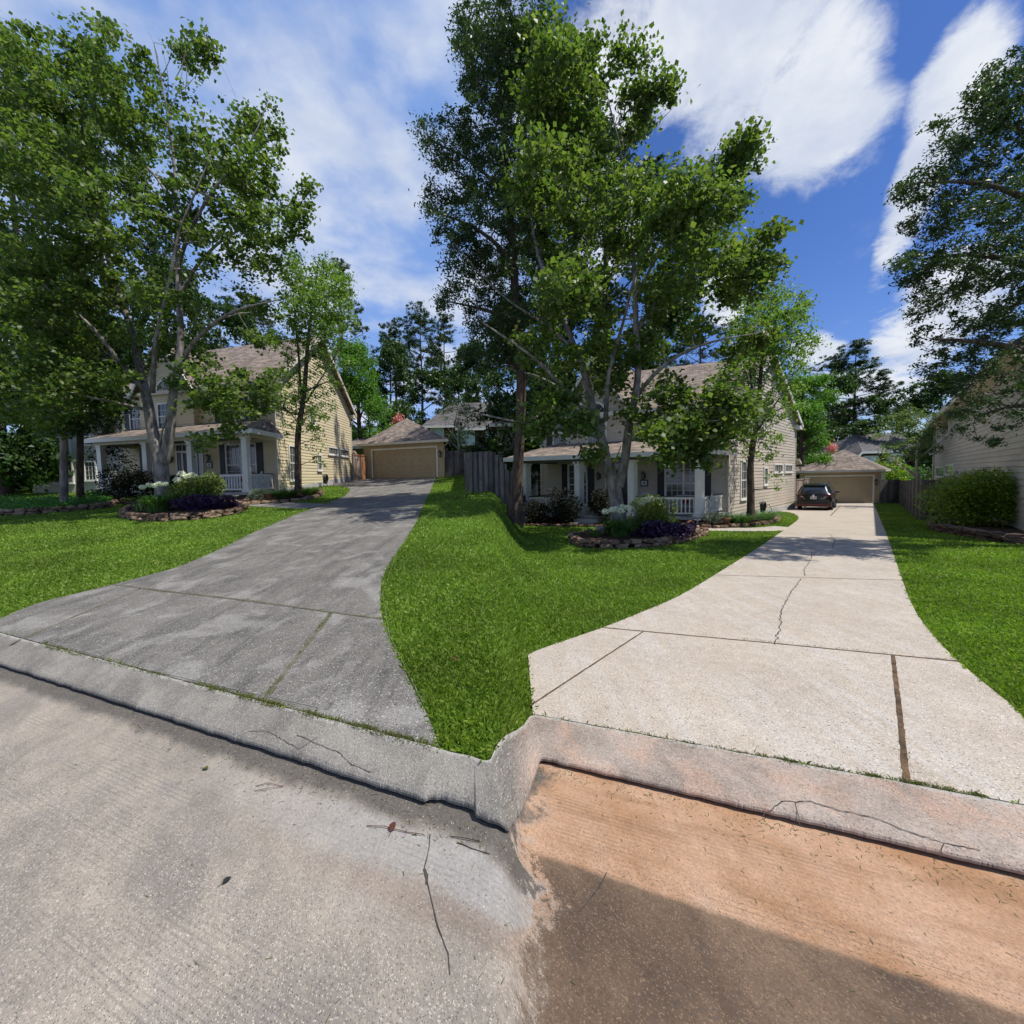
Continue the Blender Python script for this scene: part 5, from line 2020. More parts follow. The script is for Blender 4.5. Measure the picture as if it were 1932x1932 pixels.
# ---- background trees: one of each kind, then copies
def generic_broadleaf(name, label, base, h, w, seed, mat_leaf, bark, n_cl, per, leaf, low=0.22, **kw):
    rr = random.Random(seed)
    limbs = [[(0, 0, -0.3, 0.30 * h / 12), (0.1, 0, h * 0.2, 0.22 * h / 12), (-0.1, 0.1, h * 0.45, 0.16 * h / 12), (0.1, 0, h * 0.7, 0.09 * h / 12), (0, 0, h * 0.92, 0.02)]]
    for k in range(7):
        a = rr.uniform(0, 2 * math.pi)
        z0 = h * rr.uniform(0.25, 0.6)
        L = w * rr.uniform(0.5, 0.8)
        limbs.append([(0, 0, z0, 0.08 * h / 12), (math.cos(a) * L * 0.5, math.sin(a) * L * 0.5, z0 + L * 0.35, 0.05 * h / 12), (math.cos(a) * L, math.sin(a) * L, z0 + L * 0.55, 0.015)])
    lobes = []
    for k in range(26):
        t = rr.random()
        z = h * (low + (1 - low) * t * 0.9)
        rad = w * math.sqrt(max(0.05, 1 - (abs((z / h - (low + 0.32)) / 0.62)) ** 2.2)) * rr.uniform(0.2, 0.85)
        a = rr.uniform(0, 2 * math.pi)
        s_ = rr.uniform(0.16, 0.34) * w
        lobes.append((math.cos(a) * rad, math.sin(a) * rad, z, s_, s_, s_ * 0.75, s_ * s_))
    lobes.append((0, 0, h * 0.93, w * 0.22, w * 0.22, h * 0.07, (w * 0.22) ** 2))
    return tree(name, label, base, limbs, lobes, n_cl, per, leaf, mat_leaf, bark, seed=seed, maxr=0.05, **kw)


def generic_pine(name, label, base, h, w, seed, n_cl=330, per=44, bare_to=0.45):
    rr = random.Random(seed)
    limbs = [[(0, 0, -0.3, 0.27), (0.05, 0, h * 0.3, 0.22), (0.15, 0.1, h * 0.6, 0.16), (0.1, 0, h * 0.85, 0.09), (0.15, 0, h * 0.98, 0.03)]]
    lobes = []
    nl = 24
    for k in range(nl):
        t = (k + rr.random()) / nl
        z = h * (bare_to + (1 - bare_to) * t)
        L = w * (0.55 + 0.55 * math.sin(math.pi * min(1, 0.25 + t * 0.8))) * rr.uniform(0.45, 1.0) * (1.0 if t < 0.85 else 0.6)
        a = k * 2.4 + rr.uniform(-0.4, 0.4)
        e = z + L * rr.uniform(0.1, 0.35)
        limbs.append([(0.1, 0.05, z, 0.06), (math.cos(a) * L * 0.5, math.sin(a) * L * 0.5, z + (e - z) * 0.3, 0.035), (math.cos(a) * L, math.sin(a) * L, e, 0.012)])
        s_ = rr.uniform(0.25, 0.42) * w
        lobes.append((math.cos(a) * L * 0.85, math.sin(a) * L * 0.85, e + 0.1, s_, s_, s_ * 0.35, s_ * s_))
        if rr.random() < 0.5:
            lobes.append((math.cos(a) * L * 0.4, math.sin(a) * L * 0.4, e - 0.1, s_ * 0.7, s_ * 0.7, s_ * 0.3, s_ * s_ * 0.5))
    return tree(name, label, base, limbs, lobes, n_cl, per, 0.30, 'pine_needle', 'bark_brown', seed=seed, spread=(0.42, 0.42, 0.22), up=0.5, aspect=0.28, droop=-0.3, maxr=0.04, rmin=0.006)


def gpos(px, Y, sink=0.1):
    q = at(px, 900, Y)
    return Vector((q.x, Y, zgf(q.x, Y) - sink))


def height_for(px, ytop, Y):
    b = gpos(px, Y)
    return at(px, ytop, Y).z - b.z


# willow-like tree behind each house
willow_l = generic_broadleaf('elm_tree', 'bright green feathery tree between the cream house and its garage', gpos(682, 38), height_for(682, 640, 38), 3.6, 41, 'willow_leaf', 'bark_brown', 520, 52, 0.20, low=0.05, spread=(0.55, 0.55, 0.45), up=0.2, aspect=0.45, droop=0.9)
hl = height_for(682, 640, 38)
willow_r = copy_thing(willow_l, gpos(1512, 37), 'bright green feathery tree between the beige house and its garage', 1.3, (1.0, 1.0, height_for(1512, 700, 37) / hl))

HP = 20.0
pine_a = generic_pine('pine_tree', 'tall pine behind the first garage, rising left of the dark-roofed house', gpos(800, 62), HP, 4.6, 51, 420, 44)
pine_b = generic_pine('pine_tree', 'tall pine with a clear lower trunk beyond the beige house roof', gpos(1610, 62), HP, 4.2, 52, 420, 44, 0.38)
HB = 13.0
wood_a = generic_broadleaf('broadleaf_tree', 'dense dark tree behind the first garage roof', gpos(735, 50), HB, 5.0, 61, 'forest_leaf', 'bark_brown', 460, 50, 0.30, low=0.05, spread=(0.6, 0.6, 0.45))
wood_b = generic_broadleaf('broadleaf_tree', 'dense dark tree behind the second garage roof', gpos(1565, 50), HB, 5.2, 62, 'forest_leaf', 'bark_brown', 460, 50, 0.30, low=0.05, spread=(0.6, 0.6, 0.45))


def put(src, H, px, ytop, Y, wscale, rz, label, group):
    h = height_for(px, ytop, Y)
    return copy_thing(src, gpos(px, Y), label, rz, (wscale, wscale, h / H), group)


pine_a.location = gpos(800, 60)
pine_a.scale = (0.85, 0.85, height_for(800, 585, 60) / HP)
pine_b.location = gpos(1608, 60)
pine_b.scale = (1, 1, height_for(1608, 652, 60) / HP)
wood_a.location = gpos(742, 52)
wood_a.scale = (0.8, 0.8, height_for(742, 640, 52) / HB)
wood_b.location = gpos(1560, 55)
wood_b.scale = (0.9, 0.9, height_for(1560, 700, 55) / HB)
GP = 'pines standing beyond the houses'
GB = 'dense trees beyond the houses'
put(pine_a, HP, 752, 610, 64, 0.8, 1.0, 'pine with thin crown directly above the peak of the first garage', GP)
put(pine_b, HP, 845, 600, 66, 0.8, 2.0, 'pine nearest the hanging oak boughs behind the first garage', GP)
put(pine_b, HP, 655, 505, 48, 0.7, 0.6, 'pine top showing behind the birch by the cream house', GP)
put(pine_a, HP, 480, 560, 44, 0.9, 2.6, 'pine behind the ridge of the cream house', GP)
put(pine_a, HP, 60, 120, 34, 1.2, 0.4, 'tall dark pine at the far left of the row, behind the maple', GP)
put(pine_b, HP, 225, 105, 36, 1.0, 3.4, 'tall pine rising behind the left stem of the first maple', GP)
put(wood_a, HB, 905, 640, 54, 0.9, 2.2, 'dark tree behind the hanging oak, right of the dark-roofed house', GB)
put(wood_b, HB, 800, 690, 56, 1.0, 0.5, 'dark rounded tree behind the first brown brick house', GB)
put(wood_b, HB, 430, 560, 36, 0.9, 1.5, 'leafy tree behind the middle of the cream house roof', GB)
put(wood_a, HB, 330, 480, 37, 1.0, 0.9, 'leafy tree behind the cross gable of the cream house', GB)
put(wood_b, HB, 120, 470, 32, 1.1, 4.0, 'dark tree crowding behind the pale neighbouring house', GB)
put(wood_a, HB, 10, 420, 26, 1.0, 5.0, 'dark tree at the left edge behind the ground cover bed', GB)
put(wood_a, HB, 230, 600, 33, 0.8, 5.6, 'dark tree between the pale neighbouring house and the cream house', GB)
put(pine_a, HP, 1570, 672, 62, 0.75, 1.2, 'thin pine left of the tallest one behind the second garage', GP)
put(pine_b, HP, 1655, 705, 58, 0.7, 0.2, 'shorter pine right of the tallest one behind the second garage', GP)
put(pine_a, HP, 1320, 600, 46, 0.9, 4.4, 'pine behind the ridge of the beige house', GP)
put(pine_b, HP, 1150, 240, 30, 1.2, 3.1, 'tall dark pine rising behind the second maple', GP)
put(pine_a, HP, 1030, 130, 27, 1.1, 1.9, 'tall dark pine at the boundary behind the oak trunk', GP)
put(wood_b, HB, 1690, 742, 52, 0.8, 2.9, 'rounded tree rising over the dark roof behind the second fence', GB)
put(wood_a, HB, 1770, 700, 46, 0.9, 4.1, 'tree half hidden behind the grey-sided neighbouring house', GB)
put(wood_b, HB, 1620, 790, 50, 0.8, 5.1, 'dark tree filling the gap left of the second brown brick house', GB)
put(wood_a, HB, 1240, 520, 34, 1.0, 0.3, 'leafy tree behind the cross gable of the beige house', GB)
put(wood_b, HB, 1080, 480, 29, 1.0, 1.1, 'dark leafy tree behind the left end of the beige house', GB)
put(wood_a, HB, 985, 560, 33, 0.9, 3.7, 'dark tree in the gap between the two lots', GB)
put(wood_b, HB, 1440, 640, 44, 0.9, 3.9, 'tree showing over the roof ridge beside the second birch', GB)
FAR_LABELS = ['far tree beyond the left edge of the view', 'second far tree in from the left edge', 'far tree above the cream house roof, left of the birch top', 'far tree showing just right of the birch by the cream house', 'far tree between the cream house gable and the first garage peak', 'far tree above the right end of the first garage', 'far tree behind the crown of the oak between the lots', 'far tree behind the oak trunk between the lots', 'far tree behind the left end of the beige house', 'far tree above the beige house roof beside the birch', 'far tree between the beige house gable and the second garage', 'far tree over the peak of the second garage', 'far tree above the second dark brown house', 'far tree behind the grey clapboard neighbouring house', 'far tree at the right edge behind the oak boughs', 'far tree beyond the right edge of the view']
# a far belt of trees closes the horizon between the houses
for i, (px, Y, yt) in enumerate([(-150, 45, 560), (-60, 60, 600), (560, 75, 700), (640, 80, 730), (700, 85, 720), (870, 80, 690), (940, 75, 700), (1010, 70, 700), (1110, 75, 740), (1390, 75, 740), (1520, 85, 760), (1590, 88, 770), (1700, 80, 760), (1830, 70, 720), (1930, 60, 700), (2020, 60, 690)]):
    put(wood_a if i % 2 else wood_b, HB, px, yt, Y, 1.3, i * 0.9, FAR_LABELS[i], 'far trees closing the view')

# ------------------------------------------------------------------ plants near the ground
def shrub(name, label, base, rx, ry, rz, n, leaf, mat, seed, cat='shrub', up=0.4, aspect=0.6, droop=0.0, lobes=9, group=None, stems=5, stemmat='bark_brown', lift=0.0):
    rng = np.random.default_rng(seed)
    rr = random.Random(seed)
    root = thing(name, label, cat, base, group)
    L = []
    for k in range(lobes):
        a = rr.uniform(0, 2 * math.pi)
        d = rr.uniform(0.1, 0.72)
        z = lift + rz * rr.uniform(0.18, 0.78)
        s_ = rr.uniform(0.30, 0.55)
        L.append((math.cos(a) * rx * d, math.sin(a) * ry * d, z, rx * s_, ry * s_, rz * s_ * 0.55, s_ * s_))
    C, d = lobes_sample(L, n, rng, 0.8)
    C = C[C[:, 2] > 0.03]
    V = leaf_quads(C, leaf, rng, up, aspect, droop) + np.array(base)
    sm = MB()
    for k in range(stems):
        l = L[k % len(L)]
        sm.tube([Vector(base) + Vector((rr.uniform(-0.05, 0.05), rr.uniform(-0.05, 0.05), -0.05)), Vector(base) + Vector((l[0] * 0.5, l[1] * 0.5, l[2] * 0.5)), Vector(base) + Vector((l[0], l[1], l[2]))], [0.018, 0.012, 0.005], 5)
    sm.build('stem', stemmat, root)
    quads_mesh('foliage', V, mat, root)
    return root


def strap_clump(name, label, base, n, h, spread, width, mat, seed, cat='plant', flowers=(), group=None, lean=0.5, heads=0.09):
    """arching strap leaves; flowers: (dx, dy, z) of round white heads on stalks"""
    rng = np.random.default_rng(seed)
    root = thing(name, label, cat, base, group)
    a = rng.uniform(0, 2 * math.pi, n)
    r0 = rng.uniform(0, 1, n) ** 0.5 * spread * 0.35
    out = rng.uniform(0.25, 1.0, n) * spread * lean * 1.4
    hh = h * rng.uniform(0.55, 1.0, n)
    dirx, diry = np.cos(a), np.sin(a)
    ts = [0, 0.35, 0.7, 1.0]
    pts = []
    for t in ts:
        r = r0 + out * t ** 1.6
        z = hh * (math.sin(t * math.pi * 0.62) / math.sin(math.pi * 0.5)) * 1.0
        pts.append(np.stack([dirx * r, diry * r, z], axis=1))
    side = np.stack([-diry, dirx, np.zeros(n)], axis=1)
    ws = [0.7, 1.0, 0.8, 0.08]
    Q = []
    for k in range(3):
        w0, w1 = width * ws[k] / 2, width * ws[k + 1] / 2
        Q.append(np.stack([pts[k] - side * w0, pts[k] + side * w0, pts[k + 1] + side * w1, pts[k + 1] - side * w1], axis=1))
    V = np.concatenate(Q, axis=0) + np.array(base)
    quads_mesh('leaf_blades', V, mat, root)
    for i, (dx, dy, z) in enumerate(flowers):
        c = Vector(base) + Vector((dx, dy, z))
        sm = MB()
        sm.tube([Vector(base) + Vector((dx * 0.3, dy * 0.3, 0)), Vector(base) + Vector((dx * 0.75, dy * 0.75, z * 0.6)), c], [0.008, 0.007, 0.006], 5)
        st = sm.build('flower_stalk', 'strap_leaf', root)
        m = 130
        d = rng.normal(size=(m, 3))
        d /= np.linalg.norm(d, axis=1)[:, None]
        d[:, 2] = d[:, 2] * 0.75 + 0.1
        P = np.array(c) + d * heads * rng.uniform(0.65, 1.05, size=(m, 1))
        quads_mesh('flower_head', leaf_quads(P, 0.05, rng, 0.2, 0.7), 'white_petal', st)
    return root


def on(px, py):
    g = gp(px, py)
    return g


# ---- stone borders
def stone_row(outline, courses, size, seed, mat, root, closed=False, hgt=0.12):
    rr = random.Random(seed)
    P = [Vector((p[0], p[1], 0)) for p in outline]
    for c in range(courses):
        pts = resample(P, 0.03)
        dist = rr.uniform(0, size)
        acc = 0
        nxt = dist
        for i in range(1, len(pts)):
            acc += (pts[i] - pts[i - 1]).length
            if acc >= nxt:
                L = size * rr.uniform(0.6, 1.35)
                d = (pts[i] - pts[i - 1])
                ang = math.atan2(d.y, d.x)
                h = hgt * rr.uniform(0.7, 1.15)
                p = pts[i]
                z = zgf(p.x, p.y) + 0.01 + c * hgt * 0.92 + h * 0.42
                mb = MB()
                mb.blob((p.x + rr.uniform(-0.02, 0.02), p.y + rr.uniform(-0.02, 0.02) + 0.04 * c, z), L * 0.56, size * rr.uniform(0.30, 0.46), h * 0.64, rr.randint(0, 9999), 2, 0.26, 0, ang + rr.uniform(-0.12, 0.12), True)
                mb.build('stone', mat, root)
                nxt = acc + L * 1.02


def bed(label, outline_px, mound, seed, size=0.36, courses=2, mat='border_stone', back=None, hgt=0.12, name='flower_bed', full=True):
    pts = [pt(x, y) if not isinstance(x, Vector) else x for x, y in outline_px]
    ol = smooth_line([(p.x, p.y) for p in pts], 2, closed=True)
    cx = float(np.mean([p[0] for p in ol]))
    cy = float(np.mean([p[1] for p in ol]))
    root = thing(name, label, 'flower bed', (cx, cy, zgf(cx, cy)))
    poly = [(float(p[0]), float(p[1])) for p in ol]
    vs, tris = sheet(poly, 0.3)
    rr = random.Random(seed)
    from mathutils import noise as mn
    bx = np.array([p[0] for p in poly])
    by = np.array([p[1] for p in poly])
    V = []
    for x, y, z in vs:
        d = float(np.sqrt(np.min((bx - x) ** 2 + (by - y) ** 2)))
        V.append((x, y, z + mound * min(1, d / 0.5) + 0.04 + 0.03 * mn.noise(Vector((x * 4, y * 4, 0)))))
    mb = MB().add(V, tris, 0, True)
    mb.build('soil', 'soil', root)
    o2 = poly + [poly[0]] if full else poly
    stone_row(o2, courses, size, seed, mat, root, hgt=hgt)
    return root, poly


BED_L = [(228, 972), (245, 980), (271, 983), (317, 983), (372, 980), (424, 974), (458, 966), (463, 15.9), (440, 16.4), (390, 16.7), (330, 16.8), (275, 16.7), (236, 16.1)]
BED_R = [(1074, 1018), (1090, 1031), (1125, 1034), (1166, 1034), (1212, 1033), (1252, 1029), (1300, 1020), (1333, 1008), (1328, 14.2), (1280, 14.6), (1215, 14.8), (1140, 14.6), (1090, 13.9)]
bed_l, POLY_L = bed('oval bed edged with stacked brown stones under the maple by the stained driveway', BED_L, 0.16, 5, 0.32)
bed_r, POLY_R = bed('oval bed edged with stacked brown stones under the maple by the clean driveway', BED_R, 0.16, 6, 0.32)
# beds along the two houses
HB_L = [(404, 17.6), (440, 17.3), (480, 17.2), (520, 17.4), (560, 17.8), (598, 19.0), (608, 20.8), (604, 22.3), (572, 21.5), (545, 19.6), (500, 18.6), (455, 18.2), (404, 18.4)]
HB_R = [(1288, 16.5), (1330, 16.2), (1380, 16.2), (1425, 16.8), (1462, 18.0), (1470, 19.8), (1458, 20.8), (1400, 18.4), (1365, 17.3), (1328, 16.9), (1288, 17.4)]
hb_l, PHB_L = bed('planted bed with low rock edging in front of the cream house corner', HB_L, 0.10, 7, 0.34, 1, hgt=0.15, mat='border_stone')
hb_r, PHB_R = bed('planted bed with low rock edging in front of the beige house corner', HB_R, 0.10, 8, 0.34, 1, hgt=0.15, mat='border_stone')
GC_L = [(-20, 16.2), (60, 16.2), (102, 16.6), (150, 17.0), (190, 17.6), (212, 18.2), (218, 19.3), (180, 20.5), (110, 20.5), (-20, 20.5)]
gc_l, PGC_L = bed('ground cover bed edged with pale stacked stones at the left edge of the lawn', GC_L, 0.15, 9, 0.40, 2, hgt=0.12)
PB_L = [(FL.P(u, v), 0) for u, v in ((3.0, -2.40), (3.0, -3.1), (4.4, -3.45), (6.8, -3.5), (8.8, -3.55), (10.4, -3.3), (10.5, -2.40), (6.5, -2.40))]
pb_l, PPB_L = bed('shaded planting strip in front of the cream house porch', PB_L, 0.06, 19, 0.30, 1, hgt=0.10, mat='border_stone_dark')
PB_R = [(FR.P(u, v), 0) for u, v in ((3.0, -2.40), (3.0, -3.1), (4.4, -3.45), (6.8, -3.5), (8.8, -3.55), (10.4, -3.3), (10.5, -2.40), (6.5, -2.40))]
pb_r, PPB_R = bed('shaded planting strip in front of the beige house porch', PB_R, 0.06, 20, 0.30, 1, hgt=0.10, mat='border_stone_dark')
BB_R = [(1756, 1000), (1790, 1006), (1850, 1016), (1930, 1030), (1990, 1020), (1960, 985), (1860, 975), (1776, 982)]
bb_r, PBB_R = bed('bed edged with dark stacked stones under the round yellow-green bush', BB_R, 0.12, 10, 0.36, 3, hgt=0.09, mat='border_stone_dark')

# ground cover as a mass of leaves
rng = np.random.default_rng(77)


def cover(poly, n, h, leaf, mat, name, seed, hvar=0.6):
    r = np.random.default_rng(seed)
    x = np.array([p[0] for p in poly])
    y = np.array([p[1] for p in poly])
    X = r.uniform(x.min(), x.max(), n * 3)
    Y = r.uniform(y.min(), y.max(), n * 3)
    ok = inside(poly, X, Y)
    X, Y = X[ok][:n], Y[ok][:n]
    Z = zg(X, Y) + 0.15 + h * r.uniform(0.0, 1.0, len(X)) * (0.7 + 0.5 * np.sin(X * 3.1) * np.sin(Y * 2.3))
    o = quads_mesh(name, leaf_quads(np.stack([X, Y, Z], 1), leaf, r, 0.9, 0.7), mat)
    tag(o, kind='stuff')
    return o


cover(PGC_L, 7000, 0.34, 0.085, 'ground_cover_leaf', 'ground_cover_leaves', 3)

# ---- island beds
def flat(px, py, up=0.0, Y=None):
    g = pt(px, py)
    return Vector((g.x, g.y, g.z + up))


# left bed
b = flat(298, 14.3, 0.16)
strap_clump('agapanthus', 'white-flowered strap-leaved clump left of the purple plant by the stained driveway', b, 330, 0.62, 0.9, 0.035, 'strap_leaf', 4,
            flowers=[(-0.42, -0.1, 0.86), (-0.28, 0.0, 0.92), (-0.12, 0.05, 0.90), (0.10, -0.02, 0.97), (0.22, 0.05, 0.95), (-0.02, 0.2, 0.94)], heads=0.10, group='white-flowered clumps in the island beds')
b = flat(348, 15.2, 0.18)
strap_clump('agapanthus', 'white-flowered strap-leaved clump behind the purple plant by the stained driveway', b, 200, 0.58, 0.8, 0.035, 'strap_leaf', 5,
            flowers=[(-0.12, 0.1, 1.22), (0.10, 0.1, 1.10), (-0.22, 0.0, 1.0), (0.22, 0.15, 1.16)], heads=0.14, group='white-flowered clumps in the island beds')
b = flat(262, 14.6, 0.14)
strap_clump('strap_leaf_plant', 'small tuft of narrow leaves at the left end of the stained driveway bed', b, 26, 0.34, 0.5, 0.03, 'strap_leaf', 6)
b = flat(380, 14.4, 0.12)
shrub('purple_plant', 'low purple-leaved plant spilling over the stones by the stained driveway', b, 1.05, 0.55, 0.62, 2600, 0.15, 'purple_leaf', 7, cat='plant', up=0.3, aspect=0.30, lobes=16, stems=3)
b = flat(430, 14.9, 0.12)
shrub('purple_plant', 'small loose purple-leaved plant at the right end of the stained driveway bed', b, 0.45, 0.35, 0.45, 260, 0.15, 'purple_leaf', 8, cat='plant', up=0.3, aspect=0.30, lobes=6, stems=3)
b = flat(380, 15.5, 0.12)
shrub('variegated_shrub', 'yellow-green speckled shrub behind the purple plant by the stained driveway', b, 1.15, 0.8, 1.42, 6000, 0.08, 'bright_shrub_leaf', 9, lobes=22)
# right bed
b = flat(1168, 12.5, 0.14)
strap_clump('agapanthus', 'white-flowered strap-leaved clump left of the purple plant by the clean driveway', b, 330, 0.60, 0.9, 0.035, 'strap_leaf', 14,
            flowers=[(-0.42, -0.05, 0.80), (-0.22, 0.0, 0.84), (-0.10, 0.05, 0.86), (0.05, 0.0, 0.80), (0.26, 0.0, 0.90), (0.12, 0.08, 0.92)], heads=0.11, group='white-flowered clumps in the island beds')
b = flat(1222, 13.1, 0.16)
strap_clump('agapanthus', 'white-flowered strap-leaved clump behind the purple plant by the clean driveway', b, 200, 0.58, 0.8, 0.035, 'strap_leaf', 15,
            flowers=[(-0.15, 0.1, 0.98), (0.12, 0.1, 1.12), (-0.02, 0.0, 1.08)], heads=0.12, group='white-flowered clumps in the island beds')
b = flat(1122, 12.7, 0.12)
strap_clump('strap_leaf_plant', 'small tuft of narrow leaves beside the grey pot in the clean driveway bed', b, 30, 0.34, 0.5, 0.03, 'strap_leaf', 16)
b = flat(1258, 12.3, 0.12)
shrub('purple_plant', 'low dark purple-leaved plant spilling over the stones by the clean driveway', b, 0.85, 0.5, 0.55, 2600, 0.15, 'purple_leaf', 17, cat='plant', up=0.3, aspect=0.30, lobes=16, stems=3)
b = flat(1304, 12.9, 0.12)
shrub('purple_plant', 'small loose purple-leaved plant at the right end of the clean driveway bed', b, 0.35, 0.3, 0.42, 240, 0.14, 'purple_leaf', 18, cat='plant', up=0.3, aspect=0.30, lobes=6, stems=3)
b = flat(1238, 13.4, 0.10)
shrub('variegated_shrub', 'pale green speckled shrub behind the purple plant by the clean driveway', b, 0.95, 0.7, 1.32, 6000, 0.075, 'bright_shrub_leaf', 19, lobes=22)
# grey pot
b = flat(1134, 13.1, 0.14)
pot = MB().lathe(b, [(0.09, 0.0), (0.12, 0.0), (0.15, 0.20), (0.175, 0.25), (0.175, 0.29), (0.15, 0.29), (0.14, 0.24), (0.02, 0.22)], 18)
tag(pot.build('plant_pot', 'pot_grey', loc=b), 'grey round pot standing in the bed under the second maple', 'pot')

# ---- by the left house
b = flat(486, 17.9, 0.10)
shrub('rosemary_bush', 'grey-green wispy bush by the stained driveway house corner', b, 0.50, 0.42, 0.60, 2000, 0.085, 'grey_herb_leaf', 25, up=0.9, aspect=0.14, lobes=12, cat='bush')
b = flat(508, 18.2, 0.10)
tag(MB().lathe(b, [(0.12, 0), (0.14, 0), (0.17, 0.20), (0.19, 0.21), (0.19, 0.26), (0.16, 0.26), (0.15, 0.2), (0.02, 0.18)], 18).build('terracotta_pot', 'terracotta', loc=b), 'terracotta pot between the grey-green bush and the cream house porch', 'pot')
b = flat(538, 18.5, 0.08)
strap_clump('liriope', 'dark arching border grass left of the birch trunk by the cream house', b, 420, 0.42, 1.0, 0.02, 'strap_leaf', 26, lean=0.9, group='dark border grasses under the birches')
b = flat(580, 19.6, 0.08)
strap_clump('liriope', 'dark arching border grass right of the birch trunk by the cream house', b, 420, 0.42, 1.0, 0.02, 'strap_leaf', 27, lean=0.9, group='dark border grasses under the birches')
for i, (x, y, sx, lab) in enumerate([(418, 17.75, 0.20, 'reddish rock at the left end of the cream house corner bed'), (434, 17.5, 0.16, 'small orange rock beside the cream house corner bed edging')]):
    b = flat(x, y, 0.10)
    tag(MB().blob(b, sx, sx * 0.8, sx * 0.7, 40 + i, 2, 0.3, flat=True).build('rock', 'terracotta' if i else 'border_stone', loc=b), lab, 'rock')
# ---- by the right house
b = flat(1345, 16.6, 0.10)
shrub('rosemary_bush', 'grey-green wispy bush by the clean driveway house corner', b, 0.46, 0.40, 0.62, 2000, 0.085, 'grey_herb_leaf', 35, up=0.9, aspect=0.14, lobes=12, cat='bush')
b = flat(1370, 16.8, 0.08)
tag(MB().lathe(b, [(0.12, 0), (0.14, 0), (0.17, 0.22), (0.19, 0.23), (0.19, 0.28), (0.16, 0.28), (0.15, 0.2), (0.02, 0.18)], 18).build('terracotta_pot', 'terracotta', loc=b), 'terracotta pot between the grey-green bush and the beige house corner', 'pot')
b = flat(1393, 17.0, 0.08)
strap_clump('liriope', 'dark arching border grass left of the birch trunk by the beige house', b, 420, 0.42, 0.95, 0.02, 'strap_leaf', 36, lean=0.9, group='dark border grasses under the birches')
b = flat(1440, 18.2, 0.08)
strap_clump('liriope', 'dark arching border grass right of the birch trunk by the beige house', b, 420, 0.42, 0.95, 0.02, 'strap_leaf', 37, lean=0.9, group='dark border grasses under the birches')
b = flat(1303, 16.8, 0.12)
tag(MB().blob(b, 0.20, 0.15, 0.16, 44, 2, 0.3, flat=True).build('rock', 'terracotta', loc=b), 'orange rock at the left end of the beige house corner bed', 'rock')
b = flat(1316, 16.55, 0.10)
bb2 = MB().lathe(b, [(0.05, 0), (0.03, 0.02), (0.025, 0.16), (0.04, 0.18), (0.12, 0.21), (0.12, 0.225), (0.03, 0.19)], 14)
tag(bb2.build('garden_lamp', 'pot_grey', loc=b), 'small grey mushroom-shaped garden light beside the orange rock', 'garden light')
b = flat(445, 17.7, 0.12)
bb2 = MB().lathe(b, [(0.05, 0), (0.03, 0.02), (0.025, 0.16), (0.04, 0.18), (0.12, 0.21), (0.12, 0.225), (0.03, 0.19)], 14)
tag(bb2.build('garden_lamp', 'pot_grey', loc=b), 'small grey mushroom-shaped garden light by the cream house porch corner', 'garden light')

# dark shrubs in front of the porches
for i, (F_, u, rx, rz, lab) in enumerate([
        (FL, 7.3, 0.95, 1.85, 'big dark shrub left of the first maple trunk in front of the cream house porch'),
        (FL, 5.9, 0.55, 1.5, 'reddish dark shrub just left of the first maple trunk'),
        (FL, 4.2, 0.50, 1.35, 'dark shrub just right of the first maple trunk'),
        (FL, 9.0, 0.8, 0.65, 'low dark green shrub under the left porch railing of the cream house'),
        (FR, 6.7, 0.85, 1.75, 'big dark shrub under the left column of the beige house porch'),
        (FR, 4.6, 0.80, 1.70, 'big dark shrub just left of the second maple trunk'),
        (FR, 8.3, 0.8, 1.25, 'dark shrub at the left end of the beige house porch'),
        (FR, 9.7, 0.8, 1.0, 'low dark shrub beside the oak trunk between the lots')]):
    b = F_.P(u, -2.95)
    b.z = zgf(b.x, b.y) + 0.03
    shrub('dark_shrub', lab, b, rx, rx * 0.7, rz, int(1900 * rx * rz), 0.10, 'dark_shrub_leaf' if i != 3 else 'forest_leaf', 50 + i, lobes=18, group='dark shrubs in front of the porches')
b = FL.P(6.6, -3.3)
b.z = zgf(b.x, b.y) + 0.05
shrub('variegated_plant', 'low white-edged leafy plant before the dark shrub by the cream house', b, 0.45, 0.25, 0.22, 160, 0.12, 'bright_shrub_leaf', 61, cat='plant', lobes=6)

# bush on the right
b = gp(1842, 1000)
shrub('round_bush', 'round yellow-green bush right of the spaced board fence', Vector((b.x + 0.05, b.y + 0.1, b.z)), 1.4, 1.4, 2.05, 17000, 0.085, 'round_bush_leaf', 70, cat='bush', lobes=60, stems=8, up=0.6)
# shrubs behind fences
GS = 'shrubs showing over the back fences'
for i, (px, Y, yt, rx, lab) in enumerate([(862, 37, 815, 1.3, 'dark glossy shrub right of the first garage'), (905, 36, 835, 1.2, 'shrub behind the near fence by the hanging oak'),
                                           (1680, 40, 862, 1.6, 'tall green shrub right of the second garage'), (1712, 42, 872, 1.6, 'green shrub under the window of the second brown house'),
                                           (1748, 38, 880, 1.3, 'palm-green shrub beside the grey-sided house corner')]):
    b = gpos(px, Y, 0)
    h = height_for(px, yt, Y)
    shrub('tall_shrub', lab, b, rx, rx, h, 2400, 0.20, 'forest_leaf' if i < 1 else 'round_bush_leaf' if i == 2 else 'willow_leaf' if i == 3 else 'forest_leaf', 80 + i, lobes=22, group=GS)

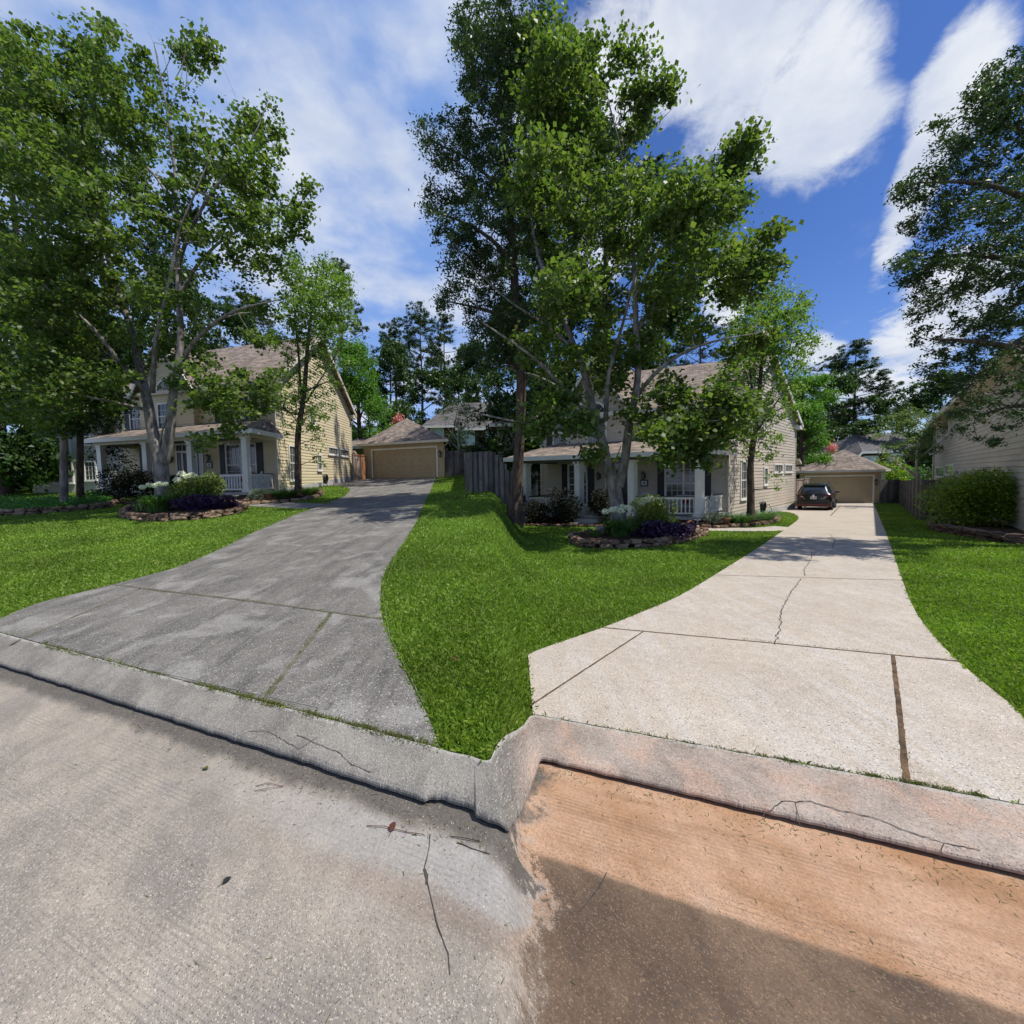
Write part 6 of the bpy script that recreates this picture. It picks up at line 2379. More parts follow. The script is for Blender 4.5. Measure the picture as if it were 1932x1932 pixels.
# ---- two shade trees over the ground cover at the far left
def small_tree(name, label, px, Y, ytop, seed, crown_px, mat, bark, leaf, n_cl, per, r0=0.15, lean=0.0, **kw):
    q = at(px, 925, Y)
    base = Vector((q.x, Y, zgf(q.x, Y)))
    rr = random.Random(seed)
    lobes = []
    for x, y, r in crown_px:
        for k in range(2):
            dy = rr.uniform(-1.5, 1.5)
            c = at(x + rr.uniform(-5, 5), y + rr.uniform(-5, 5), Y + dy) - base
            s_ = r * Y / FPX
            lobes.append((c.x, c.y, c.z, s_, s_ * 1.1, s_ * 0.8, r * r))
    top = at(px + lean, ytop, Y) - base
    limbs = [[(0, 0, -0.2, r0 * 1.4), (0.02, 0, 0.3, r0 * 1.05), (top.x * 0.3 + 0.05, 0, top.z * 0.35, r0 * 0.9), (top.x * 0.6 - 0.08, 0, top.z * 0.65, r0 * 0.6), (top.x, 0, top.z, r0 * 0.15)]]
    for k in range(4):
        a = rr.uniform(0, 6.28)
        z0 = top.z * rr.uniform(0.4, 0.7)
        limbs.append([(top.x * z0 / top.z, 0, z0, r0 * 0.45), (top.x * z0 / top.z + math.cos(a) * 0.9, math.sin(a) * 0.9, z0 + 0.9, r0 * 0.25), (math.cos(a) * 1.7, math.sin(a) * 1.7, z0 + 1.5, 0.02)])
    return tree(name, label, base, limbs, lobes, n_cl, per, leaf, mat, bark, seed=seed, maxr=0.035, **kw)


small_tree('shade_tree', 'pale-barked slim tree standing left in the ground cover bed', 118, 17.8, 560, 91, [(70, 640, 50), (130, 620, 50), (90, 720, 45), (150, 700, 40), (60, 780, 34), (130, 775, 30), (95, 800, 22), (180, 740, 30)], 'maple_leaf', 'bark_grey', 0.15, 330, 36, 0.135, aspect=0.8)
small_tree('shade_tree', 'darker slim tree standing right in the ground cover bed', 149, 18.3, 540, 92, [(170, 620, 45), (210, 680, 40), (170, 740, 36), (215, 760, 26), (190, 790, 20), (150, 800, 22), (120, 660, 40)], 'forest_leaf', 'bark_brown', 0.15, 300, 36, 0.125, aspect=0.8)
small_tree('ornamental_tree', 'dark multi-stemmed little tree behind the left end of the cream house porch', 200, 23.5, 790, 93, [(185, 860, 14), (215, 850, 16), (205, 880, 14), (235, 870, 14), (195, 810, 16), (220, 800, 16)], 'dark_shrub_leaf', 'bark_brown', 0.10, 120, 26, 0.06)
# crape myrtles
cm_px = [(1665, 815, 16), (1690, 800, 20), (1715, 790, 22), (1740, 800, 22), (1765, 815, 16), (1700, 830, 20), (1730, 830, 20), (1755, 840, 16), (1675, 845, 14), (1770, 850, 12), (1710, 855, 12), (1740, 862, 12), (1685, 870, 8)]
cm = small_tree('crape_myrtle', 'airy pale-barked small tree behind the fence, before the second brown house', 1731, 28.0, 830, 94, cm_px, 'myrtle_leaf', 'bark_pale', 0.16, 190, 16, 0.12, spread=(0.4, 0.4, 0.2), aspect=0.45)
cm2 = small_tree('crape_myrtle', 'airy small tree in front of the brown house behind the first fence', 866, 33.0, 780, 95, [(840, 775, 14), (860, 765, 16), (880, 775, 16), (900, 790, 14), (870, 800, 14), (890, 815, 12)], 'myrtle_leaf', 'bark_pale', 0.16, 120, 16, 0.10, spread=(0.4, 0.4, 0.2), aspect=0.45)


def flowering(label, px, Y, y_c, seed):
    q = at(px, 900, Y)
    base = Vector((q.x, Y, zgf(q.x, Y)))
    c = at(px, y_c, Y) - base
    lobes = [(c.x + dx, dy, c.z - 1.0 + dz, 0.5, 0.5, 0.4, 1) for dx, dy, dz in ((-0.9, 0, 0.1), (0.1, 0.3, 0.3), (-0.5, -0.2, 0.2), (0.5, 0, -0.2), (-1.6, 0, -0.2))]
    t = tree('flowering_tree', label, base, [[(0, 0, -0.1, 0.08), (0.1, 0, c.z * 0.5, 0.05), (c.x, 0, c.z, 0.01)]], lobes, 40, 30, 0.14, 'willow_leaf', 'bark_brown', seed=seed)
    r = np.random.default_rng(seed)
    P = np.array(base + c) + r.normal(size=(420, 3)) * np.array((0.22, 0.2, 0.26))
    P2 = np.array(base + c) + np.array((-0.35, 0, -0.45)) + r.normal(size=(220, 3)) * np.array((0.2, 0.2, 0.18))
    quads_mesh('blossom', leaf_quads(np.concatenate([P, P2]), 0.12, r, 0.3, 0.8), 'pink_petal', t)
    return t


flowering('pink blossom of a small tree over the peak of the first garage roof', 752, 40, 791, 96)
flowering('pink blossom of a small tree over the peak of the second garage roof', 1570, 41, 846, 97)


# ------------------------------------------------------------------ grass blades over the lawns
def make_grass():
    r = np.random.default_rng(2024)
    n = 800000
    a = np.where(r.random(n) < 0.78, r.uniform(-1.42, 1.42, n), r.uniform(-3.2, 3.2, n))
    Y = np.exp(r.uniform(math.log(1.4), math.log(34), n))
    X = a * Y
    Xk = np.clip(X, KBx[0], KBx[-1])
    ok = Y > kb_y(Xk) + 0.012 + r.uniform(-0.012, 0.02, n)
    for poly in (DRIVE_L, DRIVE_R, PATH_L, PATH_R, POLY_L, POLY_R, PHB_L, PHB_R, PGC_L, PPB_L, PPB_R, PBB_R):
        jx = r.normal(size=n) * (0.010 + 0.001 * Y)
        ok &= ~inside(poly, X + jx, Y)
    # houses and garages
    for F, w, d, v0 in ((FL, 10.9, 10.9, -2.3), (FR, 10.9, 10.9, -2.3), (GFL, GLL, 6.4, 0), (GFR, GLR, 5.4, 0)):
        poly = [tuple(F.P(*q)[:2]) for q in ((0, v0), (w, v0), (w, d), (0, d))]
        ok &= ~inside(poly, X, Y)
    X, Y = X[ok], Y[ok]
    m = len(X)
    Z = zg(X, Y) - 0.012
    h = (0.026 + 0.026 * r.random(m) ** 1.5) * (1 + 0.014 * Y)
    # a little rougher along the near right verge of the first drive
    w = (0.0020 + 0.00080 * Y) * r.uniform(0.8, 1.5, m)
    th = r.uniform(0, 2 * math.pi, m)
    ln = r.uniform(0.2, 1.1, m) * h
    la = r.uniform(0, 2 * math.pi, m)
    sx, sy = np.cos(th) * w, np.sin(th) * w
    mid = np.stack([X + np.cos(la) * ln * 0.35, Y + np.sin(la) * ln * 0.35, Z + h * 0.62], 1)
    tip = np.stack([X + np.cos(la) * ln, Y + np.sin(la) * ln, Z + h * (1.0 - 0.25 * (ln / h))], 1)
    V = np.empty((m, 4, 3))
    V[:, 0] = np.stack([X - sx, Y - sy, Z], 1)
    V[:, 1] = np.stack([X + sx, Y + sy, Z], 1)
    V[:, 2] = mid + np.stack([sx, sy, 0 * sx], 1) * 0.8
    V[:, 3] = tip
    o = quads_mesh('grass', V, 'grass_blade')
    tag(o, kind='stuff')


make_grass()


def weeds(name, lines, n, h, seed, jit=0.012):
    r = np.random.default_rng(seed)
    out = []
    for pts, share in lines:
        P = resample([gp(x, y) for x, y in pts], 0.02)
        A = np.array([(p.x, p.y, zgf(p.x, p.y)) for p in P])
        k = int(n * share)
        # clumps along the line
        cs = r.integers(0, len(A), 14)
        idx = np.clip(cs[r.integers(0, 14, k)] + (r.normal(size=k) * len(A) * 0.035).astype(int), 0, len(A) - 1)
        C = A[idx] + np.stack([r.normal(size=k) * jit, r.normal(size=k) * jit, np.zeros(k)], 1)
        th = r.uniform(0, 6.28, k)
        la = r.uniform(0, 6.28, k)
        hh = h * r.uniform(0.3, 1.0, k)
        w = 0.003 * r.uniform(0.7, 1.3, k)
        s_ = np.stack([np.cos(th) * w, np.sin(th) * w, np.zeros(k)], 1)
        l = np.stack([np.cos(la) * hh * 0.9, np.sin(la) * hh * 0.9, hh], 1)
        V = np.stack([C - s_, C + s_, C + s_ * 0.6 + l * 0.6, C + l * np.array([1, 1, 0.8])], 1)
        out.append(V)
    o = quads_mesh(name, np.concatenate(out), 'weed_blade')
    tag(o, kind='stuff')


weeds('weeds', [([(79, 1217), (290, 1272), (501, 1324)], 0.25), ([(400, 1300), (664, 1369), (827, 1412)], 0.55), ([(263, 1112), (470, 1134), (721, 1168)], 0.10), ([(497, 1322), (560, 1240), (624, 1159)], 0.10)], 9000, 0.028, 3)
weeds('weeds', [([(1040, 1356), (1298, 1405), (1500, 1440)], 0.35), ([(1450, 1434), (1713, 1478), (1850, 1504)], 0.50), ([(1300, 1196), (1600, 1226), (1808, 1248)], 0.10), ([(1711, 1474), (1700, 1380)], 0.05)], 5000, 0.022, 4)


def clippings():
    """mown grass bits and grit lying in the gutter and on the near slabs"""
    r = np.random.default_rng(9)
    n = 900
    X = r.uniform(-3.4, 2.6, n)
    off = np.abs(r.normal(size=n)) * 0.10 + 0.015
    Y = kf_y(X) - off
    far = r.random(n) < 0.25
    Y[far] -= r.uniform(0, 0.9, far.sum())
    Z = zg(X, Y, DROP_S) + 0.002 - 0.0
    th = r.uniform(0, 6.28, n)
    L = r.uniform(0.006, 0.030, n)
    w = 0.0014
    d = np.stack([np.cos(th) * L, np.sin(th) * L, r.uniform(0, 0.003, n)], 1)
    s_ = np.stack([-np.sin(th) * w, np.cos(th) * w, np.zeros(n)], 1)
    C = np.stack([X, Y, Z], 1)
    o = quads_mesh('grass_clippings', np.stack([C - s_, C + s_, C + d + s_ * 0.5, C + d - s_ * 0.5], 1), 'weed_blade')
    tag(o, kind='stuff')


clippings()

# ------------------------------------------------------------------ fences and gates
def picket_fence(name, label, p, q, h, pw=0.14, gap=0.008, mat='fence_wood', shadowbox=False, seed=0, posts=True, cat='fence', panel='board_panel', zfix=None):
    """vertical boards between two plan points on the land"""
    rr = random.Random(seed)
    p, q = Vector((p[0], p[1], 0)), Vector((q[0], q[1], 0))
    d = q - p
    L = d.length
    d = d / L
    n = Vector((-d.y, d.x, 0))
    F = Frame((p.x, p.y), d, n, 0.0)
    root = thing(name, label, cat, Vector((p.x, p.y, zgf(p.x, p.y))))
    mb = MB()
    x = 0.0
    k = 0
    while x < L - pw * 0.4:
        w = min(pw, L - x)
        c = F.P(x + w / 2, 0)
        z = zfix if zfix is not None else zgf(c.x, c.y)
        top = z + h + rr.uniform(-0.02, 0.015)
        tilt = rr.uniform(-0.006, 0.006)
        side = 0.0
        if shadowbox:
            side = -0.02
        y0, y1 = side - 0.009, side + 0.009
        P = F.P
        mb.hexa([P(x, y0, z - 0.02), P(x + w, y0, z - 0.02), P(x + w, y1, z - 0.02), P(x, y1, z - 0.02), P(x + tilt, y0, top), P(x + w + tilt, y0, top), P(x + w + tilt, y1, top), P(x + tilt, y1, top)])
        if shadowbox:
            x += pw * 0.5 + 0.055 if False else (pw + 0.085)
        else:
            x += pw + gap
        k += 1
    mb.build(panel, mat, root)
    if shadowbox:
        m2 = MB()
        x = pw - 0.03
        while x < L - 0.1:
            c = F.P(x, 0)
            z = zgf(c.x, c.y)
            m2.box(F, x, min(x + pw, L), 0.058, 0.076, z - 0.02, z + h - 0.012)
            x += pw + 0.085
        m2.build('back_board_panel', mat, root)
    # rails
    for zz in (0.28, h - 0.30):
        rm = MB()
        a, b = F.P(0, 0.03), F.P(L, 0.03)
        za = (zfix if zfix is not None else zgf(a.x, a.y)) + zz
        zb = (zfix if zfix is not None else zgf(b.x, b.y)) + zz
        off = 0.014
        A0, A1, B0, B1 = F.P(0, off), F.P(0, off + 0.035), F.P(L, off), F.P(L, off + 0.035)
        v = []
        for (pp, zq) in ((A0, za), (B0, zb), (B1, zb), (A1, za)):
            v.append(Vector((pp.x, pp.y, zq)))
        for (pp, zq) in ((A0, za), (B0, zb), (B1, zb), (A1, za)):
            v.append(Vector((pp.x, pp.y, zq + 0.085)))
        rm.hexa(v)
        rm.build('rail', mat, root)
    if posts:
        m = max(1, int(round(L / 2.4)))
        for i in range(m + 1):
            x = min(max(L * i / m, 0.06), L - 0.06)
            c = F.P(x, 0.11)
            z = zgf(c.x, c.y)
            pm = MB()
            pm.box(F, x - 0.045, x + 0.045, 0.075, 0.165, z - 0.2, z + h + 0.02)
            pm.build('post', mat, root)
    return root, F, L


def strap_hinge(F, x, y, z, par, s=1.0, flip=1):
    mb = MB()
    a, b = sorted((x, x + 0.06 * s * flip))
    mb.box(F, a, b, y - 0.006, y, z - 0.10 * s, z + 0.10 * s)
    mb.tube([F.P(x, y - 0.004, z), F.P(x - 0.32 * s * flip, y - 0.004, z)], [0.03 * s, 0.008 * s], 6)
    return mb.build('hinge', 'black_metal', par)


# left lot, grey fence: gate between the garage and the side run, the side run, the near board panel
a = at(840, 904, 31.0)
b = at(879, 905, 31.0)
g1, Fg, Lg = picket_fence('fence_gate', 'weathered grey board gate right of the first garage', a, b, 1.86, seed=1, cat='gate', posts=False)
strap_hinge(Fg, Lg - 0.08, -0.012, zgf(a.x, a.y) + 1.5, g1, 1.3)
strap_hinge(Fg, Lg - 0.08, -0.012, zgf(a.x, a.y) + 0.45, g1, 1.3)
c = gp(886, 929)
picket_fence('board_fence', 'weathered grey board fence running back beside the first lawn', Vector((c.x, c.y, 0)), Vector((b.x + 0.05, b.y, 0)), 1.62, seed=2)
d = Vector((c.x + 2.2, c.y - 0.55, 0))
picket_fence('board_fence', 'short dark spaced-board fence facing the street left of the big oak trunk', c, d, 1.66, seed=3, shadowbox=True)
# right lot
a = at(1659, 952, 33.0)
b = at(1698, 955, 33.0)
g2, Fg, Lg = picket_fence('fence_gate', 'weathered grey board gate right of the second garage', a, b, 1.86, seed=4, cat='gate', posts=False)
strap_hinge(Fg, Lg - 0.1, -0.012, zgf(a.x, a.y) + 1.5, g2, 1.3)
strap_hinge(Fg, Lg - 0.1, -0.012, zgf(a.x, a.y) + 0.45, g2, 1.3)
c = gp(1738, 981)
picket_fence('board_fence', 'close-boarded weathered fence running back beside the second lawn', Vector((c.x, c.y, 0)), Vector((b.x + 0.05, b.y, 0)), 1.72, seed=5)
d = Vector((c.x + 3.6, c.y - 1.25, 0))
picket_fence('board_fence', 'spaced-board grey fence facing the street left of the round bush', c, d, 1.72, seed=6, shadowbox=True)


def two_leaf_gate(label, p, q, h, mats, seed):
    """a narrow gate of stained boards: left panel grey, right leaf reddish"""
    p, q = Vector((p[0], p[1], p[2])), Vector((q[0], q[1], q[2]))
    d = Vector((q.x - p.x, q.y - p.y, 0))
    L = d.length
    d = d / L
    F = Frame((p.x, p.y), d, Vector((-d.y, d.x, 0)), p.z)
    root = thing('wooden_gate', label, 'gate', p)
    rr = random.Random(seed)
    for (x0, x1, m, v) in ((0.0, L * 0.56, mats[0], 0.0), (L * 0.58, L, mats[1], -0.05)):
        mb = MB()
        n = 5
        for i in range(n):
            a = x0 + (x1 - x0) * i / n
            b = x0 + (x1 - x0) * (i + 1) / n - 0.008
            mb.box(F, a, b, v - 0.01, v + 0.012, 0.03, h + rr.uniform(-0.02, 0.01))
        mb.build('gate_leaf', m, root)
        fr = MB()
        fr.box(F, x0, x1, v - 0.045, v - 0.011, h - 0.02, h + 0.07)
        fr.build('top_rail', mats[1], root)
        strap_hinge(F, x0 + 0.45, v - 0.012, h - 0.32, root, 0.8)
    pm = MB()
    pm.box(F, -0.10, -0.004, -0.05, 0.05, -0.2, h + 0.08)
    pm.build('post', mats[0], root)
    return root


p_ = at(668, 908, 31.4)
q_ = at(691, 907, 32.6)
two_leaf_gate('brown and grey stained board gate between the cream house and first garage', p_, q_, 1.95, ('gate_wood_grey', 'gate_wood_red'), 1)
p_ = at(1501, 957, 30.0)
q_ = at(1524, 955, 33.6)
two_leaf_gate('weathered board gate between the beige house and second garage, behind the car', p_, q_, 1.95, ('gate_wood_grey', 'gate_wood_grey'), 2)


# ------------------------------------------------------------------ neighbouring houses
def pale_neighbour(label, x0, x1, Y, ytop, seed, windows):
    a, b = at(x0, 900, Y), at(x1, 900, Y)
    zb = min(zgf(a.x, a.y), zgf(b.x, b.y)) - 0.3
    L = b.x - a.x
    F = Frame((a.x, a.y), (1, 0), (0, 1), zb)
    H = at((x0 + x1) / 2, ytop, Y).z - zb
    root = thing('neighbour_house', label, 'house', F.P(L / 2, 0, 0))
    mb = MB()
    mb.box(F, 0, L, 0, 9, -0.5, H)
    mb.build('wall', 'stucco_pale', root)
    rf = MB()
    A = [F.P(-0.5, -0.5, H), F.P(L + 0.5, -0.5, H), F.P(L + 0.5, 9.5, H), F.P(-0.5, 9.5, H)]
    m = min(L, 9) / 2
    r0, r1 = F.P(m, 4.5, H + m * 0.62), F.P(max(L - m, m + 0.05), 4.5, H + m * 0.62)
    roof_slab(rf, [A[0], A[1], r1, r0], 0.1)
    roof_slab(rf, [A[1], A[2], r1], 0.1)
    roof_slab(rf, [A[2], A[3], r0, r1], 0.1)
    roof_slab(rf, [A[3], A[0], r0], 0.1)
    rf.build('roof', 'shingle_brown', root, autouv=True)
    fs = MB()
    fs.box(F, -0.52, L + 0.52, -0.56, -0.50, H - 0.2, H + 0.0)
    fs.build('fascia', 'trim_cream', root)
    for (wx0, wx1, wy0, wy1, arch, c, r) in windows:
        u0 = at(wx0, 900, Y).x - a.x
        u1 = at(wx1, 900, Y).x - a.x
        z1 = at((wx0 + wx1) / 2, wy0, Y).z - zb
        z0 = at((wx0 + wx1) / 2, wy1, Y).z - zb
        w = window(root, F, (u0 + u1) / 2, z0, u1 - u0, z1 - z0, c, r, glass='blind_glass', sash=False)
        if arch:
            ar = MB()
            cx, rad = (u0 + u1) / 2, (u1 - u0) / 2
            n = 10
            for k in range(n):
                t0, t1 = math.pi * k / n, math.pi * (k + 1) / n
                P = F.P
                q = []
                for vv in (-0.08, 0.0):
                    q += [P(cx + math.cos(t0) * rad, vv, z1 + 0.09 + math.sin(t0) * rad), P(cx + math.cos(t1) * rad, vv, z1 + 0.09 + math.sin(t1) * rad),
                          P(cx + math.cos(t1) * (rad + 0.14), vv, z1 + 0.09 + math.sin(t1) * (rad + 0.14)), P(cx + math.cos(t0) * (rad + 0.14), vv, z1 + 0.09 + math.sin(t0) * (rad + 0.14))]
                ar.hexa(q)
            ar.build('arch_trim', 'trim_white', w)
            pn = MB()
            pn.add([F.P(cx + math.cos(math.pi * k / n) * rad, -0.03, z1 + 0.09 + math.sin(math.pi * k / n) * rad) for k in range(n + 1)], [tuple(range(n + 1))])
            pn.build('pane', 'blind_glass', w)
    return root


pale_neighbour('pale stucco house with arched windows behind the cream house porch', 60, 262, 27.5, 775, 1,
               [(100, 136, 826, 858, False, 2, 1), (104, 138, 868, 910, False, 3, 3), (158, 176, 825, 838, True, 2, 1), (196, 212, 825, 838, True, 2, 1), (163, 182, 872, 905, False, 3, 4), (232, 244, 872, 905, False, 2, 4)])
pale_neighbour('pale stucco house with a white-framed window left of the beige house porch', 940, 1052, 28.5, 800, 2,
               [(1014, 1040, 884, 940, False, 3, 5), (966, 990, 884, 930, False, 3, 4)])


def brown_house(label, x0, x1, Y, y_eave, y_ridge, y_base, seed, wins, xr0, second):
    a, b = at(x0, 900, Y), at(x1, 900, Y)
    zb = zgf((a.x + b.x) / 2, Y) - 0.3
    L = b.x - a.x
    F = Frame((a.x, a.y), (1, 0), (0, 1), zb)
    H = at((x0 + x1) / 2, y_eave, Y).z - zb
    Rg = at((x0 + x1) / 2, y_ridge, Y + 3).z - zb
    root = thing('neighbour_house', label, 'house', F.P(L / 2, 0, 0))
    split = L * 0.34
    mb = MB()
    mb.box(F, 0, L, 0.5, 8, -1.0, H - 0.25)
    mb.box(F, 0, split, 0.0, 0.5, -1.0, H)
    clap(mb, F, lambda z: (0, split), 1.0, H - 0.05, 0.2, 0.02)
    F2 = Frame((F.P(0, 0.5, 0).x, F.P(0, 0.5, 0).y), F.U, F.V, zb)
    clap(mb, F2, lambda z: (split, L), 1.0, H - 0.3, 0.2, 0.02)
    mb.build('wall', 'brick_dark', root)
    rf = MB()
    e = 0.45
    ms = 2.6
    # hip with clipped left end
    roof_slab(rf, [F.P(-e * 0.2, -e, H), F.P(split + 0.3, -e, H), F.P(split + 0.3, 4, Rg), F.P(ms, 4, Rg)], 0.1)
    roof_slab(rf, [F.P(split + 0.3, 0.5 - e, H - 0.28), F.P(L + e, 0.5 - e, H - 0.28), F.P(L - 1.0, 4, Rg), F.P(split + 0.3, 4, Rg)], 0.1)
    roof_slab(rf, [F.P(-e * 0.2, -e, H), F.P(ms, 4, Rg), F.P(-e * 0.2, 8.5, H)], 0.1)
    roof_slab(rf, [F.P(-e * 0.2, 8.5, H), F.P(ms, 4, Rg), F.P(L - 1, 4, Rg), F.P(L + e, 8.5, H)], 0.1)
    roof_slab(rf, [F.P(-e * 0.2, -e, H - 0.002), F.P(-e * 0.2, 8.5, H - 0.002), F.P(-1.25, 8.5, H - 1.25), F.P(-1.25, -e, H - 1.25)], 0.1)
    roof_slab(rf, [F.P(L + e, 0.5 - e, H - 0.3), F.P(L + e, 8.5, H - 0.3), F.P(L - 1, 4, Rg)], 0.1)
    rf.build('roof', 'shingle_grey', root, autouv=True)
    fs = MB()
    fs.box(F, -0.1, split + 0.32, -e - 0.05, -e - 0.002, H - 0.22, H + 0.01)
    fs.box(F, split + 0.33, L + e, 0.5 - e - 0.05, 0.5 - e - 0.002, H - 0.5, H - 0.27)
    board(fs, F.P(-0.1, -e - 0.03, H + 0.02), F.P(-1.28, -e - 0.03, H - 1.2), 0.05, 0.25)
    fs.build('fascia', 'trim_white', root)
    for (wx0, wx1, wy0, wy1) in wins:
        u0 = at(wx0, 900, Y).x - a.x
        u1 = at(wx1, 900, Y).x - a.x
        z1 = at((wx0 + wx1) / 2, wy0, Y).z - zb
        z0 = at((wx0 + wx1) / 2, wy1, Y).z - zb
        FF = F if (u0 + u1) / 2 < split else F2
        window(root, FF, (u0 + u1) / 2, z0, u1 - u0, z1 - z0, 1, 2, glass='sky_glass', double=(u1 - u0) > 1.4, ft=0.12)
    return root


brown_house('dark brown house with grey hip roof beyond the first back fence', 801, 960, 45, 803, 757, 870, 1, [(817, 838, 809, 838), (872, 895, 808, 838), (920, 940, 808, 838)], 0, 0)
brown_house('dark brown house with grey hip roof beyond the second back fence', 1621, 1768, 46, 851, 816, 910, 2, [(1628, 1653, 862, 890), (1683, 1711, 862, 889), (1738, 1751, 862, 888)], 0, 0)


def side_house():
    """grey-sided neighbour at the right edge: its long side wall runs back beside the fence"""
    far = Vector((33.3, 33.0, 0))
    near = Vector((14.75, 11.9, 0))
    zb = zgf(22, 20) - 0.2
    d = (near - far)
    L = d.length
    d = d / L
    n = Vector((-d.y, d.x, 0))       # inwards, away from the driveway
    F = Frame((far.x, far.y), d, n, zb)
    if F.P(0, 1, 0).x < far.x:
        F = Frame((far.x, far.y), d, -n, zb)
    H = at(1763, 797, 33.0).z - zb
    root = thing('neighbour_house', 'grey clapboard neighbouring house at the right edge behind the fence', 'house', F.P(L / 2, 0, 0))
    mb = MB()
    mb.box(F, 0.0, L, 0.0, 8.0, -0.8, H)
    clap(mb, F, lambda z: (0, L), 0.2, H - 0.02, 0.19, 0.028)
    mb.build('wall', 'siding_neighbour', root)
    cb = MB()
    cb.box(F, -0.06, 0.12, -0.06, 0.1, 0.0, H)
    cb.build('corner_board', 'trim_white', root)
    rf = MB()
    e = 0.5
    rg = H + 2.9
    roof_slab(rf, [F.P(-0.4, -e, H - 0.1), F.P(L + 0.4, -e, H - 0.1), F.P(L + 0.4, 4, rg), F.P(-0.4, 4, rg)], 0.14)
    roof_slab(rf, [F.P(-0.4, 4, rg + 0.003), F.P(L + 0.4, 4, rg + 0.003), F.P(L + 0.4, 8.5, H - 0.1), F.P(-0.4, 8.5, H - 0.1)], 0.14)
    rf.build('roof', 'shingle_grey', root, autouv=True)
    fs = MB()
    fs.box(F, -0.4, L + 0.4, -e - 0.06, -e - 0.002, H - 0.36, H - 0.06)
    fs.box(F, -0.4, L + 0.4, -e, 0.0, H - 0.30, H - 0.26)
    fs.build('fascia', 'trim_cream', root)
    ga = MB()
    ga.tube([F.P(0.25, -0.10, H - 0.3), F.P(0.25, -0.10, 0.2)], 0.05, 6)
    ga.build('downspout', 'gutter_metal', root)

    def u_of(px):
        # where the sight line at that bearing meets the wall
        k = (px - 966) / FPX
        return (far.x - k * far.y) / (k * d.y - d.x)
    for (x0, x1, y0, y1, c, r, dbl) in ((1781, 1789, 786, 820, 1, 2, False), (1768, 1783, 883, 898, 3, 1, False), (1786, 1801, 879, 894, 3, 1, False)):
        u0, u1 = sorted((u_of(x0), u_of(x1)))
        uc = (u0 + u1) / 2
        Yc = F.P(uc, 0).y
        z0 = at((x0 + x1) / 2, y1, Yc).z - zb
        z1 = at((x0 + x1) / 2, y0, Yc).z - zb
        window(root, F, uc, z0, u1 - u0, z1 - z0, c, r, double=dbl, sash=False)
    return root


side_house()


# ------------------------------------------------------------------ porch furniture, fan, hose reels
def wicker_chair(name, label, base, az, w=0.66, sofa=False, cushion=False):
    F = azf((base.x, base.y), az, base.z)
    root = thing(name, label, 'sofa' if sofa else 'chair', base)
    st = MB()
    st.box(F, -w / 2, w / 2, -0.28, 0.28, 0.30, 0.40)
    st.build('seat', 'wicker_white', root)
    bk = MB()
    n = 14
    prof = []
    for k in range(n + 1):
        t = math.pi * k / n
        hh = 0.44 if sofa else 0.56
        prof.append((math.cos(t) * (w / 2 + 0.04), hh * (math.sin(t) ** (0.35 if sofa else 0.8))))
    for k in range(n):
        (a0, h0), (a1, h1) = prof[k], prof[k + 1]
        q = []
        for vv, dz in ((-0.30, 0.0), (-0.24, 0.0)):
            q += [F.P(a0, vv - 0.0, 0.38), F.P(a1, vv, 0.38), F.P(a1, vv - 0.16 * h1, 0.38 + h1), F.P(a0, vv - 0.16 * h0, 0.38 + h0)]
        bk.hexa(q)
    bk.tube([F.P(a, -0.27 - 0.16 * h, 0.38 + h) for a, h in prof], 0.028, 6)
    bk.build('backrest', 'wicker_white', root)
    for s in (-1, 1):
        ar = MB()
        ar.tube([F.P(s * w / 2, -0.28, 0.66), F.P(s * (w / 2 + 0.03), 0.0, 0.66), F.P(s * (w / 2), 0.26, 0.62), F.P(s * (w / 2), 0.28, 0.38)], 0.035, 6)
        ar.box(F, s * w / 2 - 0.012, s * w / 2 + 0.012, -0.27, 0.26, 0.40, 0.63)
        ar.build('armrest', 'wicker_white', root)
        for vv in (-0.25, 0.25):
            lg = MB()
            lg.tube([F.P(s * (w / 2 - 0.04), vv, 0.0), F.P(s * (w / 2 - 0.04), vv, 0.32)], 0.026, 6)
            lg.build('leg', 'wicker_white', root)
    return root, F


def cushion(label, F, u, v, z, w=0.44, h=0.40, name='cushion'):
    mb = MB()
    c = F.P(u, v, z + h / 2)
    mb.lathe(c, [(0.02, -0.07), (w * 0.42, -0.055), (w * 0.52, 0.0), (w * 0.42, 0.055), (0.02, 0.07)], 4, axis=(F.V.x, F.V.y, 0.3), smooth=True)
    o = mb.build(name, 'cushion_red', loc=c)
    return tag(o, label, 'cushion')


